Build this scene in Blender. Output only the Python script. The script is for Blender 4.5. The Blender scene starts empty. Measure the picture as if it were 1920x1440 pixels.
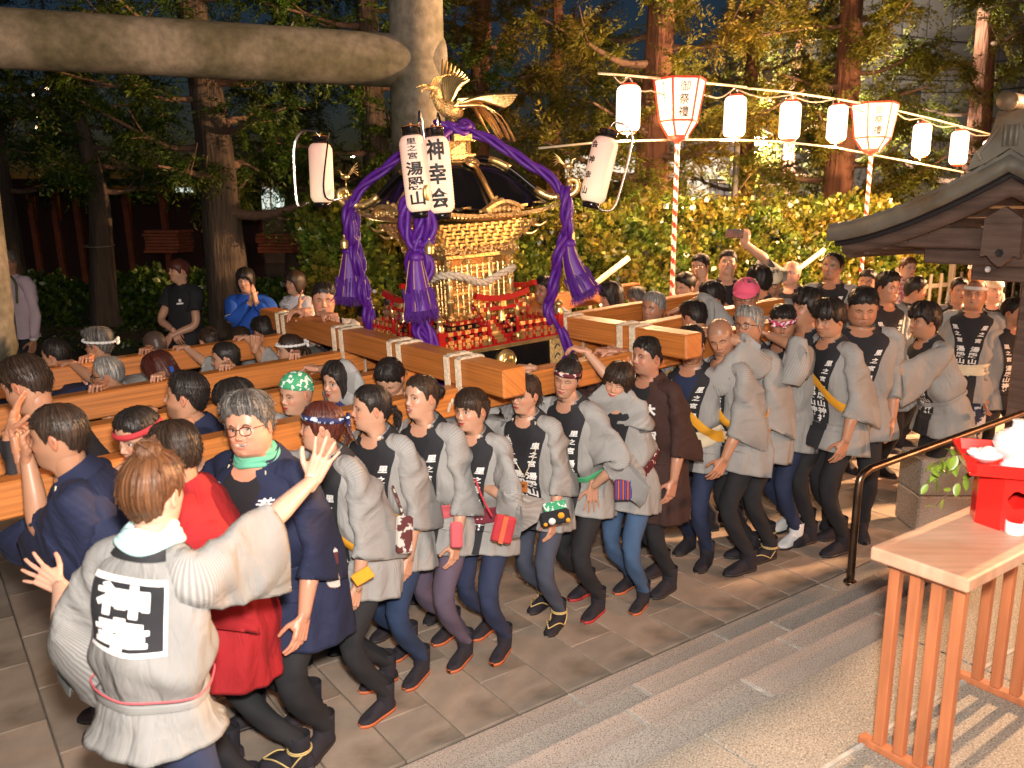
import bpy, bmesh, math, random
import numpy as np
from mathutils import Vector, Matrix
random.seed(7); RS = np.random.RandomState(7)
SC = bpy.context.scene
COL = SC.collection
R_ = math.radians
# ------------------------------------------------------------------ camera
CAMH, PITCH, FPX = 2.2, R_(11.57), 1563.0
cam_d = bpy.data.cameras.new('camera'); cam = bpy.data.objects.new('camera', cam_d); COL.objects.link(cam)
cam.location = (0, 0, CAMH); cam.rotation_euler = (R_(90) - PITCH, 0, 0)
cam_d.sensor_width = 36; cam_d.lens = FPX / 1920 * 36; cam_d.clip_end = 500; cam_d.clip_start = 0.05
SC.camera = cam
cam_d.dof.use_dof = True; cam_d.dof.focus_distance = 5.0; cam_d.dof.aperture_fstop = 3.2
# ------------------------------------------------------------------ world, lights, exposure
SUN_EL, SUN_AZ = 8.0, 30.0
w = bpy.data.worlds.new('World'); SC.world = w; w.use_nodes = True
nt = w.node_tree; bg = nt.nodes['Background']
sky = nt.nodes.new('ShaderNodeTexSky'); sky.sky_type = 'NISHITA'; sky.sun_disc = False
sky.sun_elevation = R_(0.5); sky.sun_rotation = R_(200); sky.air_density = 1.0; sky.dust_density = 0.3; sky.ozone_density = 3.0
nt.links.new(sky.outputs[0], bg.inputs[0]); bg.inputs[1].default_value = 0.05
SC.view_settings.view_transform = 'Standard'; SC.view_settings.look = 'None'
SC.view_settings.exposure = 0.0; SC.view_settings.gamma = 1.0; SC.view_settings.use_curve_mapping = False
cyc = SC.cycles
cyc.max_bounces = 5; cyc.diffuse_bounces = 2; cyc.glossy_bounces = 3; cyc.transmission_bounces = 3; cyc.transparent_max_bounces = 6
cyc.use_denoising = True; cyc.sample_clamp_indirect = 6.0; cyc.caustics_reflective = False; cyc.caustics_refractive = False
def light(name, kind, loc, target, energy, color, **k):
    l = bpy.data.lights.new(name, kind); l.energy = energy; l.color = color
    for a, b in k.items(): setattr(l, a, b)
    o = bpy.data.objects.new(name, l); COL.objects.link(o); o.location = loc
    o.rotation_euler = (Vector(target) - Vector(loc)).to_track_quat('-Z', 'Y').to_euler()
    return o
# faint cool dusk light
light('dusk_sun', 'SUN', (0, 0, 20), (-3, 6, 0), 0.02, (0.75, 0.82, 1.0), angle=R_(20))
# the photographer's flash, assumed on the camera from the frontal light
FLASH = light('assumed_camera_flash', 'SPOT', (0.06, 0.0, 2.42), (-0.1, 6.2, 0.9), 820, (1.0, 0.93, 0.86), shadow_soft_size=0.07, spot_size=R_(105), spot_blend=0.7)
# added soft fill light behind and above the camera, evening out the flash
FILL = light('fill_light', 'AREA', (0.6, -3.2, 4.6), (0.2, 6.0, 0.6), 340, (1.0, 0.78, 0.60), shape='RECTANGLE', size=4.5, size_y=1.6)
# assumed, unseen flood lamp right of the path (made-up housing built further down)
FLOOD_P = (9.2, 8.2, 3.9)
FLOOD = light('assumed_flood_light', 'SPOT', FLOOD_P, (-1.0, 8.8, 3.1), 11500, (1.0, 0.57, 0.29), shadow_soft_size=0.12, spot_size=R_(150), spot_blend=0.4)

# a second, lower and redder lamp assumed on the right, out of view
SIDE_P = (8.6, 3.6, 2.5)
SIDE = light('assumed_side_light', 'SPOT', SIDE_P, (0.0, 3.6, 0.2), 1500, (1.0, 0.44, 0.20), shadow_soft_size=0.10, spot_size=R_(110), spot_blend=0.5)

# ------------------------------------------------------------------ geometry of the photograph's place
CF = np.array([0, math.cos(PITCH), -math.sin(PITCH)]); CU = np.array([0, math.sin(PITCH), math.cos(PITCH)]); CR = np.array([1.0, 0, 0])
def ray(x, y): return CF + CR * (x - 960) / FPX - CU * (y - 720) / FPX
def pz(x, y, z):
    v = ray(x, y); return np.array([0, 0, CAMH]) + v * ((z - CAMH) / v[2])
def pY(x, y, Y):
    v = ray(x, y); return np.array([0, 0, CAMH]) + v * (Y / v[1])
AZ = R_(53.6)
DV = np.array([math.sin(AZ), math.cos(AZ), 0.0]); NV = np.array([-math.cos(AZ), math.sin(AZ), 0.0]); ZV = np.array([0, 0, 1.0])
def W(d, n, z=0.0): return DV * d + NV * n + ZV * z
def pn(x, y, n):
    v = ray(x, y); c = np.array([0, 0, CAMH]); t = (n - c @ NV) / (v @ NV); return c + v * t
def nrm(v):
    v = np.asarray(v, float); return v / (np.linalg.norm(v) + 1e-12)

# ------------------------------------------------------------------ mesh building
class Acc:
    def __init__(s): s.V = []; s.Q = []; s.T = []; s.n = 0; s.UV = []; s.C = []; s.qm = []; s.tm = []; s.qs = []; s.ts = []
    def add(s, V, Q=None, T=None, uv=None, col=None, mi=0, smooth=True):
        V = np.asarray(V, float).reshape(-1, 3); k = len(V)
        s.V.append(V)
        s.UV.append(np.zeros((k, 2)) if uv is None else np.asarray(uv, float))
        if col is None: col = np.ones((k, 3))
        col = np.asarray(col, float)
        if col.ndim == 1: col = np.tile(col, (k, 1))
        s.C.append(col)
        if Q is not None and len(Q):
            Q = np.asarray(Q, int).reshape(-1, 4); s.Q.append(Q + s.n); s.qm.append(np.full(len(Q), mi)); s.qs.append(np.full(len(Q), smooth))
        if T is not None and len(T):
            T = np.asarray(T, int).reshape(-1, 3); s.T.append(T + s.n); s.tm.append(np.full(len(T), mi)); s.ts.append(np.full(len(T), smooth))
        s.n += k
        return s
    def mesh(s, name, mats, color=False):
        me = bpy.data.meshes.new(name)
        V = np.concatenate(s.V) if s.V else np.zeros((0, 3))
        Q = np.concatenate(s.Q) if s.Q else np.zeros((0, 4), int)
        T = np.concatenate(s.T) if s.T else np.zeros((0, 3), int)
        me.vertices.add(len(V)); me.vertices.foreach_set('co', V.astype(np.float32).ravel())
        li = np.concatenate([Q.ravel(), T.ravel()]).astype(np.int32)
        me.loops.add(len(li)); me.loops.foreach_set('vertex_index', li)
        nq, ntr = len(Q), len(T)
        me.polygons.add(nq + ntr)
        st = np.concatenate([np.arange(nq) * 4, nq * 4 + np.arange(ntr) * 3]).astype(np.int32)
        me.polygons.foreach_set('loop_start', st)
        mi = np.concatenate([np.concatenate(s.qm) if s.qm else np.zeros(0), np.concatenate(s.tm) if s.tm else np.zeros(0)]).astype(np.int32)
        sm = np.concatenate([np.concatenate(s.qs) if s.qs else np.zeros(0), np.concatenate(s.ts) if s.ts else np.zeros(0)]).astype(bool)
        if not isinstance(mats, (list, tuple)): mats = [mats]
        for m in mats: me.materials.append(m)
        me.polygons.foreach_set('material_index', mi); me.polygons.foreach_set('use_smooth', sm)
        UV = np.concatenate(s.UV)
        ul = me.uv_layers.new(name='UVMap'); ul.data.foreach_set('uv', UV[li].astype(np.float32).ravel())
        if color:
            C = np.concatenate(s.C); ca = me.color_attributes.new('Col', 'FLOAT_COLOR', 'POINT')
            ca.data.foreach_set('color', np.hstack([C, np.ones((len(C), 1))]).astype(np.float32).ravel())
        me.update(calc_edges=True); me.validate()
        return me
    def build(s, name, mats, parent=None, color=False, **props):
        return link(name, s.mesh(name, mats, color), parent, **props)
def worldm(o):
    return o.matrix_basis if o.parent is None else worldm(o.parent) @ o.matrix_parent_inverse @ o.matrix_basis
def link(name, data, parent=None, **props):
    o = bpy.data.objects.new(name, data); COL.objects.link(o)
    if parent is not None:
        o.parent = parent
        o.matrix_parent_inverse = worldm(parent).inverted()
    for k, v in props.items():
        if v is not None: o[k] = v
    return o
def empty(name, loc, label, cat, group=None, kind=None):
    o = bpy.data.objects.new(name, None); COL.objects.link(o); o.location = tuple(loc); o.empty_display_size = 0.1
    o['label'] = label; o['category'] = cat
    if group: o['group'] = group
    if kind: o['kind'] = kind
    return o
def ringfaces(nr, nc, close=True, flip=False):
    i = np.arange(nr - 1)[:, None]; j = np.arange(nc if close else nc - 1)[None, :]
    a = i * nc + j; b = i * nc + (j + 1) % nc; c = (i + 1) * nc + (j + 1) % nc; d = (i + 1) * nc + j
    Q = np.stack([a, b, c, d], -1).reshape(-1, 4)
    return Q[:, ::-1] if flip else Q
def frames(P, up=(0, 0, 1)):
    P = np.asarray(P, float); T = np.gradient(P, axis=0); T /= np.linalg.norm(T, axis=1)[:, None] + 1e-12
    u = nrm(up)
    if abs(T[0] @ u) > 0.95: u = np.array([0, 1.0, 0]) if abs(T[0][1]) < .9 else np.array([1.0, 0, 0])
    A = []; a = nrm(u - T[0] * (T[0] @ u))
    for t in T:
        a = nrm(a - t * (t @ a)); A.append(a)
    A = np.array(A); B = np.cross(T, A)
    return T, A, B
def tube(acc, P, r, k=8, up=(0, 0, 1), cap=True, mi=0, col=None, flat=1.0, uvs=1.0, smooth=True, twist=0.0):
    P = np.asarray(P, float); n = len(P); r = np.broadcast_to(np.asarray(r, float), (n,))
    T, A, B = frames(P, up); th = np.linspace(0, 2 * np.pi, k, endpoint=False)
    tt = th[None, :] + (np.arange(n) / max(1, n - 1) * twist)[:, None]
    V = P[:, None] + r[:, None, None] * (np.cos(tt)[..., None] * A[:, None] * flat + np.sin(tt)[..., None] * B[:, None])
    L = np.concatenate([[0], np.cumsum(np.linalg.norm(np.diff(P, axis=0), axis=1))])
    uv = np.stack(np.broadcast_arrays((th / (2 * np.pi))[None, :] * uvs, L[:, None]), -1).reshape(-1, 2)
    V = V.reshape(-1, 3); Q = ringfaces(n, k, flip=False); Tr = None
    if cap:
        V = np.vstack([V, P[0], P[-1]]); uv = np.vstack([uv, uv[0], uv[-1]]); j = np.arange(k); j2 = (j + 1) % k
        Tr = np.vstack([np.stack([np.full(k, n * k), j2, j], -1), np.stack([np.full(k, n * k + 1), (n - 1) * k + j, (n - 1) * k + j2], -1)])
    if col is not None and np.ndim(col) == 2:
        c = np.repeat(np.asarray(col), k, axis=0); col = np.vstack([c, c[:1], c[-1:]]) if cap else c
    acc.add(V, Q, Tr, uv=uv, col=col, mi=mi, smooth=smooth)
_bm = bmesh.new(); bmesh.ops.create_cube(_bm, size=2.0)
bmesh.ops.bevel(_bm, geom=_bm.edges[:], offset=0.5, segments=1, affect='EDGES'); _bm.verts.ensure_lookup_table()
_BV = np.array([v.co[:] for v in _bm.verts]); _BQ = [[v.index for v in f.verts] for f in _bm.faces if len(f.verts) == 4]; _BT = [[v.index for v in f.verts] for f in _bm.faces if len(f.verts) == 3]
_bm.free()
_CV = np.array([[x, y, z] for x in (-1, 1) for y in (-1, 1) for z in (-1, 1)], float)
_CQ = [[0, 1, 3, 2], [4, 6, 7, 5], [0, 4, 5, 1], [2, 3, 7, 6], [0, 2, 6, 4], [1, 5, 7, 3]]
def box(acc, c, h, ax=None, bev=0.0, mi=0, col=None, taper=1.0, smooth=False):
    """box with centre c, half sizes h, axes ax (rows), chamfer bev"""
    h = np.asarray(h, float)
    if bev > 0:
        s = np.sign(_BV); o = np.abs(_BV) > .9; V = np.where(o, s * h, s * (h - bev)); Q, T = _BQ, _BT
    else: V = _CV * h; Q, T = _CQ, None
    if taper != 1.0:
        k = (V[:, 2] + h[2]) / (2 * h[2]); V = V.copy(); f = 1 + (taper - 1) * k; V[:, 0] *= f; V[:, 1] *= f
    uv = np.stack([V[:, 0] + V[:, 2], V[:, 1]], -1)
    if ax is not None: V = V @ np.asarray(ax, float)
    acc.add(V + np.asarray(c, float), Q, T, uv=uv, mi=mi, col=col, smooth=smooth)
AX = np.array([DV, NV, ZV])
def axz(fwd, up=(0, 0, 1)):
    """axes rows: right, fwd, up"""
    f = nrm(fwd); r = nrm(np.cross(f, up)); return np.array([r, f, np.cross(r, f)])
def bar(acc, a, b, hw, hh, up=(0, 0, 1), bev=0.0, mi=0, col=None):
    a = np.asarray(a, float); b = np.asarray(b, float); f = nrm(b - a); r = nrm(np.cross(f, up)); u = np.cross(r, f)
    box(acc, (a + b) / 2, (hw, np.linalg.norm(b - a) / 2, hh), np.array([r, f, u]), bev, mi, col)
def sphere(acc, c, r, ax=None, nu=12, nv=8, mi=0, col=None, smooth=True):
    th = np.linspace(0, np.pi, nv + 1); ph = np.linspace(0, 2 * np.pi, nu, endpoint=False)
    V = np.stack([np.sin(th)[:, None] * np.cos(ph), np.sin(th)[:, None] * np.sin(ph), np.cos(th)[:, None] * np.ones(nu)], -1).reshape(-1, 3) * np.asarray(r, float)
    uv = np.stack(np.broadcast_arrays(ph[None, :] / 6.283, th[:, None] / 3.1416), -1).reshape(-1, 2)
    if ax is not None: V = V @ np.asarray(ax, float)
    acc.add(V + np.asarray(c, float), ringfaces(nv + 1, nu, flip=True), uv=uv, mi=mi, col=col, smooth=smooth)
def lathe(acc, c, prof, ax=None, k=16, mi=0, col=None, smooth=True):
    """prof: list of (radius, z)"""
    prof = np.asarray(prof, float); th = np.linspace(0, 2 * np.pi, k, endpoint=False)
    V = np.stack([prof[:, :1] * np.cos(th), prof[:, :1] * np.sin(th), prof[:, 1:2] * np.ones(k)], -1).reshape(-1, 3)
    uv = np.stack(np.broadcast_arrays((th / 6.2832)[None, :], prof[:, 1:2]), -1).reshape(-1, 2)
    if ax is not None: V = V @ np.asarray(ax, float)
    acc.add(V + np.asarray(c, float), ringfaces(len(prof), k), uv=uv, mi=mi, col=col, smooth=smooth)
def bez(P, n):
    """Catmull-Rom through points"""
    P = np.asarray(P, float); P = np.vstack([2 * P[0] - P[1], P, 2 * P[-1] - P[-2]]); out = []
    m = len(P) - 3
    for t in np.linspace(0, m - 1e-6, n):
        i = int(t); f = t - i; a, b, c, d = P[i:i + 4]
        out.append(.5 * ((2 * b) + (-a + c) * f + (2 * a - 5 * b + 4 * c - d) * f * f + (-a + 3 * b - 3 * c + d) * f ** 3))
    return np.array(out)
def prism(acc, poly, z0, z1, M, mi=0, col=None):
    """extrude a 2D polygon; M maps (x,y,z)->world (callable on (n,3))"""
    poly = np.asarray(poly, float); n = len(poly)
    bmx = bmesh.new(); vs = [bmx.verts.new((p[0], p[1], 0)) for p in poly]; bmx.faces.new(vs); bmesh.ops.triangulate(bmx, faces=bmx.faces[:]); bmx.verts.index_update()
    tr = np.array([[v.index for v in f.verts] for f in bmx.faces]); bmx.free()
    V = np.vstack([np.c_[poly, np.full(n, z0)], np.c_[poly, np.full(n, z1)]])
    i = np.arange(n); j = (i + 1) % n
    Q = np.stack([i, j, n + j, n + i], -1); T = np.vstack([tr[:, ::-1], tr + n])
    acc.add(M(V), Q, T, uv=V[:, :2], mi=mi, col=col, smooth=False)
# ------------------------------------------------------------------ lettering
_GL = {}
def glyph(ch, bold=0.02, depth=0.0, sub=0):
    k = (ch, bold, sub)
    if k not in _GL and bold > 0:
        V0, T0 = glyph(ch, 0, 0, 0)
        ar = lambda V, T: .5 * np.abs((V[T[:, 1], 0] - V[T[:, 0], 0]) * (V[T[:, 2], 1] - V[T[:, 0], 1]) - (V[T[:, 2], 0] - V[T[:, 0], 0]) * (V[T[:, 1], 1] - V[T[:, 0], 1])).sum() if len(T) else 0
        for b in (bold, bold * .7, bold * .45, .006, 0):
            V1, T1 = _glyph(ch, b, sub)
            if b == 0 or (ar(V1, T1) > ar(V0, T0) * 1.02 and ar(V1, T1) < ar(V0, T0) * 2.2): break
        _GL[k] = (V1, T1)
    elif k not in _GL: _GL[k] = _glyph(ch, 0, sub)
    return _GL[k]
def _glyph(ch, bold, sub):
    if 1:
        cu = bpy.data.curves.new('letter', 'FONT'); cu.body = ch; cu.offset = bold; cu.resolution_u = 2; cu.fill_mode = 'FRONT'; cu.align_x = 'CENTER'; cu.align_y = 'CENTER'
        o = bpy.data.objects.new('letter', cu); COL.objects.link(o)
        dg = bpy.context.evaluated_depsgraph_get(); me = bpy.data.meshes.new_from_object(o.evaluated_get(dg))
        V = np.array([v.co[:] for v in me.vertices]).reshape(-1, 3)
        T = []
        for p in me.polygons:
            q = list(p.vertices)
            for i in range(1, len(q) - 1): T.append((q[0], q[i], q[i + 1]))
        for _ in range(sub * 4):                     # split long edges so the print can follow a curved surface
            lim = .14 if sub == 1 else .09; mid = {}; V = list(map(np.asarray, V)); T2 = []; ch_ = False
            def md(a_, b_):
                key = (min(a_, b_), max(a_, b_))
                if key not in mid: mid[key] = len(V); V.append((V[a_] + V[b_]) / 2)
                return mid[key]
            for a_, b_, c_ in T:
                e = [(np.linalg.norm(V[a_] - V[b_]), a_, b_, c_), (np.linalg.norm(V[b_] - V[c_]), b_, c_, a_), (np.linalg.norm(V[c_] - V[a_]), c_, a_, b_)]; L_, p_, q_, r_ = max(e, key=lambda t: t[0])
                if L_ > lim: m_ = md(p_, q_); T2 += [(p_, m_, r_), (m_, q_, r_)]; ch_ = True
                else: T2.append((a_, b_, c_))
            T = T2; V = np.array(V)
            if not ch_: break
        if len(V):
            mn, mx = V.min(0), V.max(0); V = V - (mn + mx) / 2; V[:, :2] /= max(.3, (mx - mn)[:2].max())
        bpy.data.objects.remove(o); bpy.data.curves.remove(cu); bpy.data.meshes.remove(me)
        return (V[:, :2] if len(V) else np.zeros((0, 2)), np.array(T).reshape(-1, 3))
def flat_text(acc, s, org, xd, yd, size, vertical=True, pitch=1.08, bold=0.02, mi=0, col=None, squash=(1, 1)):
    """text on a plane: org is the centre of the first character, xd right, yd up"""
    xd = nrm(xd); yd = nrm(yd)
    for i, ch in enumerate(s):
        V, T = glyph(ch, bold)
        o = np.asarray(org) - yd * i * size * pitch * squash[1] if vertical else np.asarray(org) + xd * i * size * pitch
        acc.add(o + V[:, :1] * size * squash[0] * xd + V[:, 1:2] * size * squash[1] * yd, None, T, mi=mi, col=col, smooth=False)
# ------------------------------------------------------------------ materials
def mat(name, base=(.5, .5, .5), rough=.6, metal=0.0, attr=False, spec=None, emit=None, estr=0.0, noise=None, bump=None, var=None, **k):
    """noise=(scale, amount, coord) darkens/lightens; bump=(scale, strength, dist); var=(colour2, scale, detail, lo, hi)"""
    m = bpy.data.materials.new(name); m.use_nodes = True; t = m.node_tree; N = t.nodes; L = t.links
    p = N['Principled BSDF']; p.inputs['Roughness'].default_value = rough; p.inputs['Metallic'].default_value = metal
    if spec is not None: p.inputs['Specular IOR Level'].default_value = spec
    tc = N.new('ShaderNodeTexCoord'); geo = tc.outputs['Object']
    cs = None
    if attr:
        a = N.new('ShaderNodeAttribute'); a.attribute_name = 'Col'; cs = a.outputs['Color']
    else:
        rgb = N.new('ShaderNodeRGB'); rgb.outputs[0].default_value = (*base, 1); cs = rgb.outputs[0]
    if var:
        c2, sc, det, lo, hi = var
        n = N.new('ShaderNodeTexNoise'); n.inputs['Scale'].default_value = sc; n.inputs['Detail'].default_value = det; L.new(geo, n.inputs[0])
        r = N.new('ShaderNodeMapRange'); r.inputs[1].default_value = lo; r.inputs[2].default_value = hi; L.new(n.outputs[0], r.inputs[0])
        mx = N.new('ShaderNodeMix'); mx.data_type = 'RGBA'; L.new(r.outputs[0], mx.inputs[0]); L.new(cs, mx.inputs[6]); mx.inputs[7].default_value = (*c2, 1); cs = mx.outputs[2]
    if noise:
        sc, am = noise[:2]
        n = N.new('ShaderNodeTexNoise'); n.inputs['Scale'].default_value = sc; n.inputs['Detail'].default_value = 6; L.new(geo, n.inputs[0])
        if len(noise) > 2:
            mp = N.new('ShaderNodeMapping'); mp.inputs['Scale'].default_value = noise[2]; L.new(geo if len(noise) < 4 else tc.outputs['UV'], mp.inputs[0]); L.new(mp.outputs[0], n.inputs[0])
        r = N.new('ShaderNodeMapRange'); r.inputs[1].default_value = .25; r.inputs[2].default_value = .75; r.inputs[3].default_value = 1 - am; r.inputs[4].default_value = 1 + am; L.new(n.outputs[0], r.inputs[0])
        mx = N.new('ShaderNodeVectorMath'); mx.operation = 'SCALE'; L.new(cs, mx.inputs[0]); L.new(r.outputs[0], mx.inputs[3]); cs = mx.outputs[0]
    L.new(cs, p.inputs['Base Color'])
    if bump:
        sc, st, di = bump[:3]
        n = N.new('ShaderNodeTexNoise'); n.inputs['Scale'].default_value = sc; n.inputs['Detail'].default_value = 5; L.new(geo, n.inputs[0])
        if len(bump) > 3:
            mp = N.new('ShaderNodeMapping'); mp.inputs['Scale'].default_value = bump[3]; L.new(geo if len(bump) < 5 else tc.outputs['UV'], mp.inputs[0]); L.new(mp.outputs[0], n.inputs[0])
        b = N.new('ShaderNodeBump'); b.inputs['Strength'].default_value = st; b.inputs['Distance'].default_value = di; L.new(n.outputs[0], b.inputs['Height']); L.new(b.outputs[0], p.inputs['Normal'])
    if emit:
        p.inputs['Emission Color'].default_value = (*emit, 1); p.inputs['Emission Strength'].default_value = estr
    m['p'] = 1
    return m
def nodes(m): return m.node_tree.nodes, m.node_tree.links, m.node_tree.nodes['Principled BSDF']
# ================================================================== SETTING
M = {}
M['earth'] = mat('earth', (.10, .055, .03), .95, noise=(3, .5), bump=(30, .6, .03), var=((.05, .055, .02), 1.2, 4, .5, .62))
M['mortar'] = mat('mortar', (.13, .11, .09), .95, noise=(20, .3), bump=(60, .4, .01))
def speckle(name, base, dark, light, sc=260, rough=.75):
    m = mat(name, base, rough, noise=(1.7, .16), bump=(sc * .7, .25, .004)); N, L, p = nodes(m)
    src = p.inputs['Base Color'].links[0].from_socket
    tc = N.new('ShaderNodeTexCoord'); v = N.new('ShaderNodeTexNoise'); v.inputs['Scale'].default_value = sc; v.inputs['Detail'].default_value = 2; L.new(tc.outputs['Object'], v.inputs[0])
    for c, lo, hi in ((dark, .44, .36), (light, .58, .66)):
        r = N.new('ShaderNodeMapRange'); r.inputs[1].default_value = lo; r.inputs[2].default_value = hi; L.new(v.outputs[0], r.inputs[0])
        mx = N.new('ShaderNodeMix'); mx.data_type = 'RGBA'; L.new(r.outputs[0], mx.inputs[0]); L.new(src, mx.inputs[6]); mx.inputs[7].default_value = (*c, 1); src = mx.outputs[2]
    L.new(src, p.inputs['Base Color']); return m
M['paver'] = [mat('paver', c, .8, noise=(5, .22), bump=(90, .25, .004), var=((.10, .075, .05), 2.2, 6, .56, .75)) for c in ((.345, .27, .21), (.30, .24, .19), (.375, .285, .22))]
M['granite'] = [speckle('granite', c, (.07, .06, .055), (.5, .44, .38), 190) for c in ((.42, .34, .285), (.34, .30, .26), (.47, .37, .305))]
M['platform'] = speckle('platform_stone', (.26, .23, .19), (.07, .065, .06), (.46, .42, .36), 170)
M['aggregate'] = speckle('aggregate', (.24, .18, .14), (.05, .04, .035), (.5, .42, .34), 75)
M['joint'] = mat('joint', (.40, .375, .335), .9, noise=(30, .3))
M['torii'] = mat('torii_stone', (.20, .18, .14), .92, noise=(14, .35), bump=(90, .35, .008), var=((.095, .09, .055), 1.8, 14, .40, .60))
M['bark'] = mat('bark', (.19, .085, .05), .95, noise=(6, .5, (1, 1, .18)), bump=(16, 1.0, .06, (1.3, 1.3, .16)))
M['barkgrey'] = mat('grey_bark', (.085, .062, .045), .95, noise=(6, .5, (1, 1, .18)), bump=(16, 1.0, .06, (1.3, 1.3, .16)))
M['twig'] = mat('twig', (.15, .09, .06), .9, noise=(20, .4))
def leafmat(name, c1, c2, sc=1.2, rough=.55, trans=.35):
    m = bpy.data.materials.new(name); m.use_nodes = True; t = m.node_tree; N = t.nodes; L = t.links; p = N['Principled BSDF']
    a = N.new('ShaderNodeAttribute'); a.attribute_name = 'Col'
    n = N.new('ShaderNodeTexNoise'); n.inputs['Scale'].default_value = sc; n.inputs['Detail'].default_value = 4; g = N.new('ShaderNodeNewGeometry'); L.new(g.outputs['Position'], n.inputs[0])
    r = N.new('ShaderNodeMapRange'); r.inputs[1].default_value = .4; r.inputs[2].default_value = .62; L.new(n.outputs[0], r.inputs[0])
    mx = N.new('ShaderNodeMix'); mx.data_type = 'RGBA'; L.new(r.outputs[0], mx.inputs[0]); mx.inputs[6].default_value = (*c1, 1); mx.inputs[7].default_value = (*c2, 1)
    mu = N.new('ShaderNodeVectorMath'); mu.operation = 'MULTIPLY'; L.new(mx.outputs[2], mu.inputs[0]); L.new(a.outputs['Color'], mu.inputs[1])
    L.new(mu.outputs[0], p.inputs['Base Color']); p.inputs['Roughness'].default_value = rough
    tr = N.new('ShaderNodeBsdfTranslucent'); L.new(mu.outputs[0], tr.inputs[0]); ad = N.new('ShaderNodeMixShader'); ad.inputs[0].default_value = trans
    L.new(p.outputs[0], ad.inputs[1]); L.new(tr.outputs[0], ad.inputs[2]); L.new(ad.outputs[0], N['Material Output'].inputs[0])
    return m
M['needles'] = leafmat('needles', (.16, .175, .03), (.21, .16, .03), .8)
M['hedgeleaf'] = leafmat('hedge_leaf', (.095, .16, .025), (.185, .16, .026), 2.2, .26, .12)
M['bushleaf'] = leafmat('bush_leaf', (.06, .11, .02), (.10, .14, .03), 1.5, .35, .25)
M['whitepaint'] = mat('white_paint', (.78, .75, .70), .5)
M['redpaint'] = mat('red_paint', (.55, .02, .015), .45)
M['redlacq'] = mat('red_lacquer', (.38, .012, .01), .22, spec=.6)
M['black'] = mat('black_lacquer', (.008, .007, .007), .12, spec=.6)
M['blackmatt'] = mat('black_matt', (.015, .014, .016), .7)
M['ink'] = mat('ink', (.01, .01, .01), .6)
M['gold'] = mat('gold', (1.0, .66, .26), .33, metal=.88, bump=(60, .35, .006), noise=(25, .25))
M['goldfine'] = mat('chased_gold', (1.0, .62, .24), .36, metal=.88, bump=(120, 1.0, .012), noise=(70, .5))
M['darkgold'] = mat('dark_gold', (.55, .30, .09), .4, metal=.85, bump=(90, .6, .01))
M['cedar'] = mat('cedar', (.50, .165, .035), .42, noise=(1.0, .38, (70, 1.4, 1), 'uv'), bump=(6, .3, .003, (30, 30, 30)), var=((.34, .095, .02), 1.6, 8, .55, .72))
M['steel'] = mat('steel', (.75, .75, .76), .15, metal=1.0)
M['bronze'] = mat('bronze_pipe', (.20, .14, .10), .35, metal=1.0, noise=(14, .3))
M['oldwood'] = mat('old_wood', (.115, .075, .06), .75, noise=(3, .45, (1, 1, 9)), bump=(9, .5, .01, (2, 2, 22)))
M['copper'] = mat('copper_roof', (.19, .185, .155), .6, metal=.25, noise=(4, .4), bump=(20, .3, .006), var=((.17, .12, .07), 2.5, 6, .5, .65))
M['tablewood'] = mat('table_wood', (.55, .35, .24), .5, noise=(3, .16, (1.3, 14, 3)), var=((.50, .27, .17), 3, 5, .48, .65))
M['legwood'] = mat('leg_wood', (.40, .135, .055), .5, noise=(4, .22, (9, 9, 1)))
M['ceramic'] = mat('white_ceramic', (.82, .81, .80), .15, spec=.6)
M['wall'] = mat('concrete_wall', (.27, .25, .225), .85, noise=(1.2, .2), bump=(30, .2, .01))
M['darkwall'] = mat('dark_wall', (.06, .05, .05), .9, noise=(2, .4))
M['redboard'] = mat('red_boards', (.035, .009, .006), .8, noise=(3, .4, (1, 1, .2)))
M['redpost'] = mat('red_post', (.20, .05, .018), .7, noise=(6, .3))
M['litwin'] = mat('lit_window', (.8, .85, .8), .5, emit=(.75, .9, .8), estr=.9)
M['bamboo'] = mat('bamboo', (.70, .60, .42), .4, noise=(8, .2))
M['greywood'] = mat('weathered_wood', (.30, .25, .20), .85, noise=(5, .3, (3, 3, .4)))

def sheet(name, pts, m, z=None, parent=None, **pr):
    a = Acc(); P = np.array([[p[0], p[1], (z if z is not None else p[2])] for p in pts]); a.add(P, [[0, 1, 2, 3]], uv=P[:, :2], smooth=False)
    return a.build(name, m, parent, **pr)
# ground: one sheet out to the horizon, rising to a low planted bank at the back left
gx = np.concatenate([np.linspace(-150, -16, 8), np.linspace(-14, 16, 61), np.linspace(20, 150, 8)]); gy = np.concatenate([np.linspace(-60, -4, 6), np.linspace(-3, 20, 70), np.linspace(24, 220, 10)])
GX, GY = np.meshgrid(gx, gy)
def gz(x, y):
    x = np.asarray(x, float); y = np.asarray(y, float)
    left = 1 / (1 + np.exp((x - (-1.9)) * 5)); k = np.clip((y - 10.15) / 2.2, 0, 1)
    z = -.03 + left * (.07 * (y > 10.1) + .26 * k * k * (3 - 2 * k))
    z = z + left * (y > 10.3) * .03 * np.sin(x * 2.3 + y) * np.sin(y * 3.1)
    return z
GZ = gz(GX, GY); nr, nc = GX.shape
a = Acc(); a.add(np.stack([GX, GY, GZ], -1).reshape(-1, 3), ringfaces(nr, nc, False), smooth=True); a.build('ground', M['earth'], kind='structure')

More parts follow.
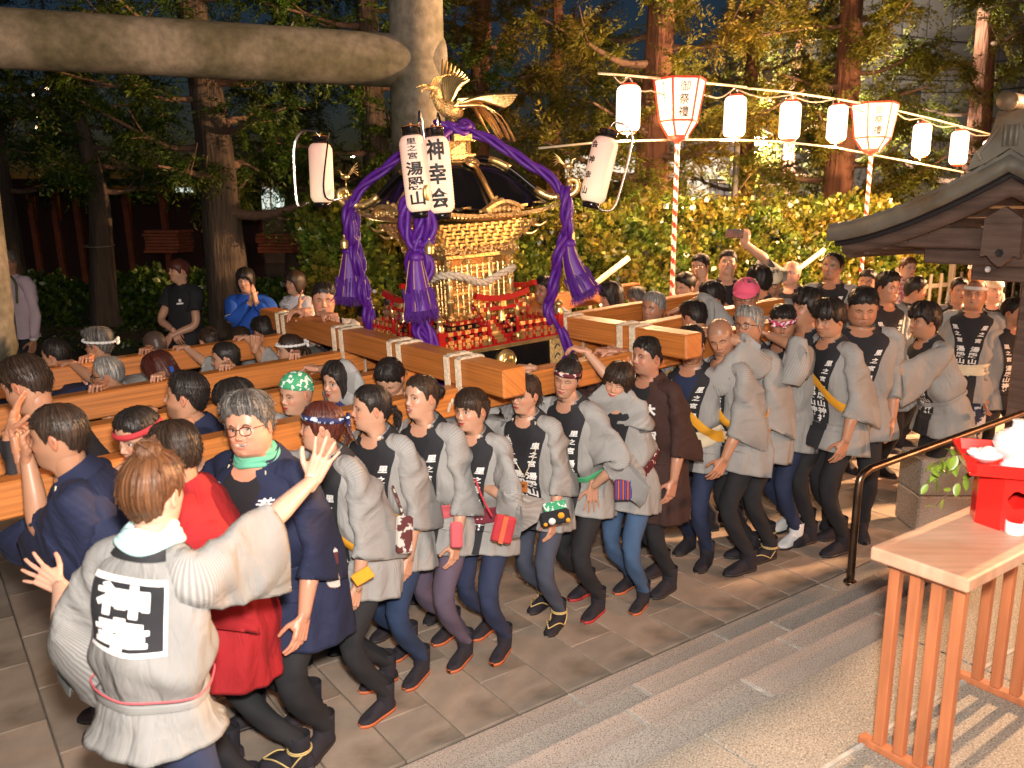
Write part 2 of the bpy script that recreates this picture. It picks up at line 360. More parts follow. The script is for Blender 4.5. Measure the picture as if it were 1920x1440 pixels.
# paving stones
pav = empty('paving', (0, 0, 0), 'grey-brown stone slab paving the procession walks on', 'paving', kind='structure')
sheet('mortar_bed', [W(-6, 2.5)[:2], W(22, 2.5)[:2], W(22, 11.6)[:2], W(-6, 11.6)[:2]], M['mortar'], z=-.012, parent=pav, kind='stuff')
SW, SL = .285, .60
def slab_mesh(i):
    a = Acc(); box(a, (0, 0, 0), (SW / 2 - .004, SL / 2 - .004, .02), None, .003)
    return a.mesh('paving_slab', M['paver'][i % 3])
SLAB = [slab_mesh(i) for i in range(3)]
cells = []
for i in range(-4, 48):
    for j in range(0, 15):
        d = 1.74 + (i - 3) * SW * 1.0 - SW / 2; n = 2.70 + j * SL + (SL / 2 if i % 2 else 0) - (0 if not i % 2 else 0) + 0.0
        if j == 0 and i % 2: cells.append((d, 2.70 + SL / 4, .5, i, j))
        c = W(d, n + SL / 2)
        cells.append((d, n + SL / 2, 1.0, i, j))
def pxof(p):
    q = np.asarray(p, float) - [0, 0, CAMH]; c = q @ CF
    return (960 + FPX * (q @ CR) / c, 720 - FPX * (q @ CU) / c, c) if c > .1 else (0, 9999, .1)
cells.sort(key=lambda c: pxof(W(c[0], c[1]))[2] if -100 < pxof(W(c[0], c[1]))[0] < 2000 and pxof(W(c[0], c[1]))[1] < 1540 else 99)
rest = Acc()
for k, (d, n, s, i, j) in enumerate(cells):
    p = W(d, n, -.02 + RS.uniform(-.0012, .0012))
    if n > 11.4: continue
    if k < 296:
        o = link('paving_slab', SLAB[RS.randint(3)], pav); o.location = p; o.rotation_euler = (RS.uniform(-.002, .002), RS.uniform(-.002, .002), math.pi / 2 - AZ); o.scale = (1, s, 1)
    else: box(rest, p, (SW / 2 - .004, (SL * s) / 2 - .004, .02), AX, 0)
rest.build('far_paving_slabs', M['paver'][0], pav, kind='stuff')
# granite steps running alongside, down to the paving, and the platform on top
stp = empty('stone_steps', W(2, 2.3), 'shallow speckled granite steps beside the paving', 'steps', kind='structure')
edges = [2.57, 2.34, 2.11, 1.88, 1.63]; zs = [.1, .2, .3, .4]
jl = {0: [.31, 1.25, 2.2, 3.15, 4.1], 1: [.5, 1.42, 2.37, 3.32, 4.25], 2: [.2, 1.15, 2.1, 3.05, 4.0], 3: [.6, 1.55, 2.5, 3.45]}
for k in range(4):
    n1, n0, z = edges[k], edges[k + 1], zs[k]
    js = [-1.6, -.65] + jl[k] + [4.78]
    for q in range(len(js) - 1):
        a = Acc(); L = js[q + 1] - js[q]
        box(a, W((js[q] + js[q + 1]) / 2, (n1 + n0) / 2, z / 2 + RS.uniform(-.001, .001)), (L / 2 - .003, (n1 - n0) / 2 - .004, z / 2), AX, .008)
        a.build('step_stone', M['granite'][(k + RS.randint(2)) % 3], stp)
        if q:
            a = Acc(); box(a, W(js[q], (n1 + n0) / 2, z - .002), (.0055, (n1 - n0) / 2 - .012, .004), AX); a.build('white_joint', M['joint'], stp)
plat = empty('stone_platform', W(3, 0), 'speckled stone platform at the top of the steps', 'platform', kind='structure')
n0 = edges[4]
for i in range(-2, 6):
    for j in range(0, 4):
        d0, d1 = i * 1.17 - .35 + (.3 if j % 2 else 0), (i + 1) * 1.17 - .35 + (.3 if j % 2 else 0); nb, na = n0 - j * .92, n0 - (j + 1) * .92
        a = Acc(); box(a, W((d0 + d1) / 2, (na + nb) / 2, .25), ((d1 - d0) / 2 - .004, (nb - na) / 2 - .004, .25 + RS.uniform(-.001, .001)), AX, .003); a.build('platform_slab', M['platform'], plat)
a = Acc()
p0, p1 = pz(1550, 1440, .5), pz(1682, 1357, .5)
dd = nrm(p1 - p0); bar(a, p0 - dd * 1.5 + ZV * .003, p0 + dd * 2.6 + ZV * .003, .007, .004); a.build('white_joint', M['joint'], plat)
sheet('aggregate_ground', [W(4.79, -4)[:2], W(14, -4)[:2], W(14, 2.68)[:2], W(4.79, 2.68)[:2]], M['aggregate'], z=.004, kind='structure', label='exposed aggregate strip behind the steps')
# low granite block wall behind the offering table
bw = empty('block_wall', W(6.7, 2.0), 'low granite block wall behind the offering table', 'wall')
_b = pz(1716, 1000, 0); _zt = pY(1722, 862, _b[1])[2]
for r in range(2):
    for q in range(4):
        p = _b + np.array([.24 + q * .48 - (.12 if r and q else 0), .17, _zt * (.25 + r * .5)]); a = Acc(); box(a, p, (.236, .17, _zt * .247), None, .012); a.build('stone_block', M['granite'][(q + r) % 3], bw)

# ------------------------------------------------------------------ torii
def torii():
    Yr = 8.7; pr = pY(781, 90, Yr); top = pr[2]
    root = empty('torii', (pr[0], pr[1], 0), 'weathered round stone torii gate with lichen on its crossbeam', 'gate')
    pr_t = pY(778, 20, Yr); zc = pY(740, 116, Yr)[2]
    # left pillar: same crossbeam height
    v = ray(0, 72); t = (zc - CAMH) / v[2]; cl = np.array([0, 0, CAMH]) + v * t
    cr = pY(740, 116, Yr); ax = nrm((cr - cl)[:2].tolist() + [0])
    rad = .262
    prb = np.array([pr[0], pr[1], 0]); 
    plb = pz(38, 690, 1.2); plc = cl + 0 * ax
    # left pillar foot: right edge silhouette passes through (38,690)
    dist = np.hypot(*plb[:2]); 
    A0 = cl - ax * (cl - cr) @ ax * 0
    # centre of the left pillar along the beam axis so that its right silhouette matches x=20 at y=500
    v2 = ray(18, 520)[:2]; v2 = v2 / np.linalg.norm(v2); nn = np.array([-v2[1], v2[0]])
    # solve cr - s*ax at distance rad on the left side of the sight line
    s = ((cr[:2] @ nn) - rad * 1.02) / (ax[:2] @ nn); pl = cr - ax * s; pl = np.array([pl[0], pl[1], 0])
    def pillar(b, lean):
        a = Acc(); z = np.linspace(-.02, 5.6, 40); P = np.array([b + ax * lean * q + ZV * q for q in z]); r = rad * (1.06 - .022 * z / 2)
        tube(a, P, r, 40); a.build('pillar', M['torii'], root)
        a = Acc(); lathe(a, b + ZV * 0, [(rad * 1.5, -.02), (rad * 1.5, .12), (rad * 1.38, .17), (0, .18)], k=32); a.build('pillar_base', M['torii'], root)
    pillar(pl, .0); pillar(prb, -.0)
    a = Acc(); P = [cl - ax * 2.2, prb + ZV * zc + ax * 0.25]; P[0] = pl + ZV * zc - ax * .7
    P = np.linspace(P[0], P[1], 60); tube(a, P, .248, 36)
    a.build('crossbeam', M['torii'], root)
    a = Acc(); c = (pl + prb) / 2 + ZV * 5.75; L = np.linalg.norm(pl - prb) / 2 + .9
    P = np.array([c + ax * q + ZV * (.12 * (q / L) ** 2) for q in np.linspace(-L, L, 24)]); tube(a, P, .32, 24); a.build('top_lintel', M['torii'], root)
    return ax, pl, prb
TAX, TPL, TPR = torii()

# ------------------------------------------------------------------ trees
def spray(seed, n=32, L=.46, lw=.013, ll=.085, droop=.6):
    rs = np.random.RandomState(seed); V = []; T = []; C = []
    for b in range(4):
        dirn = nrm([rs.uniform(-.6, .6), 1, rs.uniform(-.2, .35)]) if b else np.array([0, 1.0, 0]); l = L * rs.uniform(.6, 1); st = rs.uniform(0, .35) * b / 3
        for i in range(n // 4 * 2):
            t = (i + rs.rand()) / (n // 4 * 2); p = np.array([0, st * L, 0]) + dirn * l * t - ZV * droop * l * t * t
            a = nrm(dirn * rs.uniform(.2, .9) + np.array([rs.choice([-1, 1]) * rs.uniform(.5, 1), 0, rs.uniform(-1.0, .25)])); q = nrm(np.cross(a, [rs.uniform(-1, 1), rs.uniform(-1, 1), 1])); lw_ = lw * rs.uniform(.7, 1.3); l_ = ll * rs.uniform(.6, 1.25)
            k = len(V); V += [p - q * lw_ * .5, p + a * l_ * .5 + q * lw_, p + a * l_, p + a * l_ * .45 - q * lw_]; T += [[k, k + 1, k + 2, k + 3]]; c = rs.uniform(.6, 1.35); C += [[c, c, c * .9]] * 4
    return np.array(V), np.array(T), np.array(C)
SPR = [spray(i) for i in range(7)]
def scatter(acc, tmpl, P, D, S, rs, tint=None):
    """merge copies of leaf templates at points P along directions D with scale S"""
    for ti in range(len(tmpl)):
        idx = np.where(np.arange(len(P)) % len(tmpl) == ti)[0]
        if not len(idx): continue
        V, Q, C = tmpl[ti]; p = P[idx]; f = D[idx]; f = f / (np.linalg.norm(f, axis=1)[:, None] + 1e-9)
        up = np.tile(ZV, (len(idx), 1)) + .25 * rs.randn(len(idx), 3); r = np.cross(f, up); r /= np.linalg.norm(r, axis=1)[:, None] + 1e-9; u = np.cross(r, f)
        A = np.stack([r, f, u], 1) * S[idx][:, None, None]
        VV = np.einsum('vk,nkj->nvj', V, A) + p[:, None]
        QQ = Q[None] + (np.arange(len(idx)) * len(V))[:, None, None]
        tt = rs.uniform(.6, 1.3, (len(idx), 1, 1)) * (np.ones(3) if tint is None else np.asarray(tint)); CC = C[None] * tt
        acc.add(VV.reshape(-1, 3), QQ.reshape(-1, Q.shape[1]) if Q.shape[1] == 4 else None, QQ.reshape(-1, 3) if Q.shape[1] == 3 else None, col=CC.reshape(-1, 3), smooth=True)
def tree(name, base, h, r0, label, nl=26, reach=2.6, lean=(0, 0), z0=1.6, seed=0, tint=(1, 1, 1), dens=1.0, group='conifers behind the hedge', spr=1.0, cat='tree'):
    rs = np.random.RandomState(seed); base = np.asarray(base, float)
    root = empty(name, base, label, cat, group)
    z = np.linspace(0, 1, 26); P = base + np.outer(z * h, [lean[0], lean[1], 1]) + np.c_[.06 * np.sin(z * 7 + seed) * z * 2, .05 * np.cos(z * 6 + seed) * z * 2, z * 0]
    P[0] -= ZV * .1
    R = r0 * (1 - .62 * z) * (1 + .25 * np.exp(-z * h * 2.2)); a = Acc(); k = 20
    T_, A_, B_ = frames(P); th = np.linspace(0, 6.2832, k, endpoint=False)
    rr = R[:, None] * (1 + .05 * np.sin(th * 5 + seed)[None] + .04 * np.sin(th * 3 + z[:, None] * 9) + rs.uniform(-.02, .02, (26, k)))
    V = P[:, None] + rr[..., None] * (np.cos(th)[None, :, None] * A_[:, None] + np.sin(th)[None, :, None] * B_[:, None])
    a.add(V.reshape(-1, 3), ringfaces(26, k)); a.build('trunk', M['barkgrey' if group.startswith('conifers standing') else 'bark'], root)
    br = Acc(); PP = []; DD = []; SS = []
    for i in range(nl):
        zz = z0 + (h * .98 - z0) * ((i + rs.rand() * .8) / nl); f = zz / h; j = f * 25; p = P[int(j)] * (1 - j % 1) + P[min(25, int(j) + 1)] * (j % 1)
        az = i * 2.4 + rs.uniform(-.5, .5); L = reach * (1 - .45 * f) * rs.uniform(.6, 1.15); dr = np.array([math.cos(az), math.sin(az), 0]); sd = np.array([-dr[1], dr[0], 0])
        w1 = rs.uniform(-.25, .25); rise = rs.uniform(.05, .5)
        C = [p, p + dr * L * .3 + ZV * (-.02 * L) + sd * w1 * L * .3, p + dr * L * .62 + ZV * rise * L * .3 + sd * w1 * L * .8, p + dr * L + ZV * rise * L * .75 + sd * w1 * L]
        Q = bez(C, 12); rb = R[int(j)] * rs.uniform(.2, .36); rad = rb * np.linspace(1, .2, 12); tube(br, Q, rad, 7)
        subs = [(Q, .35)]
        for s in range(rs.randint(3, 6)):
            k0 = rs.randint(3, 10); q0 = Q[k0]; sdv = nrm(dr * rs.uniform(.2, 1) + sd * rs.choice([-1, 1]) * rs.uniform(.3, 1) + ZV * rs.uniform(-.3, .7)); l2 = L * rs.uniform(.2, .42)
            q = bez([q0, q0 + sdv * l2 * .4 + ZV * rs.uniform(-.1, .12), q0 + sdv * l2 + ZV * rs.uniform(-.05, .25)], 7); tube(br, q, rad[k0] * np.linspace(.55, .15, 7), 5); subs.append((q, .25))
        for q, st in subs:
            ln = np.linalg.norm(q[-1] - q[0]); m = int(max(3, ln * 10.5 * dens))
            for _ in range(m):
                t = rs.uniform(st, 1.0) * (len(q) - 1.001); k0 = int(t); pp = q[k0] * (1 - t % 1) + q[k0 + 1] * (t % 1); tg = nrm(q[k0 + 1] - q[k0])
                dd_ = nrm(tg * rs.uniform(.1, 1) + rs.randn(3) * .6 + ZV * rs.uniform(-.35, .25)); PP.append(pp + rs.randn(3) * .05); DD.append(dd_); SS.append(rs.uniform(.55, 1.15) * spr)
    br.build('limbs', M['twig'], root, kind='stuff')
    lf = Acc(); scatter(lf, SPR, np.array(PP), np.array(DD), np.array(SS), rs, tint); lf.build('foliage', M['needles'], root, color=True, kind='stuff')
    return root
def atd(x, Y, z=0): v = ray(x, 640); return np.array([v[0] / v[1] * Y, Y, z])
g2 = 'conifers standing on the bank at left'  # low tints on these conifers darken the foliage in place of dim light
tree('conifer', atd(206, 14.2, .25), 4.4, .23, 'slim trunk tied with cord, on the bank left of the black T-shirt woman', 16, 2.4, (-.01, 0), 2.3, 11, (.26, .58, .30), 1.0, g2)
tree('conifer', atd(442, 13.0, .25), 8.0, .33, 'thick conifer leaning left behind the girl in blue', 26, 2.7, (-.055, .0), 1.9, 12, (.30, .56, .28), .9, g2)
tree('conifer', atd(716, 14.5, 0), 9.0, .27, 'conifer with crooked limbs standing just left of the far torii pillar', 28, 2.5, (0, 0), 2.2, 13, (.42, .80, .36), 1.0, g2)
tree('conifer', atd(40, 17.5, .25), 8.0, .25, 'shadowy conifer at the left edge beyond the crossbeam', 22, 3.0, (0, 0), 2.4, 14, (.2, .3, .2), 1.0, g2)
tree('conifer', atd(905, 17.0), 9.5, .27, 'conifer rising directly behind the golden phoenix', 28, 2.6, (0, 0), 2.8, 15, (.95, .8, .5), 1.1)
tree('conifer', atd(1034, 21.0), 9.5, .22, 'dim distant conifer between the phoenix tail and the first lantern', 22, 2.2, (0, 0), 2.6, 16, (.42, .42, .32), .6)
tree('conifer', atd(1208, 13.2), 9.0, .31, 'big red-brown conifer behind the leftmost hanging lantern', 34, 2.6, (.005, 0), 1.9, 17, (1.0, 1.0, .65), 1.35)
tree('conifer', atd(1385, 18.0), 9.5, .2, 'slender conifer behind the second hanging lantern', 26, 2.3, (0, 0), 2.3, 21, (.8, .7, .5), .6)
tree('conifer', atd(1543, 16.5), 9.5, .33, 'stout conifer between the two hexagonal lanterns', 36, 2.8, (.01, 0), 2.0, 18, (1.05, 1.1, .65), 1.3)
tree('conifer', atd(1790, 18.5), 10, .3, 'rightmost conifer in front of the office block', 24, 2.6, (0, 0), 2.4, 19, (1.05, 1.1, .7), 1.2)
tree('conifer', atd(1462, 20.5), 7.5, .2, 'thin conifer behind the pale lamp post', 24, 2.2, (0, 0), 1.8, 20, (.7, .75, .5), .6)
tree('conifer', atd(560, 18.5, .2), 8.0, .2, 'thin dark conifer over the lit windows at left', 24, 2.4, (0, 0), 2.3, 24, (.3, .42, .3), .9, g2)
# cord round the slim trunk
_t = atd(206, 14.2, .25); cr_ = Acc(); th = np.linspace(0, 6.2832, 25); tube(cr_, np.array([_t + [-.02 + .235 * math.cos(q), .235 * math.sin(q), 1.42 + .02 * math.sin(q)] for q in th]), .006, 5)
cr_.build('cord', M['greywood'], label='thin cord tied round the slim trunk on the bank', category='cord')

# ------------------------------------------------------------------ hedge, bushes
def leaf_t(seed, L=.06, Wd=.024):
    rs = np.random.RandomState(seed); V = []; Q = []; C = []
    for i in range(7):
        a = nrm([rs.uniform(-1, 1), rs.uniform(-.2, 1.0), rs.uniform(-.4, 1)]); q = nrm(np.cross(a, nrm(rs.randn(3)))); nn = np.cross(a, q); p = rs.uniform(-.035, .035, 3); l = L * rs.uniform(.7, 1.3); w_ = Wd * rs.uniform(.8, 1.2); k = len(V)
        V += [p, p + a * l * .5 + q * w_ + nn * .006, p + a * l, p + a * l * .5 - q * w_ + nn * .006]; Q.append([k, k + 1, k + 2, k + 3]); c = rs.uniform(.6, 1.4); C += [[c * rs.uniform(.9, 1.25), c, c * .8]] * 4
    return np.array(V), np.array(Q), np.array(C)
LF = [leaf_t(i) for i in range(8)]
def hedge():
    rs = np.random.RandomState(5); root = empty('hedge', W(8, 7.7), 'long clipped evergreen hedge behind the picket fence', 'hedge')
    P = []; D = []
    d0, d1, nn0, nn1, z1 = 3.4, 20.0, 7.25, 8.3, 2.2
    def zt(d): return z1 + .05 * np.sin(d * 1.7) + .04 * np.sin(d * 4.1 + 1)
    n = 9800
    dd_ = d0 + (d1 - d0) * rs.rand(n) ** 1.25; zz = .25 + (zt(dd_) - .25) * rs.rand(n) ** .75
    dep = np.abs(rs.randn(n)) * .07 + .06 * np.sin(dd_ * 2.3 + zz * 4) + .05 * np.sin(zz * 9 + dd_ * 5)
    p = DV * dd_[:, None] + NV * (nn0 + dep)[:, None] + ZV * zz[:, None]; P.append(p); D.append(-NV * .9 + rs.randn(n, 3) * .5 + ZV * .5)
    n = 4200; dd_ = d0 + (d1 - d0) * rs.rand(n) ** 1.2; m_ = nn0 + (nn1 - nn0) * rs.rand(n) ** 1.6
    p = DV * dd_[:, None] + NV * m_[:, None] + ZV * (zt(dd_) + rs.randn(n) * .05 + (rs.rand(n) > .93) * .12)[:, None]; P.append(p); D.append(ZV + rs.randn(n, 3) * .6)
    n = 900; zz = rs.rand(n) * z1; m_ = nn0 + (nn1 - nn0) * rs.rand(n); p = DV * (d0 + np.abs(rs.randn(n)) * .06)[:, None] + NV * m_[:, None] + ZV * zz[:, None]; P.append(p); D.append(-DV + rs.randn(n, 3) * .6)
    P = np.vstack(P); D = np.vstack(D); a = Acc(); S = rs.uniform(.9, 1.5, len(P)) * (1 + (P @ DV > 11) * .35)
    scatter(a, LF, P, D, S, rs); a.build('foliage', M['hedgeleaf'], root, color=True, kind='stuff')
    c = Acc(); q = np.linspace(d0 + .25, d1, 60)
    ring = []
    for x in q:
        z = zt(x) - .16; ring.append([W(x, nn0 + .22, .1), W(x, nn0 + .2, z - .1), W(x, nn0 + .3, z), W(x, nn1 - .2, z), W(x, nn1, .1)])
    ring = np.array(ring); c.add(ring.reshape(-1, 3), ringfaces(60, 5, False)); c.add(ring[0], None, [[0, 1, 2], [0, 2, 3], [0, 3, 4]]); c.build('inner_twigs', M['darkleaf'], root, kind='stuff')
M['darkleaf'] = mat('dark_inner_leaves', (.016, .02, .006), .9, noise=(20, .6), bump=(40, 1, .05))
hedge()
def bush(c, rx, ry, h, n, seed, label, group='low bushes on the bank', tint=(1, 1, 1), name='bush', sc=1.5):
    rs = np.random.RandomState(seed); root = empty(name, c, label, 'bush', group); th = rs.rand(n) * 6.283; ph = np.arccos(rs.rand(n) ** .8)
    r = 1 + .14 * np.sin(th * 5 + seed) * np.sin(ph * 4) + rs.randn(n) * .06
    P = np.c_[rx * np.sin(ph) * np.cos(th) * r, ry * np.sin(ph) * np.sin(th) * r, h * np.cos(ph) * r] + np.asarray(c); D = (P - np.asarray(c)) * [1, 1, 1.5] + rs.randn(n, 3) * .3
    a = Acc(); scatter(a, LF, P, D, rs.uniform(.9, 1.4, n) * sc, rs, tint); a.build('foliage', M['bushleaf'], root, color=True, kind='stuff')
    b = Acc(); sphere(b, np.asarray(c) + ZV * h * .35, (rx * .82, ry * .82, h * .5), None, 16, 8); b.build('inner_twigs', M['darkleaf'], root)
for i, (x, Y, rx, h, lb) in enumerate([(95, 12.6, .75, .95, 'leafy bush right behind the stone pillar at left'), (165, 12.4, .7, .85, 'low leafy bush left of the slim trunk'), (262, 12.6, .55, .95, 'bush just right of the slim trunk'), (300, 12.2, .5, 1.1, 'tallest bright-tipped bush behind the black T-shirt woman'), (385, 12.4, .6, 1.05, 'bush between the two left conifers'), (505, 12.6, .5, .85, 'dim bush between the girl in blue and the woman in white'), (590, 12.0, .6, 1.15, 'bush behind the woman in the white T-shirt'), (672, 11.6, .45, 1.25, 'bush half hidden by the left purple tassel')]):
    bush(atd(x, Y + 2.3, .2), rx * 1.15, .5, h * .85, 420, 40 + i, lb, tint=(.7, .85, .6))
# weeds and litter of leaves on the bank
rs = np.random.RandomState(3); n = 900; P = np.c_[rs.uniform(-8, -2.2, n), rs.uniform(10.2, 15, n), np.zeros(n)]; P[:, 2] = gz(P[:, 0], P[:, 1]) + .01
a = Acc(); scatter(a, LF, P, np.tile(ZV, (n, 1)) + rs.randn(n, 3) * .5, rs.uniform(.5, 1.1, n), rs, (.7, .7, .5)); a.build('grass', M['bushleaf'], color=True, kind='stuff', label='sparse weeds growing on the earth bank', category='grass')

# ------------------------------------------------------------------ picket fence in front of the hedge
fr = empty('picket_fence', W(8, 7.0), 'weathered wooden picket fence along the foot of the hedge', 'fence')
for d in np.arange(4.2, 19, .34):
    post = int(round((d - 4.2) / .34)) % 5 == 0
    a = Acc(); hh = 1.36 if post else 1.22; box(a, W(d, 7.0, hh / 2), (.045 if post else .03, .04 if post else .016, hh / 2), AX, .006); a.build('post' if post else 'picket', M['greywood'], fr)
for z in (.45, 1.02):
    a = Acc(); bar(a, W(4.1, 7.03, z), W(19, 7.03, z), .018, .035, bev=.004); a.build('rail', M['greywood'], fr)
for i, (d, e, s) in enumerate([(6.15, 1, 1), (9.6, 1, 1)]):
    a = Acc(); p = W(d, 6.3, 1.75); q = W(d - 1.0, 6.85, .9); tube(a, [q, p], .03, 8); a.build('brace_pole', M['bamboo'], label=['diagonal wooden brace tied to the left striped pole', 'diagonal wooden brace tied to the right striped pole'][i], category='pole')

# ------------------------------------------------------------------ far buildings
def pyz(x, y, Y): return pY(x, y, Y)
ob = empty('office_block', (19, 34, 0), 'grey panelled office block rising behind the trees at upper right', 'building')
X0, X1, Yb = pY(1440, 300, 34)[0], 30.0, 34.0
a = Acc(); box(a, ((X0 + X1) / 2, Yb + 4, 8), ((X1 - X0) / 2, 4, 8)); a.build('wall', M['wall'], ob)
M['panel'] = mat('wall_panel', (.33, .30, .27), .8, noise=(.6, .15)); M['louvre'] = mat('louvre', (.09, .085, .08), .6)
for i in range(18):
    for j in range(9):
        x0 = X0 + .1 + i * .95
        if x0 > X1 - 1: continue
        a = Acc(); z = 1.2 + j * 1.65
        win = (j % 2 == 1 and i % 3 != 1)
        box(a, (x0 + .45, Yb - .04, z), (.45, .04, .78), None, .02)
        a.build('panel', M['louvre'] if (j in (3, 6) and i % 3 == 2) else M['panel'], ob)
for i in range(3):
    a = Acc(); x = X0 + 5.5 + i * 3.1; bar(a, (x, Yb - .16, 0), (x, Yb - .16, 15), .05, .05); a.build('down_pipe', M['wall'], ob)
lb = empty('low_building', (3, 27, 0), 'low grey building seen under the tree boughs between the lantern poles', 'building')
p0, p1 = pY(1120, 250, 27), pY(1420, 250, 27)
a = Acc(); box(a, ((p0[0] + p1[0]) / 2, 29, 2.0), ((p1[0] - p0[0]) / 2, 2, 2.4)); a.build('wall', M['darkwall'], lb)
a = Acc(); box(a, ((p0[0] + p1[0]) / 2 - 1, 26.9, 3.6), ((p1[0] - p0[0]) / 2, .12, .35)); a.build('fascia', M['wall'], lb)
for x, ww in ((1165, .5), (1250, .25), (1305, .35), (1395, .3)):
    a = Acc(); p = pY(x, 400, 26.8); box(a, (p[0], 26.8, 1.8), (ww, .1, 2.0)); a.build('pier', M['wall'], lb)
mb = empty('brick_annexe', (4, 22, 0), 'brown tiled block visible between hedge and tree trunk', 'building')
p0, p1 = pY(1140, 300, 22), pY(1200, 300, 22); 
for r in range(8):
    for q in range(4):
        a = Acc(); box(a, (p0[0] + .12 + q * .25 + (.1 if r % 2 else 0), 21.9, 1.5 + r * .17), (.118, .05, .078), None, .008); a.build('brick', M['brick'] if 'brick' in M else M.setdefault('brick', mat('brick', (.30, .17, .10), .85, noise=(6, .3))), mb)
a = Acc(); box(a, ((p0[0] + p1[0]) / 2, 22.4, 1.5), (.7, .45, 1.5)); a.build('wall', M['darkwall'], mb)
# dark red timber screen at the back left, with its posts
rf = empty('timber_screen', atd(290, 19.5), 'dark red board screen with orange posts behind the bushes', 'fence')
for x0, x1, yt in ((20, 52, 350), (56, 92, 352), (98, 134, 356), (142, 215, 360), (232, 262, 358), (270, 330, 362), (336, 395, 365), (462, 505, 352)):
    p, q, t = atd(x0, 19.6), atd(x1, 19.6), pY((x0 + x1) / 2, yt, 19.6)[2]; a = Acc(); box(a, ((p[0] + q[0]) / 2, 19.6, t / 2 + .1), ((q[0] - p[0]) / 2, .05, t / 2 - .05)); a.build('board', M['redboard'], rf)
for x, yt in ((94, 352), (136, 356), (176, 360), (228, 362), (266, 356), (333, 360), (458, 352), (625, 395), (640, 395)):
    t = pY(x, yt, 19.3)[2]; p = atd(x, 19.3); a = Acc(); bar(a, p, p + [-.1, 0, t], .06, .06, (0, 1, 0), .006); a.build('post', M['redpost'], rf)
a = Acc(); p, q = atd(60, 19.2), atd(660, 19.2); t = pY(200, 350, 19.2)[2]; bar(a, [p[0], 19.2, t + .1], [q[0], 19.2, t + .1], .06, .07); a.build('top_beam', M['redboard'], rf)
for x, y, nq, lb_ in ((318, 470, 7, 'stacked planks lying behind the bush'), (525, 470, 6, 'stacked planks beyond the woman in white')):
    ls = empty('plank_stack', atd(x, 17.2, .2), lb_, 'planks', 'planks stacked near the screen')
    for k in range(nq):
        a = Acc(); c = pY(x, y, 17.2); box(a, c + np.array([RS.uniform(-.03, .03), 0, k * .065]), (.34, .4, .028), None, .004); a.build('plank', M['redpost'], ls)
hb = empty('lit_hall', (-6, 33, 0), 'distant hall with lit windows seen past the left trees', 'building')
p0, p1 = pY(470, 330, 33), pY(700, 330, 33)
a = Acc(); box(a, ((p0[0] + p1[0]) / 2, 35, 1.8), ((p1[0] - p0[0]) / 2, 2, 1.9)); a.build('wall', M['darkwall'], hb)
for x, y in ((508, 372), (536, 378), (348, 372)):
    c = pY(x, y, 32.9); fm = Acc(); box(fm, c, (.42, .04, .5)); f_ = fm.build('window', M['wall'], hb); 
    for dx in (-.19, .19):
        a = Acc(); box(a, c + np.array([dx, -.05, 0]), (.15, .01, .4)); a.build('pane', M['litwin'], f_)
# overhead wires by the office block
for i, (y0, y1) in enumerate([(118, 105), (128, 118), (140, 128), (148, 140), (172, 158), (60, 85)]):
    a = Acc(); p, q = pY(1640, y0, 28), pY(1990, y1, 28); tube(a, bez([p, (p + q) / 2 - ZV * .12, q], 12), .018, 5); a.build('overhead_wire', M['ink'], label='thin black power line crossing the office block, number %s from the top' % ['four', 'three', 'two', 'five', 'six', 'one'][i] if False else ['lower middle wire', 'upper middle wire', 'central wire', 'wire just under the middle bundle', 'lowest wire', 'topmost wire'][i] + ' crossing in front of the office block', category='wire', group='overhead wires')
# pale lamp post with a bright flood lamp among the trees
M['lampglow'] = mat('lamp_glow', (1, 1, 1), .5, emit=(1, .97, .9), estr=60)
light('far_flood', 'SPOT', tuple(pY(1425, 265, 19) + np.array([0, .3, .2])), tuple(pY(1750, 150, 34)), 11000, (1.0, .86, .7), spot_size=R_(140), shadow_soft_size=.2)  # spot added behind this lamp, turned to brighten the office block
lp = empty('lamp_post', atd(1363, 17, 0), 'pale metal post standing behind the hedge', 'post')
a = Acc(); p = atd(1363, 17); tube(a, [p, p + ZV * 3.6], .06, 10); a.build('pole', M['wall'], lp)
for i, (x, y, Y) in enumerate([(1425, 265, 19), (222 / 3 + 0, 240, 26)][:1]):
    c = pY(x, y, Y); fl = empty('flood_lamp', c, 'bright white flood lamp shining through the branches', 'lamp'); a = Acc(); box(a, c, (.16, .06, .11), None, .01); a.build('housing', M['steel'], fl); a = Acc(); box(a, c - np.array([0, .07, 0]), (.13, .012, .085)); a.build('lens', M['lampglow'], fl)
M['spark'] = mat('small_warm_lamp', (1, .8, .5), .5, emit=(1, .72, .4), estr=14)
for i, (x, y) in enumerate([(63, 179), (71, 219), (69, 239), (81, 262), (108, 157), (156, 161), (88, 166)]):
    c = pY(x, y, 25); a = Acc(); sphere(a, c, (.05, .03, .035), None, 8, 6); a.build('small_lamp', M['spark'], label='tiny warm light far off in the dark at upper left, ' + ['highest of the leftmost column', 'third down', 'the widest one', 'lowest of them', 'just under the crossbeam', 'rightmost near the crossbeam', 'beside the high one'][i], category='lamp', group='tiny far lights at upper left')
c = pY(661, 290, 24); a = Acc(); sphere(a, c, (.08, .05, .07), None, 8, 6); a.build('small_lamp', M['lampglow'], label='white far lamp beside the left purple cord', category='lamp')
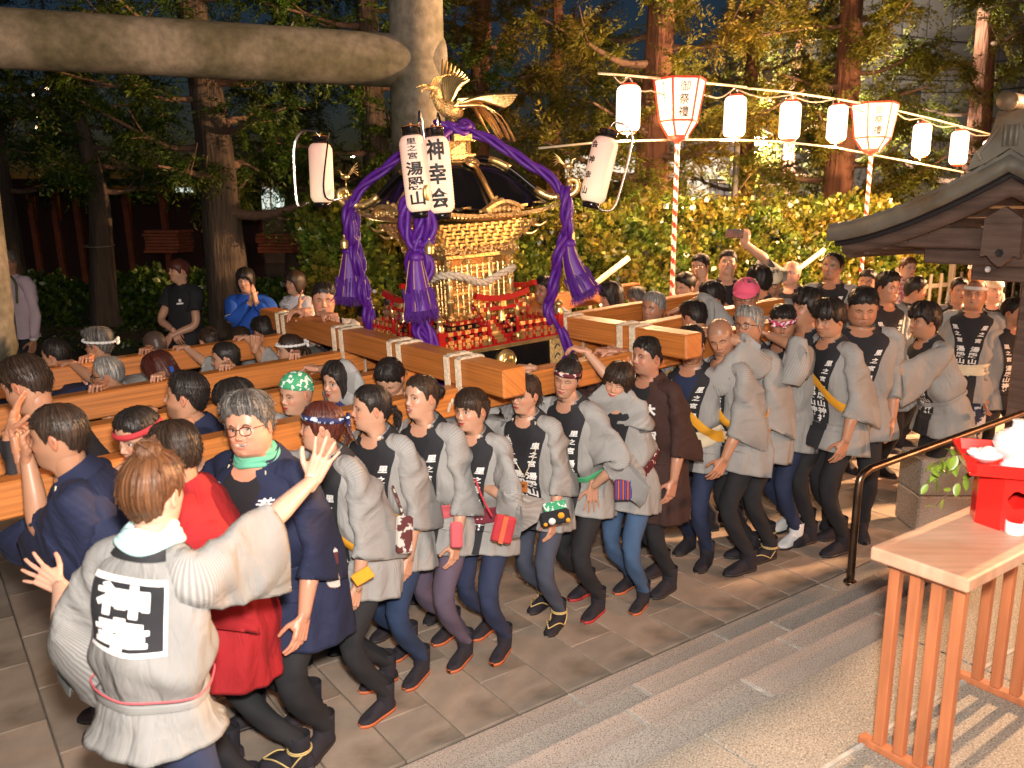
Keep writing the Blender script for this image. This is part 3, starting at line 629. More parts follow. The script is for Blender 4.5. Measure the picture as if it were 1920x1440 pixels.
# made-up housing and pole for the assumed flood lamp (right of the frame)
fl = empty('flood_lamp', (FLOOD_P[0], FLOOD_P[1], 0), 'assumed flood lamp on an added pole, unseen to the right of the path', 'lamp')
a = Acc(); tube(a, [(FLOOD_P[0] + .15, FLOOD_P[1], 0), (FLOOD_P[0] + .15, FLOOD_P[1], FLOOD_P[2])], .03, 8); box(a, (FLOOD_P[0] + .22, FLOOD_P[1], FLOOD_P[2]), (.05, .16, .12)); a.build('pole', M['steel'], fl)
sl_ = empty('assumed_side_lamp', (SIDE_P[0], SIDE_P[1], 0), 'assumed warm lamp on an added short pole, unseen right of the offering table', 'lamp')  # lamp and pole made up to go with the assumed side light
a = Acc(); tube(a, [(SIDE_P[0] + .12, SIDE_P[1], 0), (SIDE_P[0] + .12, SIDE_P[1], SIDE_P[2])], .02, 8); box(a, (SIDE_P[0] + .16, SIDE_P[1], SIDE_P[2]), (.04, .12, .09)); a.build('pole', M['steel'], sl_)
# ================================================================== PORTABLE SHRINE
CD, CN, TILT = 2.88, 4.42, .055
MC = W(CD, CN, 0)
def lz(d): return 1.36 + TILT * (d - 2.2)          # top of the long beams
A_ = nrm(DV + ZV * TILT); B_ = NV; U_ = np.cross(A_, B_)
MO = MC + ZV * lz(CD)                                # local origin: centre, at beam top level
LA = np.array([A_, B_, U_])
def LM(a, b, z): return MO + A_ * a + B_ * b + U_ * z
def LMv(V): return MO + np.asarray(V) @ LA
mik = empty('portable_shrine', MC, 'ornate black and gold portable shrine with purple cords, carried on cedar beams', 'portable shrine')
ND, NH = .056, .070
BN = [5.72, 4.77, 4.04, 3.44]
for i, n in enumerate(BN):
    d0, d1 = (-.05, 5.6) if i else (.33, 5.7)
    if i == 3: d1 = 5.15
    a = Acc(); p, q = W(d0, n, lz(d0) - NH), W(d1, n, lz(d1) - NH)
    bar(a, p, q, ND, NH, bev=.008); a.build('carrying_beam', M['cedar'], mik)
CB = [(2.245, 3.02, 6.15), (3.425, 2.99, 5.9)]
CROSSOBJ = []
for dd_, n0, n1 in CB:
    z = lz(dd_) + .004; a = Acc(); c = W(dd_, (n0 + n1) / 2, z + .068); box(a, c, (.066, (n1 - n0) / 2, .068), LA, .009)
    CROSSOBJ.append(a.build('crossbeam', M['cedar'], mik))
M['jute'] = mat('jute', (.62, .50, .36), .9, noise=(60, .3), bump=(220, 1, .004, (1, 1, 1)))
def lash(dc, n):
    """two hemp bands binding the crossbeam to a long beam"""
    z = lz(dc)
    a = Acc(); t = .006
    for o in (-.052, .052):
        w2 = .021; c = W(dc, n + o, z)
        for s in (-1, 1):
            box(a, c + A_ * s * (.066 + t / 2) + U_ * -.01, (t / 2, w2, .155), LA, .0)
        box(a, c + U_ * (.144), (.066 + t, w2, t / 2), LA); box(a, c - U_ * (.16), (.066 + t, w2, t / 2), LA)
        for k in range(4):
            for s in (-1, 1):
                y = o + (-.0155 + k * .0103)
                tube(a, [W(dc, n + y, z) + A_ * s * .074 + U_ * -.165, W(dc, n + y, z) + A_ * s * .074 + U_ * .14, W(dc, n + y, z) + U_ * .149 + A_ * s * .05, W(dc, n + y, z) + U_ * .149], .0052, 5)
    rs = np.random.RandomState(int(n * 100 + dc * 10))
    for s in (-1,):
        k0 = W(dc, n - .0, z) + A_ * s * .10 - U_ * .07
        for q in range(5): tube(a, bez([k0 + rs.randn(3) * .012 - B_ * .05, k0 + rs.randn(3) * .02 + A_ * s * .03, k0 + rs.randn(3) * .012 + B_ * .05], 7), .012, 6)
        for q in range(2): e = k0 + A_ * s * .05 + U_ * rs.uniform(-.12, .09) + B_ * rs.uniform(-.09, .09); tube(a, bez([k0, (k0 + e) / 2 + rs.randn(3) * .02, e], 6), np.linspace(.012, .007, 6), 6)
    a.build('rope_lashing', M['jute'], mik, kind='stuff')
for dc, _, _ in CB:
    for n in BN: lash(dc, n)
# ---- skirt (black base) and its plates
S = .445
a = Acc(); box(a, LM(0, 0, -.055), (S, S, .075), LA, .006); a.build('base', M['black'], mik)
def face(k):
    """in-plane axes and outward normal of side k: 0 near (-b), 1 right (+a), 2 far, 3 front (-a)"""
    return [(A_, -B_), (B_, A_), (-A_, B_), (-B_, -A_)][k]
for k in range(4):
    t, n = face(k)
    for s in (-1, 1):
        a = Acc(); c = MO + t * s * (S - .055) + n * (S + .005) - U_ * .055
        box(a, c, (.052, .005, .078), np.array([t, n, U_]), .003); pl = a.build('corner_plate', M['goldfine'], mik)
        b = Acc()
        for zz in (-.03, .028): tube(b, bez([c + n * .006 + t * -s * .02 + U_ * (zz - .012), c + n * .006 + t * s * .002 + U_ * (zz + .012), c + n * .006 + t * s * .022 + U_ * (zz - .004)], 7), .0045, 5)
        b.build('swirl', M['blackmatt'], pl, kind='stuff')
    a = Acc(); c = MO + n * (S + .012) - U_ * .055; ax3 = np.array([t, np.cross(n, t), n])
    lathe(a, c, [(0, .026), (.03, .024), (.055, .016), (.066, .004), (.068, -.008)], ax3, 28); m_ = a.build('crest_disc', M['gold'], mik)
    b = Acc()
    for q in range(3):
        th = q * 2.094 + .3; pts = [c + n * .026 + (t * math.cos(th + x) + np.cross(n, t) * math.sin(th + x)) * r for x, r in ((0, .022), (.5, .034), (1.0, .044), (1.6, .05), (2.2, .053))]
        tube(b, bez(pts, 10), np.linspace(.016, .002, 10), 7)
    b.build('comma_relief', M['gold'], m_, kind='stuff')
# ---- floor edge, red and gold fence
a = Acc(); box(a, LM(0, 0, .03), (S + .012, S + .012, .012), LA, .003); a.build('lower_rim', M['gold'], mik)
a = Acc(); box(a, LM(0, 0, .046), (S + .004, S + .004, .006), LA); a.build('deck', M['redlacq'], mik)
for k in range(4):
    t, n = face(k)
    for s in (-1, 1):
        r = Acc(); g = Acc(); x0, x1 = .14, S - .015
        for i, zz in enumerate((.062, .10, .148)):
            bar(r, MO + t * s * x0 + n * (S - .01) + U_ * zz, MO + t * s * x1 + n * (S - .01) + U_ * zz, .006, .0085 if i < 2 else .011)
        m = 5
        for q in range(m + 1):
            x = x0 + (x1 - x0) * q / m; c = MO + t * s * x + n * (S - .01)
            box(r, c + U_ * .098, (.009, .009, .055), np.array([t, n, U_]))
            for zz in (.062, .10, .148): box(g, c + U_ * zz, (.017 if q % 2 == 0 else .012, .0105, .011), np.array([t, n, U_]))
            box(g, c + U_ * .078, (.0105, .0105, .008), np.array([t, n, U_]))
        for q in range(m): x = x0 + (x1 - x0) * (q + .5) / m; box(r, MO + t * s * x + n * (S - .012) + U_ * .082, (.011, .005, .024), np.array([t, n, U_])); box(g, MO + t * s * x + n * (S - .006) + U_ * .082, (.005, .004, .013), np.array([t, n, U_]))
        # little corner return steps
        f_ = r.build('railing', M['redlacq'], mik, kind='stuff'); g.build('railing_mounts', M['gold'], f_, kind='stuff')
    # corner post with onion cap
    c = MO + t * (S - .012) + n * (S - .012); a = Acc(); box(a, c + U_ * .11, (.02, .02, .075), LA, .003); p_ = a.build('corner_post', M['redlacq'], mik)
    b = Acc(); lathe(b, c + U_ * .165, [(.022, 0), (.026, .015), (.018, .03), (.017, .055), (.03, .062), (.034, .07), (.018, .078), (.012, .088), (.0, .1)], LA, 14); box(b, c + U_ * .06, (.022, .022, .014), LA); b.build('onion_cap', M['gold'], p_, kind='stuff')
# ---- stepped terraces up to the sanctuary
for k, (h, z) in enumerate([(.33, .065), (.30, .09), (.275, .115), (.25, .14), (.235, .165)]):
    a = Acc(); box(a, LM(0, 0, z), (h, h, .0125), LA, .003); a.build('terrace', M['redlacq'] if k % 2 == 0 else M['black'], mik)
    g = Acc()
    for kk in range(4):
        t, n = face(kk)
        for x in np.linspace(-h + .02, h - .02, 9): box(g, MO + t * x + n * (h + .001) + U_ * z, (.013, .003, .008), np.array([t, n, U_]))
    g.build('terrace_mounts', M['gold'], mik, kind='stuff')
for k in range(4):
    t, n = face(k)
    st = Acc(); g = Acc()
    for i in range(7):
        c = MO + n * (.40 - i * .026) + U_ * (.06 + i * .019); box(st, c, (.062, .016, .0095), np.array([t, n, U_])); box(g, c + U_ * .0005 + n * .001, (.034, .0162, .0098), np.array([t, n, U_]))
    s_ = st.build('stair', M['redlacq'], mik, kind='stuff'); g.build('stair_treads', M['gold'], s_, kind='stuff')
    for s in (-1, 1):
        a = Acc(); p, q = MO + t * s * .075 + n * .42 + U_ * .13, MO + t * s * .075 + n * .235 + U_ * .265; tube(a, [p, q], .007, 8)
        for f in (0, .33, .66, 1): x = p + (q - p) * f; tube(a, [x - U_ * .06, x + U_ * .012], .006, 6)
        a.build('stair_rail', M['redlacq'], mik)
        b = Acc(); 
        for f in (0, .33, .66, 1): x = p + (q - p) * f; sphere(b, x + U_ * .018, (.009, .009, .014), LA, 8, 6)
        b.build('stair_rail_caps', M['gold'], mik, kind='stuff')
    # miniature gate in the middle of the side
    r = Acc(); g = Acc(); tw = .105; z0 = .05
    for s in (-1, 1):
        c = MO + t * s * tw + n * (S - .005); tube(r, [c + U_ * z0, c + U_ * .30], .0115, 10); tube(g, [c + U_ * z0, c + U_ * (z0 + .05)], .014, 10); tube(g, [c + U_ * .20, c + U_ * .275], .0135, 10)
    bar(r, MO + t * -.15 + n * (S - .005) + U_ * .262, MO + t * .15 + n * (S - .005) + U_ * .262, .009, .011)
    P = [MO + t * x + n * (S - .005) + U_ * (.318 + .018 * (x / .19) ** 2 * 1.6) for x in np.linspace(-.19, .19, 11)]
    for i in range(10): bar(r, P[i], P[i + 1], .016, .017)
    box(g, MO + n * (S + .004) + U_ * .288, (.018, .006, .02), np.array([t, n, U_]))
    for s in (-1, 1): box(g, MO + t * s * .155 + n * (S - .005) + U_ * .262, (.012, .0095, .0115), np.array([t, n, U_]))
    t_ = r.build('miniature_gate', M['redlacq'], mik, kind='stuff'); g.build('gate_mounts', M['gold'], t_, kind='stuff')
# ---- sanctuary
HB = .222
a = Acc(); box(a, LM(0, 0, .37), (HB - .012, HB - .012, .20), LA); a.build('sanctuary_core', M['darkgold'], mik)
for k in range(4):
    t, n = face(k)
    for x in (-HB, -HB * .36, HB * .36):
        a = Acc(); c = MO + t * x + n * HB; r_ = .019 if x == -HB else .0125; tube(a, [c + U_ * .18, c + U_ * .56], r_, 12); p_ = a.build('pillar', M['gold'], mik)
        b = Acc()
        for zz in (.2, .30, .41, .53): lathe(b, c + U_ * zz, [(r_, -.014), (r_ + .006, -.011), (r_ + .006, .011), (r_, .014)], LA, 12)
        b.build('pillar_band', M['goldfine'], p_, kind='stuff')
    # lattice panels and carved reliefs
    rs = np.random.RandomState(50 + k); g = Acc(); bl = Acc()
    for bay in (-1, 0, 1):
        xc = bay * HB * .68; wv = HB * (.27 if bay else .3)
        box(bl, MO + t * xc + n * (HB - .006) + U_ * .36, (wv, .004, .155), np.array([t, n, U_]))
        for zz in np.linspace(.22, .5, 8): bar(g, MO + t * (xc - wv) + n * (HB + .001) + U_ * zz, MO + t * (xc + wv) + n * (HB + .001) + U_ * zz, .004, .0045)
        for x in np.linspace(xc - wv, xc + wv, 4): bar(g, MO + t * x + n * (HB + .002) + U_ * .21, MO + t * x + n * (HB + .002) + U_ * .51, .0035, .0035, (0, 1, 0))
        for _ in range(16): sphere(g, MO + t * (xc + rs.uniform(-wv, wv)) + n * (HB + .008) + U_ * rs.choice([.23, .25, .38, .4, .48]), (.013, .008, .010), np.array([t, n, U_]), 6, 4)
    l_ = bl.build('lattice_back', M['darkgold'], mik); g.build('lattice', M['gold'], l_, kind='stuff')
    # carved frieze
    g = Acc()
    for x in np.linspace(-HB - .03, HB + .03, 26):
        for zz in (.585, .605): sphere(g, MO + t * (x + rs.uniform(-.006, .006)) + n * (HB + .02 + rs.uniform(0, .018)) + U_ * (zz + rs.uniform(-.008, .008)), (.014, .011, .013), np.array([t, n, U_]), 7, 5)
    g.build('carved_frieze', M['goldfine'], mik, kind='stuff')
a = Acc(); box(a, LM(0, 0, .56), (HB + .03, HB + .03, .012), LA, .003); a.build('tie_beam', M['gold'], mik)
# bracket tiers: rows of blocks stepping outwards
for r in range(6):
    h = HB + .03 + r * .020; z = .625 + r * .024; g = Acc()
    box(g, LM(0, 0, z), (h - .012, h - .012, .006), LA)
    for k in range(4):
        t, n = face(k); m = 7 + r
        for i in range(m):
            x = -h + 2 * h * (i + (.25 if r % 2 else .5)) / m
            box(g, MO + t * x + n * h + U_ * (z + .004), (.0135, .014, .009), np.array([t, n, U_]), .002); box(g, MO + t * x + n * (h - .012) + U_ * (z - .010), (.008, .014, .006), np.array([t, n, U_]))
        if r in (2, 4):
            dg = nrm(t + n); c = MO + (t + n) * h + U_ * z; tube(g, bez([c, c + dg * .05 - U_ * .006, c + dg * .09 + U_ * .02], 6), np.linspace(.014, .004, 6), 7)
    g.build('bracket_tier', M['gold'], mik, kind='stuff')
EV, EZ = .445, .80
# eave board with rafters
for k in range(4):
    t, n = face(k); g = Acc(); m = 34
    for i in range(m):
        x = -EV + 2 * EV * (i + .5) / m; up = .045 * abs(x / EV) ** 3
        bar(g, MO + t * x * .8 + n * (EV * .76) + U_ * (EZ - .035 + up), MO + t * x + n * (EV + .0) + U_ * (EZ - .014 + up), .0055, .006)
    g.build('rafters', M['gold'], mik, kind='stuff')
    g = Acc(); P = [MO + t * x + n * (EV + .004) + U_ * (EZ - .004 + .045 * abs(x / EV) ** 3) for x in np.linspace(-EV, EV, 17)]
    for i in range(16): bar(g, P[i], P[i + 1], .007, .010)
    g.build('eave_rim', M['goldfine'], mik)
# roof
def roofpt(x, y):
    """height of the roof over local (x,y)"""
    m = np.maximum(np.abs(x), np.abs(y)); o = np.minimum(np.abs(x), np.abs(y))
    s = np.clip((m - .10) / (EV - .10), 0, 1); s2 = s ** 1.3; S_ = s2 * s2 * (3 - 2 * s2)
    z = EZ + .02 + .295 * (1 - (.10 * s + .90 * S_))
    return z + .045 * (o / EV) ** 3 * s
g = 41; xs = np.linspace(-EV - .012, EV + .012, g); X, Y = np.meshgrid(xs, xs); Z = roofpt(X, Y)
a = Acc(); a.add(LMv(np.stack([X, Y, Z], -1).reshape(-1, 3)), ringfaces(g, g, False)); 
a.add(LMv(np.stack([X, Y, np.full_like(Z, 0) + EZ - .012 + .045 * (np.minimum(np.abs(X), np.abs(Y)) / EV) ** 3 * (np.maximum(np.abs(X), np.abs(Y)) / EV)], -1).reshape(-1, 3)), ringfaces(g, g, False, True)); a.build('roof', M['black'], mik)
def roofline(f, n=20, off=.008):
    return [LM(*(lambda x, y: (x, y, float(roofpt(np.array(x), np.array(y))) + off))(*f(q))) for q in np.linspace(0, 1, n)]
for sx, sy in ((-1, -1), (1, -1), (1, 1), (-1, 1)):
    P = roofline(lambda q: (sx * (.09 + (EV - .08) * q), sy * (.09 + (EV - .08) * q)), 18, .012)
    a = Acc(); tube(a, P, np.r_[np.full(12, .017), np.linspace(.017, .02, 6)], 8); a.build('hip_ridge', M['black'], mik)
    b = Acc(); tube(b, P[3:8], .0195, 10); tube(b, P[12:], .0215, 10); b.build('hip_ridge_cap', M['gold'], mik, kind='stuff')
    # curled finial and small bird
    dg = nrm(A_ * sx + B_ * sy); c = P[-1]; a = Acc()
    tube(a, bez([c - dg * .02, c + dg * .05, c + dg * .10 + U_ * .035, c + dg * .10 + U_ * .085, c + dg * .055 + U_ * .095, c + dg * .05 + U_ * .06], 16), np.linspace(.024, .012, 16), 9, flat=1.0)
    sphere(a, c + dg * .055 + U_ * .055, (.022, .03, .03), np.array([dg, np.cross(U_, dg), U_]), 10, 7); f_ = a.build('curled_finial', M['gold'], mik)
    b = Acc(); q = c + dg * .05 + U_ * .10; tube(b, [q, q + U_ * .05], .004, 6); sphere(b, q + U_ * .072, (.028, .016, .018), np.array([dg, np.cross(U_, dg), U_]), 10, 7)
    tube(b, bez([q + U_ * .08 + dg * .02, q + U_ * .11 + dg * .032, q + U_ * .115 + dg * .05], 6), np.linspace(.008, .003, 6), 6)
    for w_ in range(5): tube(b, bez([q + U_ * .078 - dg * .02, q + U_ * (.10 + w_ * .007) - dg * .055, q + U_ * (.075 + w_ * .02) - dg * .085], 6), np.linspace(.006, .002, 6), 5)
    b.build('small_bird', M['gold'], f_)
for k in range(4):
    t, n = face(k); sx = n @ A_; sy = n @ B_
    def rp(x, y, o=.01):
        v = t * x + n * y; la, lb = v @ A_, v @ B_; return LM(la, lb, float(roofpt(np.array(la), np.array(lb))) + o)
    # round crest with a rod running to a carved ornament above the eave
    a = Acc(); c = rp(0, .20, .022); nn = nrm(np.cross(t, rp(0, .24) - rp(0, .16))); nn = nn if nn @ U_ > 0 else -nn; ax3 = np.array([t, np.cross(nn, t), nn])
    lathe(a, c, [(0, .010), (.03, .010), (.034, .006), (.038, .011), (.044, .008), (.046, -.008)], ax3, 24)
    for q in range(5): th = q * 1.2566; sphere(a, c + (t * math.cos(th) + np.cross(nn, t) * math.sin(th)) * .018 + nn * .011, (.012, .012, .004), ax3, 8, 5)
    a.build('roof_crest', M['gold'], mik)
    a = Acc(); tube(a, [rp(0, .22, .02), rp(0, .30, .03), rp(0, .40, .03)], .012, 8, flat=1.6); a.build('roof_rod', M['darkgold'], mik)
    rs = np.random.RandomState(k + 9); a = Acc(); c = rp(0, .44, .0)
    for q in range(60):
        x = rs.randn() * .045; zz = rs.uniform(0, .075) * math.exp(-(x / .06) ** 2); sphere(a, c + t * x + U_ * zz + n * rs.uniform(-.02, .03), (.013, .010, .011), np.array([t, n, U_]), 6, 5)
    P = [c + t * x + n * .055 + U_ * (.018 + .045 * math.cos(x / .13 * 1.57) - .012) for x in np.linspace(-.13, .13, 13)]
    for i in range(12): bar(a, P[i], P[i + 1], .022, .010)
    for x in np.linspace(-.1, .1, 7): sphere(a, c + t * x + n * .06 + U_ * (-.01 + .02 * math.cos(x * 12)), (.017, .012, .02), np.array([t, n, U_]), 7, 5)
    a.build('gable_ornament', M['goldfine'], mik, kind='stuff')
    g = Acc()
    for s in (-1, 1):
        for x in (.2, .31, .42): c = rp(s * x, EV - .03, .008); box(g, c, (.026, .013, .005), np.array([t, n, U_]), .001); box(g, c + t * .012 + n * .008, (.01, .007, .007), np.array([t, n, U_]))
    g.build('eave_leaf', M['gold'], mik, kind='stuff')
# top box and ridge pad under the phoenix
a = Acc(); box(a, LM(0, 0, 1.135), (.10, .10, .018), LA, .004); box(a, LM(0, 0, 1.19), (.072, .072, .04), LA, .002); tb = a.build('top_box', M['goldfine'], mik)
a = Acc(); box(a, LM(0, 0, 1.245), (.062, .115, .02), LA, .012); box(a, LM(0, 0, 1.245), (.115, .062, .02), LA, .012); a.build('top_bolster', M['black'], mik)
a = Acc()
for k in range(4):
    t, n = face(k); box(a, MO + n * .105 + U_ * 1.245, (.064, .018, .022), np.array([t, n, U_]), .004)
    for s in (-1, 1): box(a, MO + n * .07 + t * s * .07 + U_ * 1.19, (.008, .008, .042), np.array([t, n, U_]))
a.build('bolster_cap', M['gold'], mik, kind='stuff')
# ---- phoenix
ph = Acc(); PB = LM(0, 0, 1.30); fw = nrm(-A_ + B_ * .1); sd = np.cross(U_, fw)
PA = np.array([fw, sd, U_])
tube(ph, bez([PB, PB + U_ * .04 - fw * .01, PB + U_ * .09 - fw * .01], 6), .009, 7)
sphere(ph, PB + U_ * .11, (.085, .05, .052), np.array([nrm(fw + U_ * .25), sd, nrm(U_ - fw * .25)]), 18, 12)
tube(ph, bez([PB + U_ * .12 + fw * .055, PB + U_ * .175 + fw * .085, PB + U_ * .215 + fw * .085, PB + U_ * .235 + fw * .11], 12), np.linspace(.036, .017, 12), 10)
sphere(ph, PB + U_ * .238 + fw * .125, (.03, .02, .02), PA, 12, 8)
for s in (0, 1): tube(ph, bez([PB + U_ * (.245 - s * .012) + fw * .145, PB + U_ * (.25 - s * .022) + fw * .175, PB + U_ * (.236 - s * .03) + fw * (.215 - s * .03)], 8), np.linspace(.011, .003, 8), 6)
for q in range(4): tube(ph, bez([PB + U_ * .255 + fw * (.115 - q * .01), PB + U_ * (.285 + q * .006) + fw * (.10 - q * .02), PB + U_ * (.30 + q * .004) + fw * (.07 - q * .03)], 6), np.linspace(.007, .002, 6), 5)
for s in (-1, 1): tube(ph, bez([PB + U_ * .215 + fw * .11 + sd * s * .01, PB + U_ * .19 + fw * .125 + sd * s * .012, PB + U_ * .175 + fw * .118 + sd * s * .012], 5), .007, 5)
phb = ph.build('phoenix', M['goldfine'], mik)
def feather(acc, P, w0, w1, nrmv, th=.003):
    P = bez(P, 10); n = len(P); T = np.gradient(P, axis=0); T /= np.linalg.norm(T, axis=1)[:, None]; nv = nrm(nrmv); Bv = np.cross(T, nv); Bv /= np.linalg.norm(Bv, axis=1)[:, None]
    ww = (w0 + (w1 - w0) * np.sin(np.linspace(.3, 3.0, n)))[:, None]; V = np.stack([P + Bv * ww, P + nv * (th + ww * .35), P - Bv * ww, P - nv * th], 1); acc.add(V.reshape(-1, 3), ringfaces(n, 4))
    acc.add(V[-1], [[0, 1, 2, 3]])
rs = np.random.RandomState(2)
for s in (-1, 1):
    w_ = Acc()
    for q in range(9):
        f = q / 8; root = PB + U_ * (.13 + .005 * q) + sd * s * .04 - fw * (.03 * f)
        if s < 0: d_ = nrm(U_ * (1.1 - .35 * f) - fw * (.05 + .75 * f) + sd * s * .35); L = .30 - .10 * f
        else: d_ = nrm(-fw * (.9 + .1 * f) + U_ * (.14 - .36 * f) + sd * s * (.35 + .1 * f)); L = .37 - .10 * f
        feather(w_, [root, root + d_ * L * .5 + U_ * .02, root + d_ * L - fw * .02], .007, .016, sd * s + fw * .2)
    for q in range(7):
        f = q / 6; root = PB + U_ * (.13 + .004 * q) + sd * s * .048 - fw * (.02 * f); d_ = nrm((U_ if s < 0 else -fw) * 1.0 - fw * .5 * f + sd * s * .4 - (U_ * .3 * f if s > 0 else 0)); feather(w_, [root, root + d_ * .07, root + d_ * .15], .008, .014, sd * s)
    w_.build('wing', M['gold'], mik, kind='stuff')
tl = Acc()
for q in range(11):
    f = (q - 5) / 5; root = PB + U_ * .11 - fw * .07; L = rs.uniform(.85, 1.1)
    feather(tl, [root, root - fw * .10 + U_ * (.05 - .02 * abs(f)) + sd * f * .05, root - fw * .21 * L + U_ * (-.02 - .03 * abs(f)) + sd * f * .12, root - fw * .30 * L + U_ * (-.17 * L - .02 * abs(f)) + sd * f * .11], .007, .013, U_ + fw * .3)
for q in range(3): feather(tl, [PB + U_ * .13 - fw * .06, PB + U_ * .155 - fw * .18 + sd * (q - 1) * .03, PB + U_ * .165 - fw * .32 + sd * (q - 1) * .07], .008, .014, U_)
tl.build('tail_feathers', M['gold'], mik, kind='stuff')
# ---- sacred straw rope round the sanctuary
sr = Acc(); c = []
for q in np.linspace(0, 1, 60):
    th = q * 6.2832 - .785; m = max(abs(math.cos(th)), abs(math.sin(th))); r = (HB + .035) / m; r = min(r, (HB + .035) * 1.28); c.append(LM(math.cos(th) * r, math.sin(th) * r, .445 - .03 * math.cos(th * 4) + .02 * math.sin(th)))
c = np.array(c); T_, Aa, Bb = frames(c)
for s in range(3):
    ph_ = np.linspace(0, 60, 60) + s * 2.094; tube(sr, bez(c + .012 * (np.cos(ph_)[:, None] * Aa + np.sin(ph_)[:, None] * Bb), 200) if False else np.array([c[int(i * 59 / 299)] * (1 - (i * 59 / 299) % 1) + c[min(59, int(i * 59 / 299) + 1)] * ((i * 59 / 299) % 1) + .013 * (math.cos(i * .2 * 1.4 + s * 2.094) * Aa[int(i * 59 / 299)] + math.sin(i * .28 + s * 2.094) * Bb[int(i * 59 / 299)]) for i in range(300)]), .0125, 6)
sr.build('straw_rope', M['jute'], mik)
# hanging bell on the near gate
for k in (0, 3):
    t, n = face(k); a = Acc(); c = MO + n * (S - .02) + U_ * .22; lathe(a, c, [(.024, -.035), (.022, -.02), (.017, 0), (.016, .02), (.006, .03), (0, .032)], LA, 14); a.build('bell', M['gold'], mik)
# ---- purple cords
M['purple'] = mat('purple_silk', (.085, .012, .22), .5, spec=.4, bump=(70, .5, .004, (1, 1, 1)))
M['purplefr'] = mat('purple_fringe', (.075, .010, .19), .8)
M['goldthread'] = mat('gold_thread', (.42, .27, .10), .6)
def cord(P, n=60, r=.013, ns=3, R=.017, tw=1.0, name='purple_cord'):
    r, R = r * 1.28, R * 1.3; P = bez(P, n); T, A2, B2 = frames(P); L = np.concatenate([[0], np.cumsum(np.linalg.norm(np.diff(P, axis=0), axis=1))]); a = Acc()
    for s in range(ns):
        ph_ = L * tw * 22 + s * 6.2832 / ns; tube(a, P + R * (np.cos(ph_)[:, None] * A2 + np.sin(ph_)[:, None] * B2), r, 8)
    a.build(name, M['purple'], mik)
TP = LM(0, 0, 1.30)
cord([TP + A_ * .03 - B_ * .02, TP + U_ * .03 + A_ * .10, TP + A_ * .14 - U_ * .01, TP + A_ * .07 - U_ * .02 - B_ * .06, TP - A_ * .06 - B_ * .05 + U_ * .01, TP - A_ * .11 + U_ * .02, TP - A_ * .02 + B_ * .05, TP + A_ * .05 - B_ * .08, TP + A_ * .0 - B_ * .1 - U_ * .02, TP - A_ * .07 - B_ * .06], 90, .013, 3, .016, 1)
def tassel(c, L=.33, swing=(0, 0, 0), r0=.035, r1=.085, seed=0):
    sw = np.asarray(swing, float); a = Acc()
    ts = np.linspace(0, 1, 8); k = 28; th = np.linspace(0, 6.2832, k, endpoint=False); P = c + np.outer(ts * L, -ZV) + np.outer(ts ** 1.6, sw)
    rr = (r0 + (r1 - r0) * ts)[:, None] * (1 + .07 * np.sin(th * 7 + seed)[None] * ts[:, None]); T, A2, B2 = frames(P)
    V = P[:, None] + rr[..., None] * (np.cos(th)[None, :, None] * A2[:, None] + np.sin(th)[None, :, None] * B2[:, None]); a.add(V.reshape(-1, 3), ringfaces(8, k)); 
    sphere(a, c + ZV * .012, (r0 * 1.25, r0 * 1.25, .035), None, 14, 8)
    t_ = a.build('tassel', M['purple'], mik)
    f = Acc(); rs = np.random.RandomState(seed)
    for i in range(330):
        q = rs.rand() * 6.2832; r = math.sqrt(rs.rand()); e = P[-1] + (A2[-1] * math.cos(q) + B2[-1] * math.sin(q)) * r1 * r; d_ = nrm(-ZV + (A2[-1] * math.cos(q) + B2[-1] * math.sin(q)) * .35 * r + sw * 1.5 + rs.randn(3) * .3)
        u_ = rs.uniform(.75, 1.0); s0 = e + (T[-1] * -.12 * u_); tube(f, [s0, e + rs.randn(3) * .004, e + d_ * rs.uniform(.03, .075)], [.003, .0025, .001], 3, cap=False)
    f.build('fringe', M['purplefr'], t_, kind='stuff')
    g = Acc()
    for q in range(6): tube(g, np.array([P[i] + rr[i, (q * 5) % k] * 1.04 * (A2[i] * math.cos(th[(q * 5) % k]) + B2[i] * math.sin(th[(q * 5) % k])) for i in range(8)]), .0028, 5)
    lathe(g, c + ZV * .006, [(r0 * 1.0, .03), (r0 * 1.3, .02), (r0 * 1.32, .0), (r0 * 1.1, -.012)], None, 16, mi=1) if False else None
    g.build('gold_cord', M['goldthread'], t_)
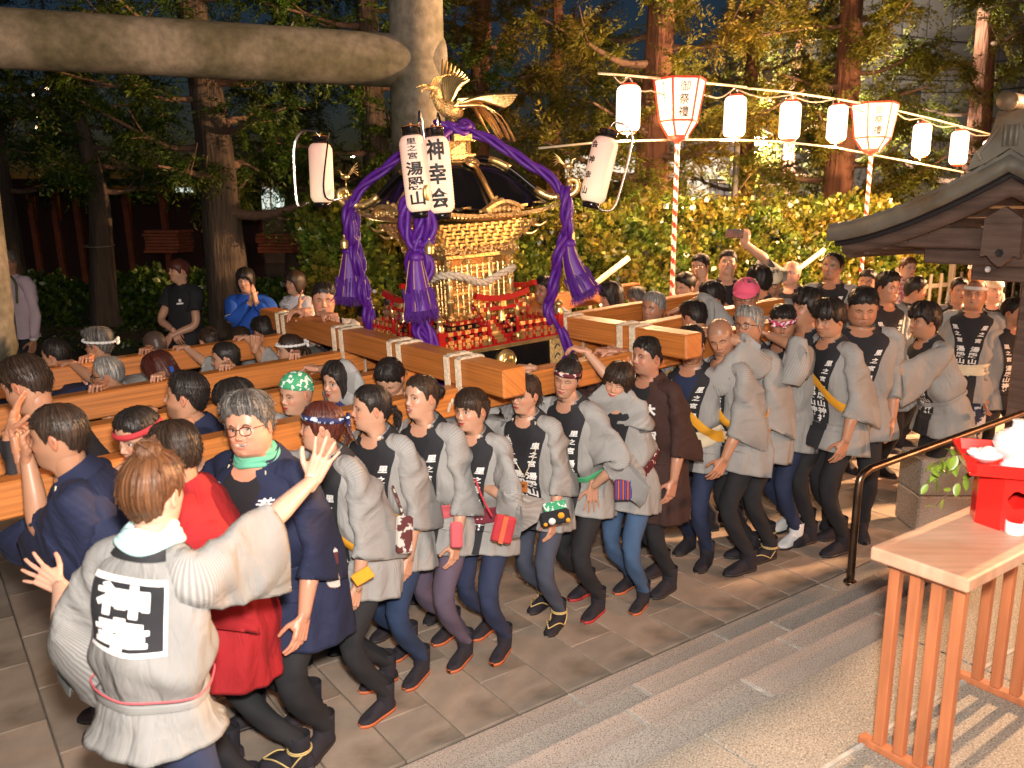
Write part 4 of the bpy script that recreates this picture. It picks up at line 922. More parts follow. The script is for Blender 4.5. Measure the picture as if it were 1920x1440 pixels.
def corner_cords(sx, sy, sw, seed, shift=0.0):
    dg = nrm(A_ * sx + B_ * sy); E = LM(sx * (EV + .01), sy * (EV + .01), float(roofpt(np.array(EV), np.array(EV))) + .03); sdv = np.cross(ZV, dg)
    cord([TP + U_ * .0 + dg * .05, LM(sx * .16, sy * .16, 1.23), LM(sx * .30, sy * .30, 1.10), LM(sx * .42, sy * .42, .985), E + U_ * .015, E + dg * .04 - U_ * .02], 50, .012, 3, .014, .5)
    o = E + dg * .035 + np.array([shift, 0, 0])
    cord([o - U_ * .02, o + sdv * .055 - U_ * .06, o + sdv * .075 - U_ * .15, o + sdv * .03 - U_ * .24, o - sdv * .04 - U_ * .22, o - sdv * .07 - U_ * .12, o - sdv * .06 - U_ * .02, o - sdv * .01 + U_ * .03], 60, .013, 3, .016, .7)
    cord([o + U_ * .01, o + sdv * .015 - U_ * .10, o - sdv * .01 - U_ * .22, o + sdv * .012 - ZV * .30], 40, .012, 3, .014, 1)
    tc_ = o - ZV * .31 + dg * .02; tassel(tc_, .27, sw, seed=seed)
    for s in (-1, 1): cord([o + sdv * s * .02 - U_ * .2, o - sdv * s * .055 - ZV * .36 - dg * .04, o + sdv * s * .05 - ZV * .55 - dg * .07, o - sdv * s * .035 - ZV * .72 - dg * .10, LM(sx * S * .96, sy * S * .96, .03) + dg * .03 + sdv * s * .02, LM(sx * S, sy * S, -.10) + dg * .04, LM(sx * S * .9, sy * S * .9, -.17)], 70, .012, 3, .015, .6)
    # bell beside the tassel
    b = Acc(); c = tc_ + sdv * .075 + ZV * .06; lathe(b, c, [(0, .045), (.006, .042), (.008, .03), (.026, .018), (.028, 0), (.024, -.02), (.03, -.026), (.0, -.034)], None, 14); sphere(b, c + ZV * .05, (.009, .009, .009), None, 8, 6); b.build('bell', M['gold'], mik)
corner_cords(-1, -1, (.02, .0, 0), 1, shift=-.07); corner_cords(1, -1, (.10, 0, 0), 2); corner_cords(-1, 1, (-.01, 0, 0), 3); corner_cords(1, 1, (.02, 0, 0), 4)
# ---- paper lanterns hung at the corners
def paper(name, c0, c1, lo, hi, est):
    """paper lit from inside, brighter towards the lamp inside at the bottom"""
    m = bpy.data.materials.new(name); m.use_nodes = True; N, L, p = nodes(m); p.inputs['Base Color'].default_value = (.70, .50, .40, 1); p.inputs['Roughness'].default_value = .7
    tc = N.new('ShaderNodeTexCoord'); sp = N.new('ShaderNodeSeparateXYZ'); L.new(tc.outputs['UV'], sp.inputs[0]); r = N.new('ShaderNodeMapRange'); r.inputs[1].default_value = lo; r.inputs[2].default_value = hi; L.new(sp.outputs[1], r.inputs[0])
    mx = N.new('ShaderNodeMix'); mx.data_type = 'RGBA'; L.new(r.outputs[0], mx.inputs[0]); mx.inputs[6].default_value = (*c0, 1); mx.inputs[7].default_value = (*c1, 1); L.new(mx.outputs[2], p.inputs['Emission Color']); p.inputs['Emission Strength'].default_value = est
    return m
M['paperA'] = paper('lantern_paper', (1.0, .70, .42), (.50, .22, .17), .05, .85, .6)
def ribbed(acc, R, H_, k=28, nr=26, top=.62):
    """ribbed paper lantern body from z=0 (bottom) to H_"""
    z = np.linspace(0, 1, nr * 2 + 1); e = np.minimum(z, 1 - z); rad = R * (top + (1 - top) * np.clip(e / .10, 0, 1) ** .5); rad = rad * (1 + .012 * np.cos(np.arange(len(z)) * np.pi))
    th = np.linspace(0, 6.2832, k, endpoint=False); V = np.stack([rad[:, None] * np.cos(th), rad[:, None] * np.sin(th), (z * H_)[:, None] * np.ones(k)], -1).reshape(-1, 3)
    uv = np.stack(np.broadcast_arrays(th[None] / 6.2832, z[:, None]), -1).reshape(-1, 2); return V, ringfaces(len(z), k), uv
def lantern_text(acc, s, R, H_, ang, size, z0, pitch, AXm, org, bold=.03, sq=(1, 1)):
    for i, ch in enumerate(s):
        V, T = glyph(ch, bold, sub=2); x = V[:, 0] * size * sq[0] / R + ang; z = z0 - i * pitch + V[:, 1] * size * sq[1]; r = R * 1.018
        acc.add(np.c_[r * np.cos(x), r * np.sin(x), z] @ AXm + org, None, T, smooth=False)
def shrine_lantern(pos, axis, R, H_, texts, label, arm=None, toward=None):
    root = empty('paper_lantern', pos, label, 'lantern', 'lit paper lanterns hung from the portable shrine'); u = nrm(axis); f = nrm(np.array([0, -1.0, 0]) - u * (-u[1])); r = np.cross(f, u) * -1; AXm = np.array([-np.cross(u, f) * -1, f, u]); AXm[0] = np.cross(AXm[1], AXm[2])
    a = Acc(); V, Q, uv = ribbed(a, R, H_); a.add(V @ AXm + pos, Q, uv=uv); a.build('shade', M['paperA'], root)
    b = Acc(); lathe(b, np.asarray(pos) + u * H_, [(R * .6, -.004), (R * .70, -.002), (R * .70, .034), (R * .72, .036), (R * .72, .041), (R * .70, .043), (.0, .045)], AXm, 24); b.build('cap', M['black'], root)
    b = Acc(); lathe(b, np.asarray(pos) + u * (H_ + .0445), [(R * .69, 0), (R * .66, .003), (0, .004)], AXm, 24); lathe(b, np.asarray(pos) + u * (H_ + .05), [(.006, 0), (.007, .012), (.0, .014)], AXm, 8); b.build('lid', M['cedar'], root)
    b = Acc(); lathe(b, np.asarray(pos), [(0, -.034), (R * .66, -.032), (R * .68, .004), (R * .58, .006)], AXm, 24); b.build('bottom_ring', M['black'], root)
    if texts:
        t = Acc()
        for s, ang, size, z0, pitch, sq in texts: lantern_text(t, s, R, H_, ang, size, z0, pitch, AXm, np.asarray(pos), sq=sq)
        t.build('lettering', M['ink'], root)
    if arm:
        h = Acc(); P = bez([np.asarray(pos) + u * (H_ * q0) + AXm[0] * x0 * R * 1.3 for q0, x0 in arm], 30); tube(h, P, .006, 8); P2 = P + AXm[1] * .03; tube(h, P2, .005, 8)
        h.build('chrome_hanger', M['steel'], root)
hp = math.pi / 2
c1 = pY(789, 397, 4.55); c2 = pY(829, 400, 4.60)
shrine_lantern(c1, (-.10, 0, 1), .072, .395, [('里', hp, .05, .36, .04, (1, .62)), ('之', hp, .05, .325, .04, (1, .6)), ('宮', hp, .055, .287, .04, (1, .6)), ('湯殿山', hp, .092, .222, .076, (1, .78))], 'lit paper lantern lettered 湯殿山 hanging at the near corner, left of its twin')
shrine_lantern(c2, (-.08, 0, 1), .072, .40, [('神幸会', hp, .10, .33, .125, (1, 1.08))], 'lit paper lantern lettered 神幸会 with a greenish-white front at the near corner', arm=None)
c3 = pY(605, 380, 5.75); shrine_lantern(c3, (0, .0, 1), .078, .385, [('里之宮湯殿山', hp + 2.0, .06, .34, .06, (1, .8))], 'lit paper lantern at the far left corner of the shrine', arm=[(.0, .9), (-.05, 1.6), (.3, 1.75), (.9, 1.7), (1.18, 1.2), (1.2, .3), (1.12, 0)])
c4 = pY(1109, 380, 5.1); shrine_lantern(c4, (.23, .05, 1), .078, .385, [('会神幸山', hp - .95, .05, .33, .09, (1, .9))], 'tilted lit paper lantern in a chrome hanger at the right corner', arm=[(.0, -.2), (-.08, -.7), (.0, -1.35), (.4, -1.5), (.9, -1.5), (1.2, -1.2), (1.25, -.3), (1.15, 0)])
for nm, P in (('lantern_arm', [c1 + ZV * .45, c1 + ZV * .50 + A_ * .04 + B_ * .05, LM(-.42, -.42, .98)]), ('lantern_arm', [c2 + ZV * .46, c2 + ZV * .51 + A_ * .03 + B_ * .08, LM(-.38, -.42, 1.0)]), ('lantern_arm', [c3 + ZV * .45 + [.06, 0, 0], LM(-.6, .58, .95), LM(-.48, .48, .93)]), ('lantern_arm', [c4 + [-.11, 0, .1], LM(.60, -.52, .95), LM(.48, -.48, .93)])):
    a = Acc(); tube(a, bez(P, 14), .006, 8); a.build(nm, M['steel'], mik)

# ================================================================== FESTIVAL LANTERN LINE along the path
NL = 6.25
M['paperB'] = paper('hot_paper', (1.0, .80, .62), (1.0, .72, .56), .3, .9, 3.4)
M['rim'] = mat('red_rim', (.7, .04, .02), .5, emit=(1, .12, .05), estr=.7)
M['paperC'] = paper('warm_paper', (1.0, .72, .50), (1.0, .80, .66), .0, 1.0, 1.25)
M['redink'] = mat('red_ink', (.55, .03, .02), .5)
lab = ['leftmost hanging lantern, alone left of the first hexagonal lantern', 'first hanging lantern right of the first hexagonal lantern', 'middle lantern of the three between the hexagonal ones', 'hanging lantern just left of the second hexagonal lantern', 'hanging lantern just right of the second hexagonal lantern', 'hanging lantern over the left slope of the little roof', 'lantern half hidden behind the roof ridge ornament']
HL = []
def hang_lantern(x, yt, yb, label, proto=None):
    pt = pn(x, yt, NL); pb = pn(x, yb, NL); H_ = np.linalg.norm(pt - pb)
    root = empty('hanging_lantern', pb, label, 'lantern', 'red-rimmed paper lanterns strung along the path')
    R = .118; a = Acc(); V, Q, uv = ribbed(a, R, H_, 24, 18, .72); a.add(V + pb, Q, uv=uv); a.build('shade', M['paperB'], root)
    for zz, nm in ((0, 'bottom_rim'), (H_, 'top_rim')):
        b = Acc(); s = 1 if zz else -1; lathe(b, pb + ZV * zz, [(R * .70, -.016 * s), (R * .76, -.006 * s), (R * .6, .022 * s), (R * .3, .026 * s), (.001, .026 * s)], None, 20); b.build(nm, M['rim'], root)
    h = Acc(); tube(h, bez([pt - ZV * .01 + DV * R * .5, pt + ZV * .05 + DV * .06, pt + ZV * .085, pt + ZV * .05 - DV * .06, pt - ZV * .01 - DV * R * .5], 14), .004, 5); tube(h, [pb - ZV * .02, pb - ZV * .07], .006, 5); h.build('wire_handle', M['steel'], root)
    HL.append((pt, pb))
for (x, yt, yb), l_ in zip([(1177, 161, 246), (1376, 181, 256), (1479, 192, 261), (1567, 198, 264), (1725, 233, 292), (1795, 247, 308), (1856, 264, 300)], lab): hang_lantern(x, yt, yb, l_)
def rod(pts, r, m, label, n=None, cat='pole'):
    a = Acc(); tube(a, np.array([pn(x, y, n or NL) for x, y in pts]), r, 8); a.build('bamboo_rod', m, label=label, category=cat)
rod([(1121, 137), (1180, 142), (1300, 153), (1400, 164)], .012, M['bamboo'], 'upper rod holding the leftmost lanterns', NL + .03)
rod([(1396, 165), (1480, 173), (1570, 186), (1640, 198)], .012, M['bamboo'], 'upper rod between the two hexagonal lanterns', NL + .03)
rod([(1672, 205), (1760, 226), (1858, 252)], .012, M['bamboo'], 'upper rod running down to the roof ridge', NL + .03)
rod([(1010, 278), (1130, 266), (1262, 262), (1370, 262), (1480, 266)], .011, M['bamboo'], 'lower rod passing behind the tilted shrine lantern', NL + .03)
rod([(1478, 267), (1570, 277), (1640, 291), (1720, 306), (1806, 323)], .011, M['bamboo'], 'lower rod sloping down to the roof', NL + .03)
wr = Acc()
att = [np.array(pn(1150, 141, NL))] + [p[0] + ZV * .08 for p in HL[:1]] + [np.array(pn(1222, 170, NL)), np.array(pn(1322, 178, NL))] + [p[0] + ZV * .08 for p in HL[1:4]] + [np.array(pn(1592, 200, NL)), np.array(pn(1676, 208, NL))] + [p[0] + ZV * .08 for p in HL[4:]]
for i in range(len(att) - 1):
    m_ = (att[i] + att[i + 1]) / 2 - ZV * .06; tube(wr, bez([att[i], m_, att[i + 1]], 8), .008, 5)
wr.build('lantern_cable', M['greywood'], label='sagging electric cable linking the strung lanterns', category='cable')
def bonbori(xc, yt, ym, yb, wt, wm, wb, ybase, texts, label, nb):
    """tapered hexagonal lantern standing on a red and white striped pole"""
    ct, cm, cb = pn(xc, yt, nb), pn(xc, ym, nb), pn(xc, yb, nb); dep = (ct - [0, 0, CAMH]) @ CF; s = dep / FPX
    base = np.array([cb[0], cb[1], 0.0]); root = empty('hexagonal_lantern', base, label, 'lantern', 'hexagonal lanterns on striped poles')
    cx = base[:2]; z = [ct[2], cm[2], cb[2]]; R = [wt * s / 1.86, wm * s / 1.86, wb * s / 1.86]; a0 = math.atan2(-base[1], -base[0]) - R_(30) + R_(14)
    def v(l, k): th = a0 + k * R_(60); return np.array([cx[0] + R[l] * math.cos(th), cx[1] + R[l] * math.sin(th), z[l]])
    for k in range(6):
        for l in (0, 1):
            a = Acc(); P = [v(l, k), v(l, k + 1), v(l + 1, k + 1), v(l + 1, k)]; a.add(P, [[0, 3, 2, 1]], uv=[[0, 1], [1, 1], [1, 0], [0, 0]], smooth=False); a.build('paper_panel', M['paperC'], root)
    fr_ = Acc()
    for k in range(6):
        for l in (0, 1, 2):
            bar(fr_, v(l, k), v(l, k + 1), .010, .010)
            if l < 2: bar(fr_, v(l, k), v(l + 1, k), .009, .009, (1, .3, 0))
    fr_.build('red_frame', M['redink'], root)
    a = Acc(); a.add([v(0, k) - ZV * .002 for k in range(6)], [[0, 1, 2, 3], [0, 3, 4, 5]], smooth=False); a.build('top_cover', M['paperC'], root)
    for kk, s_, sz, red in texts:
        A0, B0, C0, D0 = v(0, kk), v(0, kk + 1), v(1, kk + 1), v(1, kk); up = nrm((A0 + B0) / 2 - (C0 + D0) / 2); xd = nrm(B0 - A0); nn = nrm(np.cross(xd, up)); 
        if nn @ np.array([-base[0], -base[1], 0]) < 0: nn = -nn
        if (np.cross(up, nn)) @ xd < 0: xd = -xd
        xd = np.cross(up, nn) if (np.cross(up, nn)) @ np.array([1., 0, 0]) > 0 else -np.cross(up, nn)
        hgt = np.linalg.norm((A0 + B0) / 2 - (C0 + D0) / 2); n_ = len(s_); size = min(sz, hgt * .84 / n_ / 1.1); gap = hgt * .88 / n_
        t = Acc(); o = (A0 + B0) / 2 - up * (hgt * .06 + gap / 2) + nn * .008
        for i, ch in enumerate(s_):
            V, T = glyph(ch, .012); q = o - up * gap * i; t.add(q + V[:, :1] * size * xd + V[:, 1:2] * size * up, None, T, smooth=False)
        t.build('lettering', M['redink'] if red else M['ink'], root)
    a = Acc(); lathe(a, [cx[0], cx[1], z[2]], [(R[2] * .9, 0), (R[2] * .95, -.03), (.03, -.05), (.03, -.08)], None, 12); a.build('socket', M['redink'], root)
    # striped pole: spiral bands
    p = Acc(); k = 16; nz = int((z[2] + .02) / .02); zz = np.linspace(0, z[2] - .05, nz); th = np.linspace(0, 6.2832, k, endpoint=False)
    V = np.stack([cx[0] + .024 * np.cos(th)[None] * np.ones((nz, 1)), cx[1] + .024 * np.sin(th)[None] * np.ones((nz, 1)), zz[:, None] * np.ones(k)], -1); Q = ringfaces(nz, k).reshape(nz - 1, k, 4)
    ph_ = ((zz[:-1, None] / .125 + th[None] / 6.2832) % 1.0) < .45; p.add(V.reshape(-1, 3), Q[ph_], mi=0); p.add(V.reshape(-1, 3), Q[~ph_], mi=1); p.build('striped_pole', [M['redink'], M['whitepaint']], root)
bonbori(1271, 150, 228, 256, 90, 66, 34, 545, [(0, '御祭禮', .11, False), (1, '坂部印刷㈱', .085, False), (5, '里之宮湯殿山神社', .05, True), (2, '湯殿山', .05, True)], 'hexagonal lit lantern lettered 御祭禮 and 坂部印刷, left one, on a striped pole', NL - .02)
bonbori(1634, 195, 259, 281, 78, 60, 30, 505, [(0, '御祭禮', .11, False), (5, '湯殿山神社例大祭', .05, True), (1, '御祭禮', .06, True)], 'hexagonal lit lantern lettered 御祭禮, right one, rising behind the little roof', NL - .02)
# third striped pole at the right edge
def stripedpole(xt, yt, xb, yb, z1, Y, label):
    p0 = pY(xb, yb, Y); p1 = pY(xt, yt, Y); p0 = p0 + (p1 - p0) * (-(p0[2]) / (p1[2] - p0[2])); p = Acc(); k = 14; L = np.linalg.norm(p1 - p0); nz = int(L / .02); P = np.array([p0 + (p1 - p0) * q for q in np.linspace(0, 1, nz)]); T, A2, B2 = frames(P); th = np.linspace(0, 6.2832, k, endpoint=False)
    V = P[:, None] + .022 * (np.cos(th)[None, :, None] * A2[:, None] + np.sin(th)[None, :, None] * B2[:, None]); Q = ringfaces(nz, k).reshape(nz - 1, k, 4); l_ = np.linspace(0, L, nz)[:-1, None]
    m_ = ((l_ / .11 + th[None] / 6.2832) % 1) < .45; p.add(V.reshape(-1, 3), Q[m_]); p.add(V.reshape(-1, 3), Q[~m_], mi=1); p.build('striped_pole', [M['redink'], M['whitepaint']], label=label, category='pole')
stripedpole(1868, 520, 1838, 745, 1.6, 9.5, 'slanting red and white striped pole under the roof at right')
# warm pools of light that the strung lanterns really give (one lamp inside every second lantern)
for i in (0, 1, 3, 4):
    c = (HL[i][0] + HL[i][1]) / 2; l = bpy.data.lights.new('lantern_bulb', 'POINT'); l.energy = 420; l.color = (1, .58, .28); l.shadow_soft_size = .14; o = bpy.data.objects.new('lantern_bulb', l); COL.objects.link(o); o.location = c + ZV * -.25
# ================================================================== PEOPLE
def tex_cloth(name, c1, c2, per=.0072, duty=.5, rough=.85, soft=True, extra=None):
    """woven stripes along the U direction of the cloth, with fine creases"""
    m = bpy.data.materials.new(name); m.use_nodes = True; N, L, p = nodes(m); tc = N.new('ShaderNodeTexCoord'); sp = N.new('ShaderNodeSeparateXYZ'); L.new(tc.outputs['UV'], sp.inputs[0])
    mu = N.new('ShaderNodeMath'); mu.operation = 'MULTIPLY'; mu.inputs[1].default_value = 6.2832 / per; L.new(sp.outputs[0], mu.inputs[0]); si = N.new('ShaderNodeMath'); si.operation = 'SINE'; L.new(mu.outputs[0], si.inputs[0])
    r = N.new('ShaderNodeMapRange'); r.inputs[1].default_value = -.5; r.inputs[2].default_value = .5; L.new(si.outputs[0], r.inputs[0]); mx = N.new('ShaderNodeMix'); mx.data_type = 'RGBA'; L.new(r.outputs[0], mx.inputs[0]); mx.inputs[6].default_value = (*c1, 1); mx.inputs[7].default_value = (*c2, 1)
    n = N.new('ShaderNodeTexNoise'); n.inputs['Scale'].default_value = 7; n.inputs['Detail'].default_value = 5; L.new(tc.outputs['Object'], n.inputs[0]); q = N.new('ShaderNodeMapRange'); q.inputs[1].default_value = .3; q.inputs[2].default_value = .7; q.inputs[3].default_value = .88; q.inputs[4].default_value = 1.1; L.new(n.outputs[0], q.inputs[0])
    sc = N.new('ShaderNodeVectorMath'); sc.operation = 'SCALE'; L.new(mx.outputs[2], sc.inputs[0]); L.new(q.outputs[0], sc.inputs[3]); L.new(sc.outputs[0], p.inputs['Base Color']); p.inputs['Roughness'].default_value = rough
    mp = N.new('ShaderNodeMapping'); mp.inputs['Scale'].default_value = (9, 4, 9); mp.inputs['Rotation'].default_value = (0, 0, .5); L.new(tc.outputs['UV'], mp.inputs[0]); n2 = N.new('ShaderNodeTexNoise'); n2.inputs['Scale'].default_value = 1.6; n2.inputs['Detail'].default_value = 3; n2.inputs['Distortion'].default_value = .8; L.new(mp.outputs[0], n2.inputs[0])
    b = N.new('ShaderNodeBump'); b.inputs['Strength'].default_value = .8; b.inputs['Distance'].default_value = .020; L.new(n2.outputs[0], b.inputs['Height'])
    mp2 = N.new('ShaderNodeMapping'); mp2.inputs['Scale'].default_value = (5.5, 3, 5); mp2.inputs['Rotation'].default_value = (0, 0, -.45); L.new(tc.outputs['UV'], mp2.inputs[0]); n3 = N.new('ShaderNodeTexNoise'); n3.noise_type = 'RIDGED_MULTIFRACTAL'; n3.inputs['Scale'].default_value = 1.3; n3.inputs['Detail'].default_value = 2; n3.inputs['Distortion'].default_value = .5; L.new(mp2.outputs[0], n3.inputs[0])
    b2 = N.new('ShaderNodeBump'); b2.inputs['Strength'].default_value = .55; b2.inputs['Distance'].default_value = .016; L.new(n3.outputs[0], b2.inputs['Height']); L.new(b.outputs[0], b2.inputs['Normal']); L.new(b2.outputs[0], p.inputs['Normal']); return m
M['happi'] = tex_cloth('striped_happi', (.325, .318, .308), (.268, .264, .258), .0056)
M['happi_near'] = tex_cloth('striped_happi_near', (.285, .28, .27), (.185, .183, .18), .0055)
M['happi_b'] = tex_cloth('striped_happi_grey', (.31, .305, .30), (.22, .22, .22), .0056)
M['navy'] = tex_cloth('navy_happi', (.011, .017, .055), (.009, .014, .046))
M['redhappi'] = tex_cloth('red_happi', (.36, .010, .015), (.33, .009, .013))
M['brown'] = tex_cloth('brown_coat', (.045, .018, .014), (.038, .015, .012))
M['pinkfloral'] = mat('pink_floral', (.55, .15, .17), .8, var=((.8, .6, .5), 40, 2, .52, .56))
M['seated'] = mat('grey_inner', (.3, .3, .3), .8)
def clothc(name, c, **k): return mat(name, c, .85, bump=(9, .5, .012), noise=(8, .12), **k)
for nm, c in dict(band=(.016, .016, .02), tee=(.012, .012, .016), navytee=(.012, .02, .06), whitetee=(.72, .70, .70), pinkshirt=(.55, .42, .46), bluetrack=(.012, .08, .42), pblack=(.014, .014, .017), pnavy=(.02, .03, .075), pjean=(.016, .034, .085), plight=(.05, .10, .20), pmauve=(.10, .075, .115), pslate=(.055, .065, .10), yellow=(.72, .33, .02), cream=(.70, .60, .42), wine=(.16, .02, .035), olive=(.13, .13, .05), rosy=(.55, .10, .12), green=(.06, .32, .14), pink=(.85, .12, .22), white=(.80, .78, .76), tan=(.62, .48, .32), redcloth=(.45, .03, .04), suit=(.02, .018, .022), cyan=(.45, .70, .70), mint=(.12, .42, .28), rust=(.55, .12, .05)).items(): M[nm] = clothc(nm, c)
M['dotted'] = mat('dotted_cloth', (.10, .01, .02), .8, var=((.75, .6, .6), 55, 0, .60, .63))
M['pattern'] = mat('patterned_trousers', (.55, .55, .58), .8, var=((.02, .025, .06), 16, 3, .45, .5))
M['pinkpat'] = mat('pink_patterned_cloth', (.50, .03, .12), .8, var=((.85, .7, .72), 60, 1, .5, .54))
M['greenpat'] = mat('green_patterned_cloth', (.05, .33, .16), .8, var=((.75, .85, .75), 50, 1, .55, .58))
M['navypat'] = mat('navy_patterned_cloth', (.015, .02, .09), .8, var=((.5, .6, .75), 45, 1, .60, .63))
M['retro'] = mat('patterned_pouch', (.55, .5, .45), .8, var=((.10, .02, .02), 30, 2, .46, .5))
M['rubber'] = mat('orange_sole', (.50, .13, .045), .6); M['rubberr'] = mat('red_sole', (.45, .03, .03), .6); M['rubberb'] = mat('dark_sole', (.02, .018, .018), .6)
M['tabi'] = clothc('tabi', (.018, .015, .022)); M['tabiw'] = clothc('white_tabi', (.7, .7, .7))
M['straw'] = mat('straw', (.62, .45, .18), .8)
M['skin'] = mat('skin', attr=True, rough=.40, spec=.4, noise=(14, .07), bump=(160, .12, .002))
M['skin'].node_tree.nodes['Principled BSDF'].inputs['Subsurface Weight'].default_value = .12
M['skin'].node_tree.nodes['Principled BSDF'].inputs['Subsurface Radius'].default_value = (.02, .007, .004)
M['skin'].node_tree.nodes['Principled BSDF'].inputs['Subsurface Scale'].default_value = .35
def hairmat(name, c1, c2, rough=.42):
    m = mat(name, c1, rough, spec=.3, var=(c2, 1.2, 5, .42, .62)); N, L, p = nodes(m)
    for n in N:
        if n.type == 'TEX_NOISE':
            tc = [x for x in N if x.type == 'TEX_COORD'][0]; mp = N.new('ShaderNodeMapping'); mp.inputs['Scale'].default_value = (90, 3, 1); L.new(tc.outputs['UV'], mp.inputs[0]); L.new(mp.outputs[0], n.inputs[0]); n.inputs['Scale'].default_value = 1
            b = N.new('ShaderNodeBump'); b.inputs['Strength'].default_value = .8; b.inputs['Distance'].default_value = .004; L.new(n.outputs[0], b.inputs['Height']); L.new(b.outputs[0], p.inputs['Normal'])
    return m
M['hblack'] = hairmat('black_hair', (.010, .008, .008), (.030, .022, .018)); M['hbrown'] = hairmat('brown_hair', (.055, .022, .010), (.16, .07, .03)); M['hred'] = hairmat('reddish_hair', (.045, .010, .008), (.11, .03, .02))
M['hgrey'] = hairmat('grey_hair', (.10, .095, .09), (.42, .40, .37)); M['hsalt'] = hairmat('greying_hair', (.045, .04, .038), (.20, .18, .16)); M['hdark'] = hairmat('dark_brown_hair', (.018, .011, .008), (.055, .032, .02))
M['glassframe'] = mat('glasses_frame', (.03, .015, .012), .3); M['glasspurple'] = mat('purple_frame', (.2, .08, .35), .3)
M['lens'] = mat('lens', (.9, .9, .9), .05)
def ip(x, a, b): return np.interp(x, a, b)
def sst(x): x = np.clip(x, 0, 1); return x * x * (3 - 2 * x)
HZ = [-.150, -.125, -.115, -.100, -.080, -.060, -.030, 0, .030, .060, .085, .100, .112, .118, .1205]
HA = [.050, .052, .053, .056, .0625, .0685, .0735, .0765, .0775, .0735, .062, .050, .034, .018, .002]
HF = [.020, .035, .050, .0765, .0855, .0875, .0865, .086, .0885, .084, .070, .056, .036, .018, .002]
HB_ = [.050, .050, .051, .053, .060, .072, .088, .096, .098, .092, .076, .060, .040, .020, .002]
def face_grid(lod):
    if lod == 0: z = np.r_[np.linspace(.1205, .04, 24), np.linspace(.038, -.068, 66), np.linspace(-.071, -.150, 18)]; nc, kk = 120, .62
    elif lod == 1: z = np.r_[np.linspace(.1205, .035, 15), np.linspace(.032, -.068, 36), np.linspace(-.074, -.150, 9)]; nc, kk = 76, .6
    else: z = np.r_[np.linspace(.1205, .035, 9), np.linspace(.030, -.068, 22), np.linspace(-.078, -.150, 6)]; nc, kk = 48, .5
    u = np.linspace(0, 2 * np.pi, nc, endpoint=False); return z, u - kk * np.sin(u)
HLP = [0, 20, 40, 55, 68, 78, 90, 105, 120, 150, 180]
def head_base(z, phi, w=1.0, jaw=1.0):
    a = ip(z, HZ, HA) * w; a = a * np.where(z < -.02, 1 + (jaw - 1) * np.clip((-.02 - z) / .06, 0, 1), 1); f = ip(z, HZ, HF); b = ip(z, HZ, HB_); c, s = np.cos(phi), np.sin(phi); e = .88
    x = a * np.sign(s) * np.abs(s) ** e; y = np.where(c > 0, f, b) * np.sign(c) * np.abs(c) ** e; return x, y
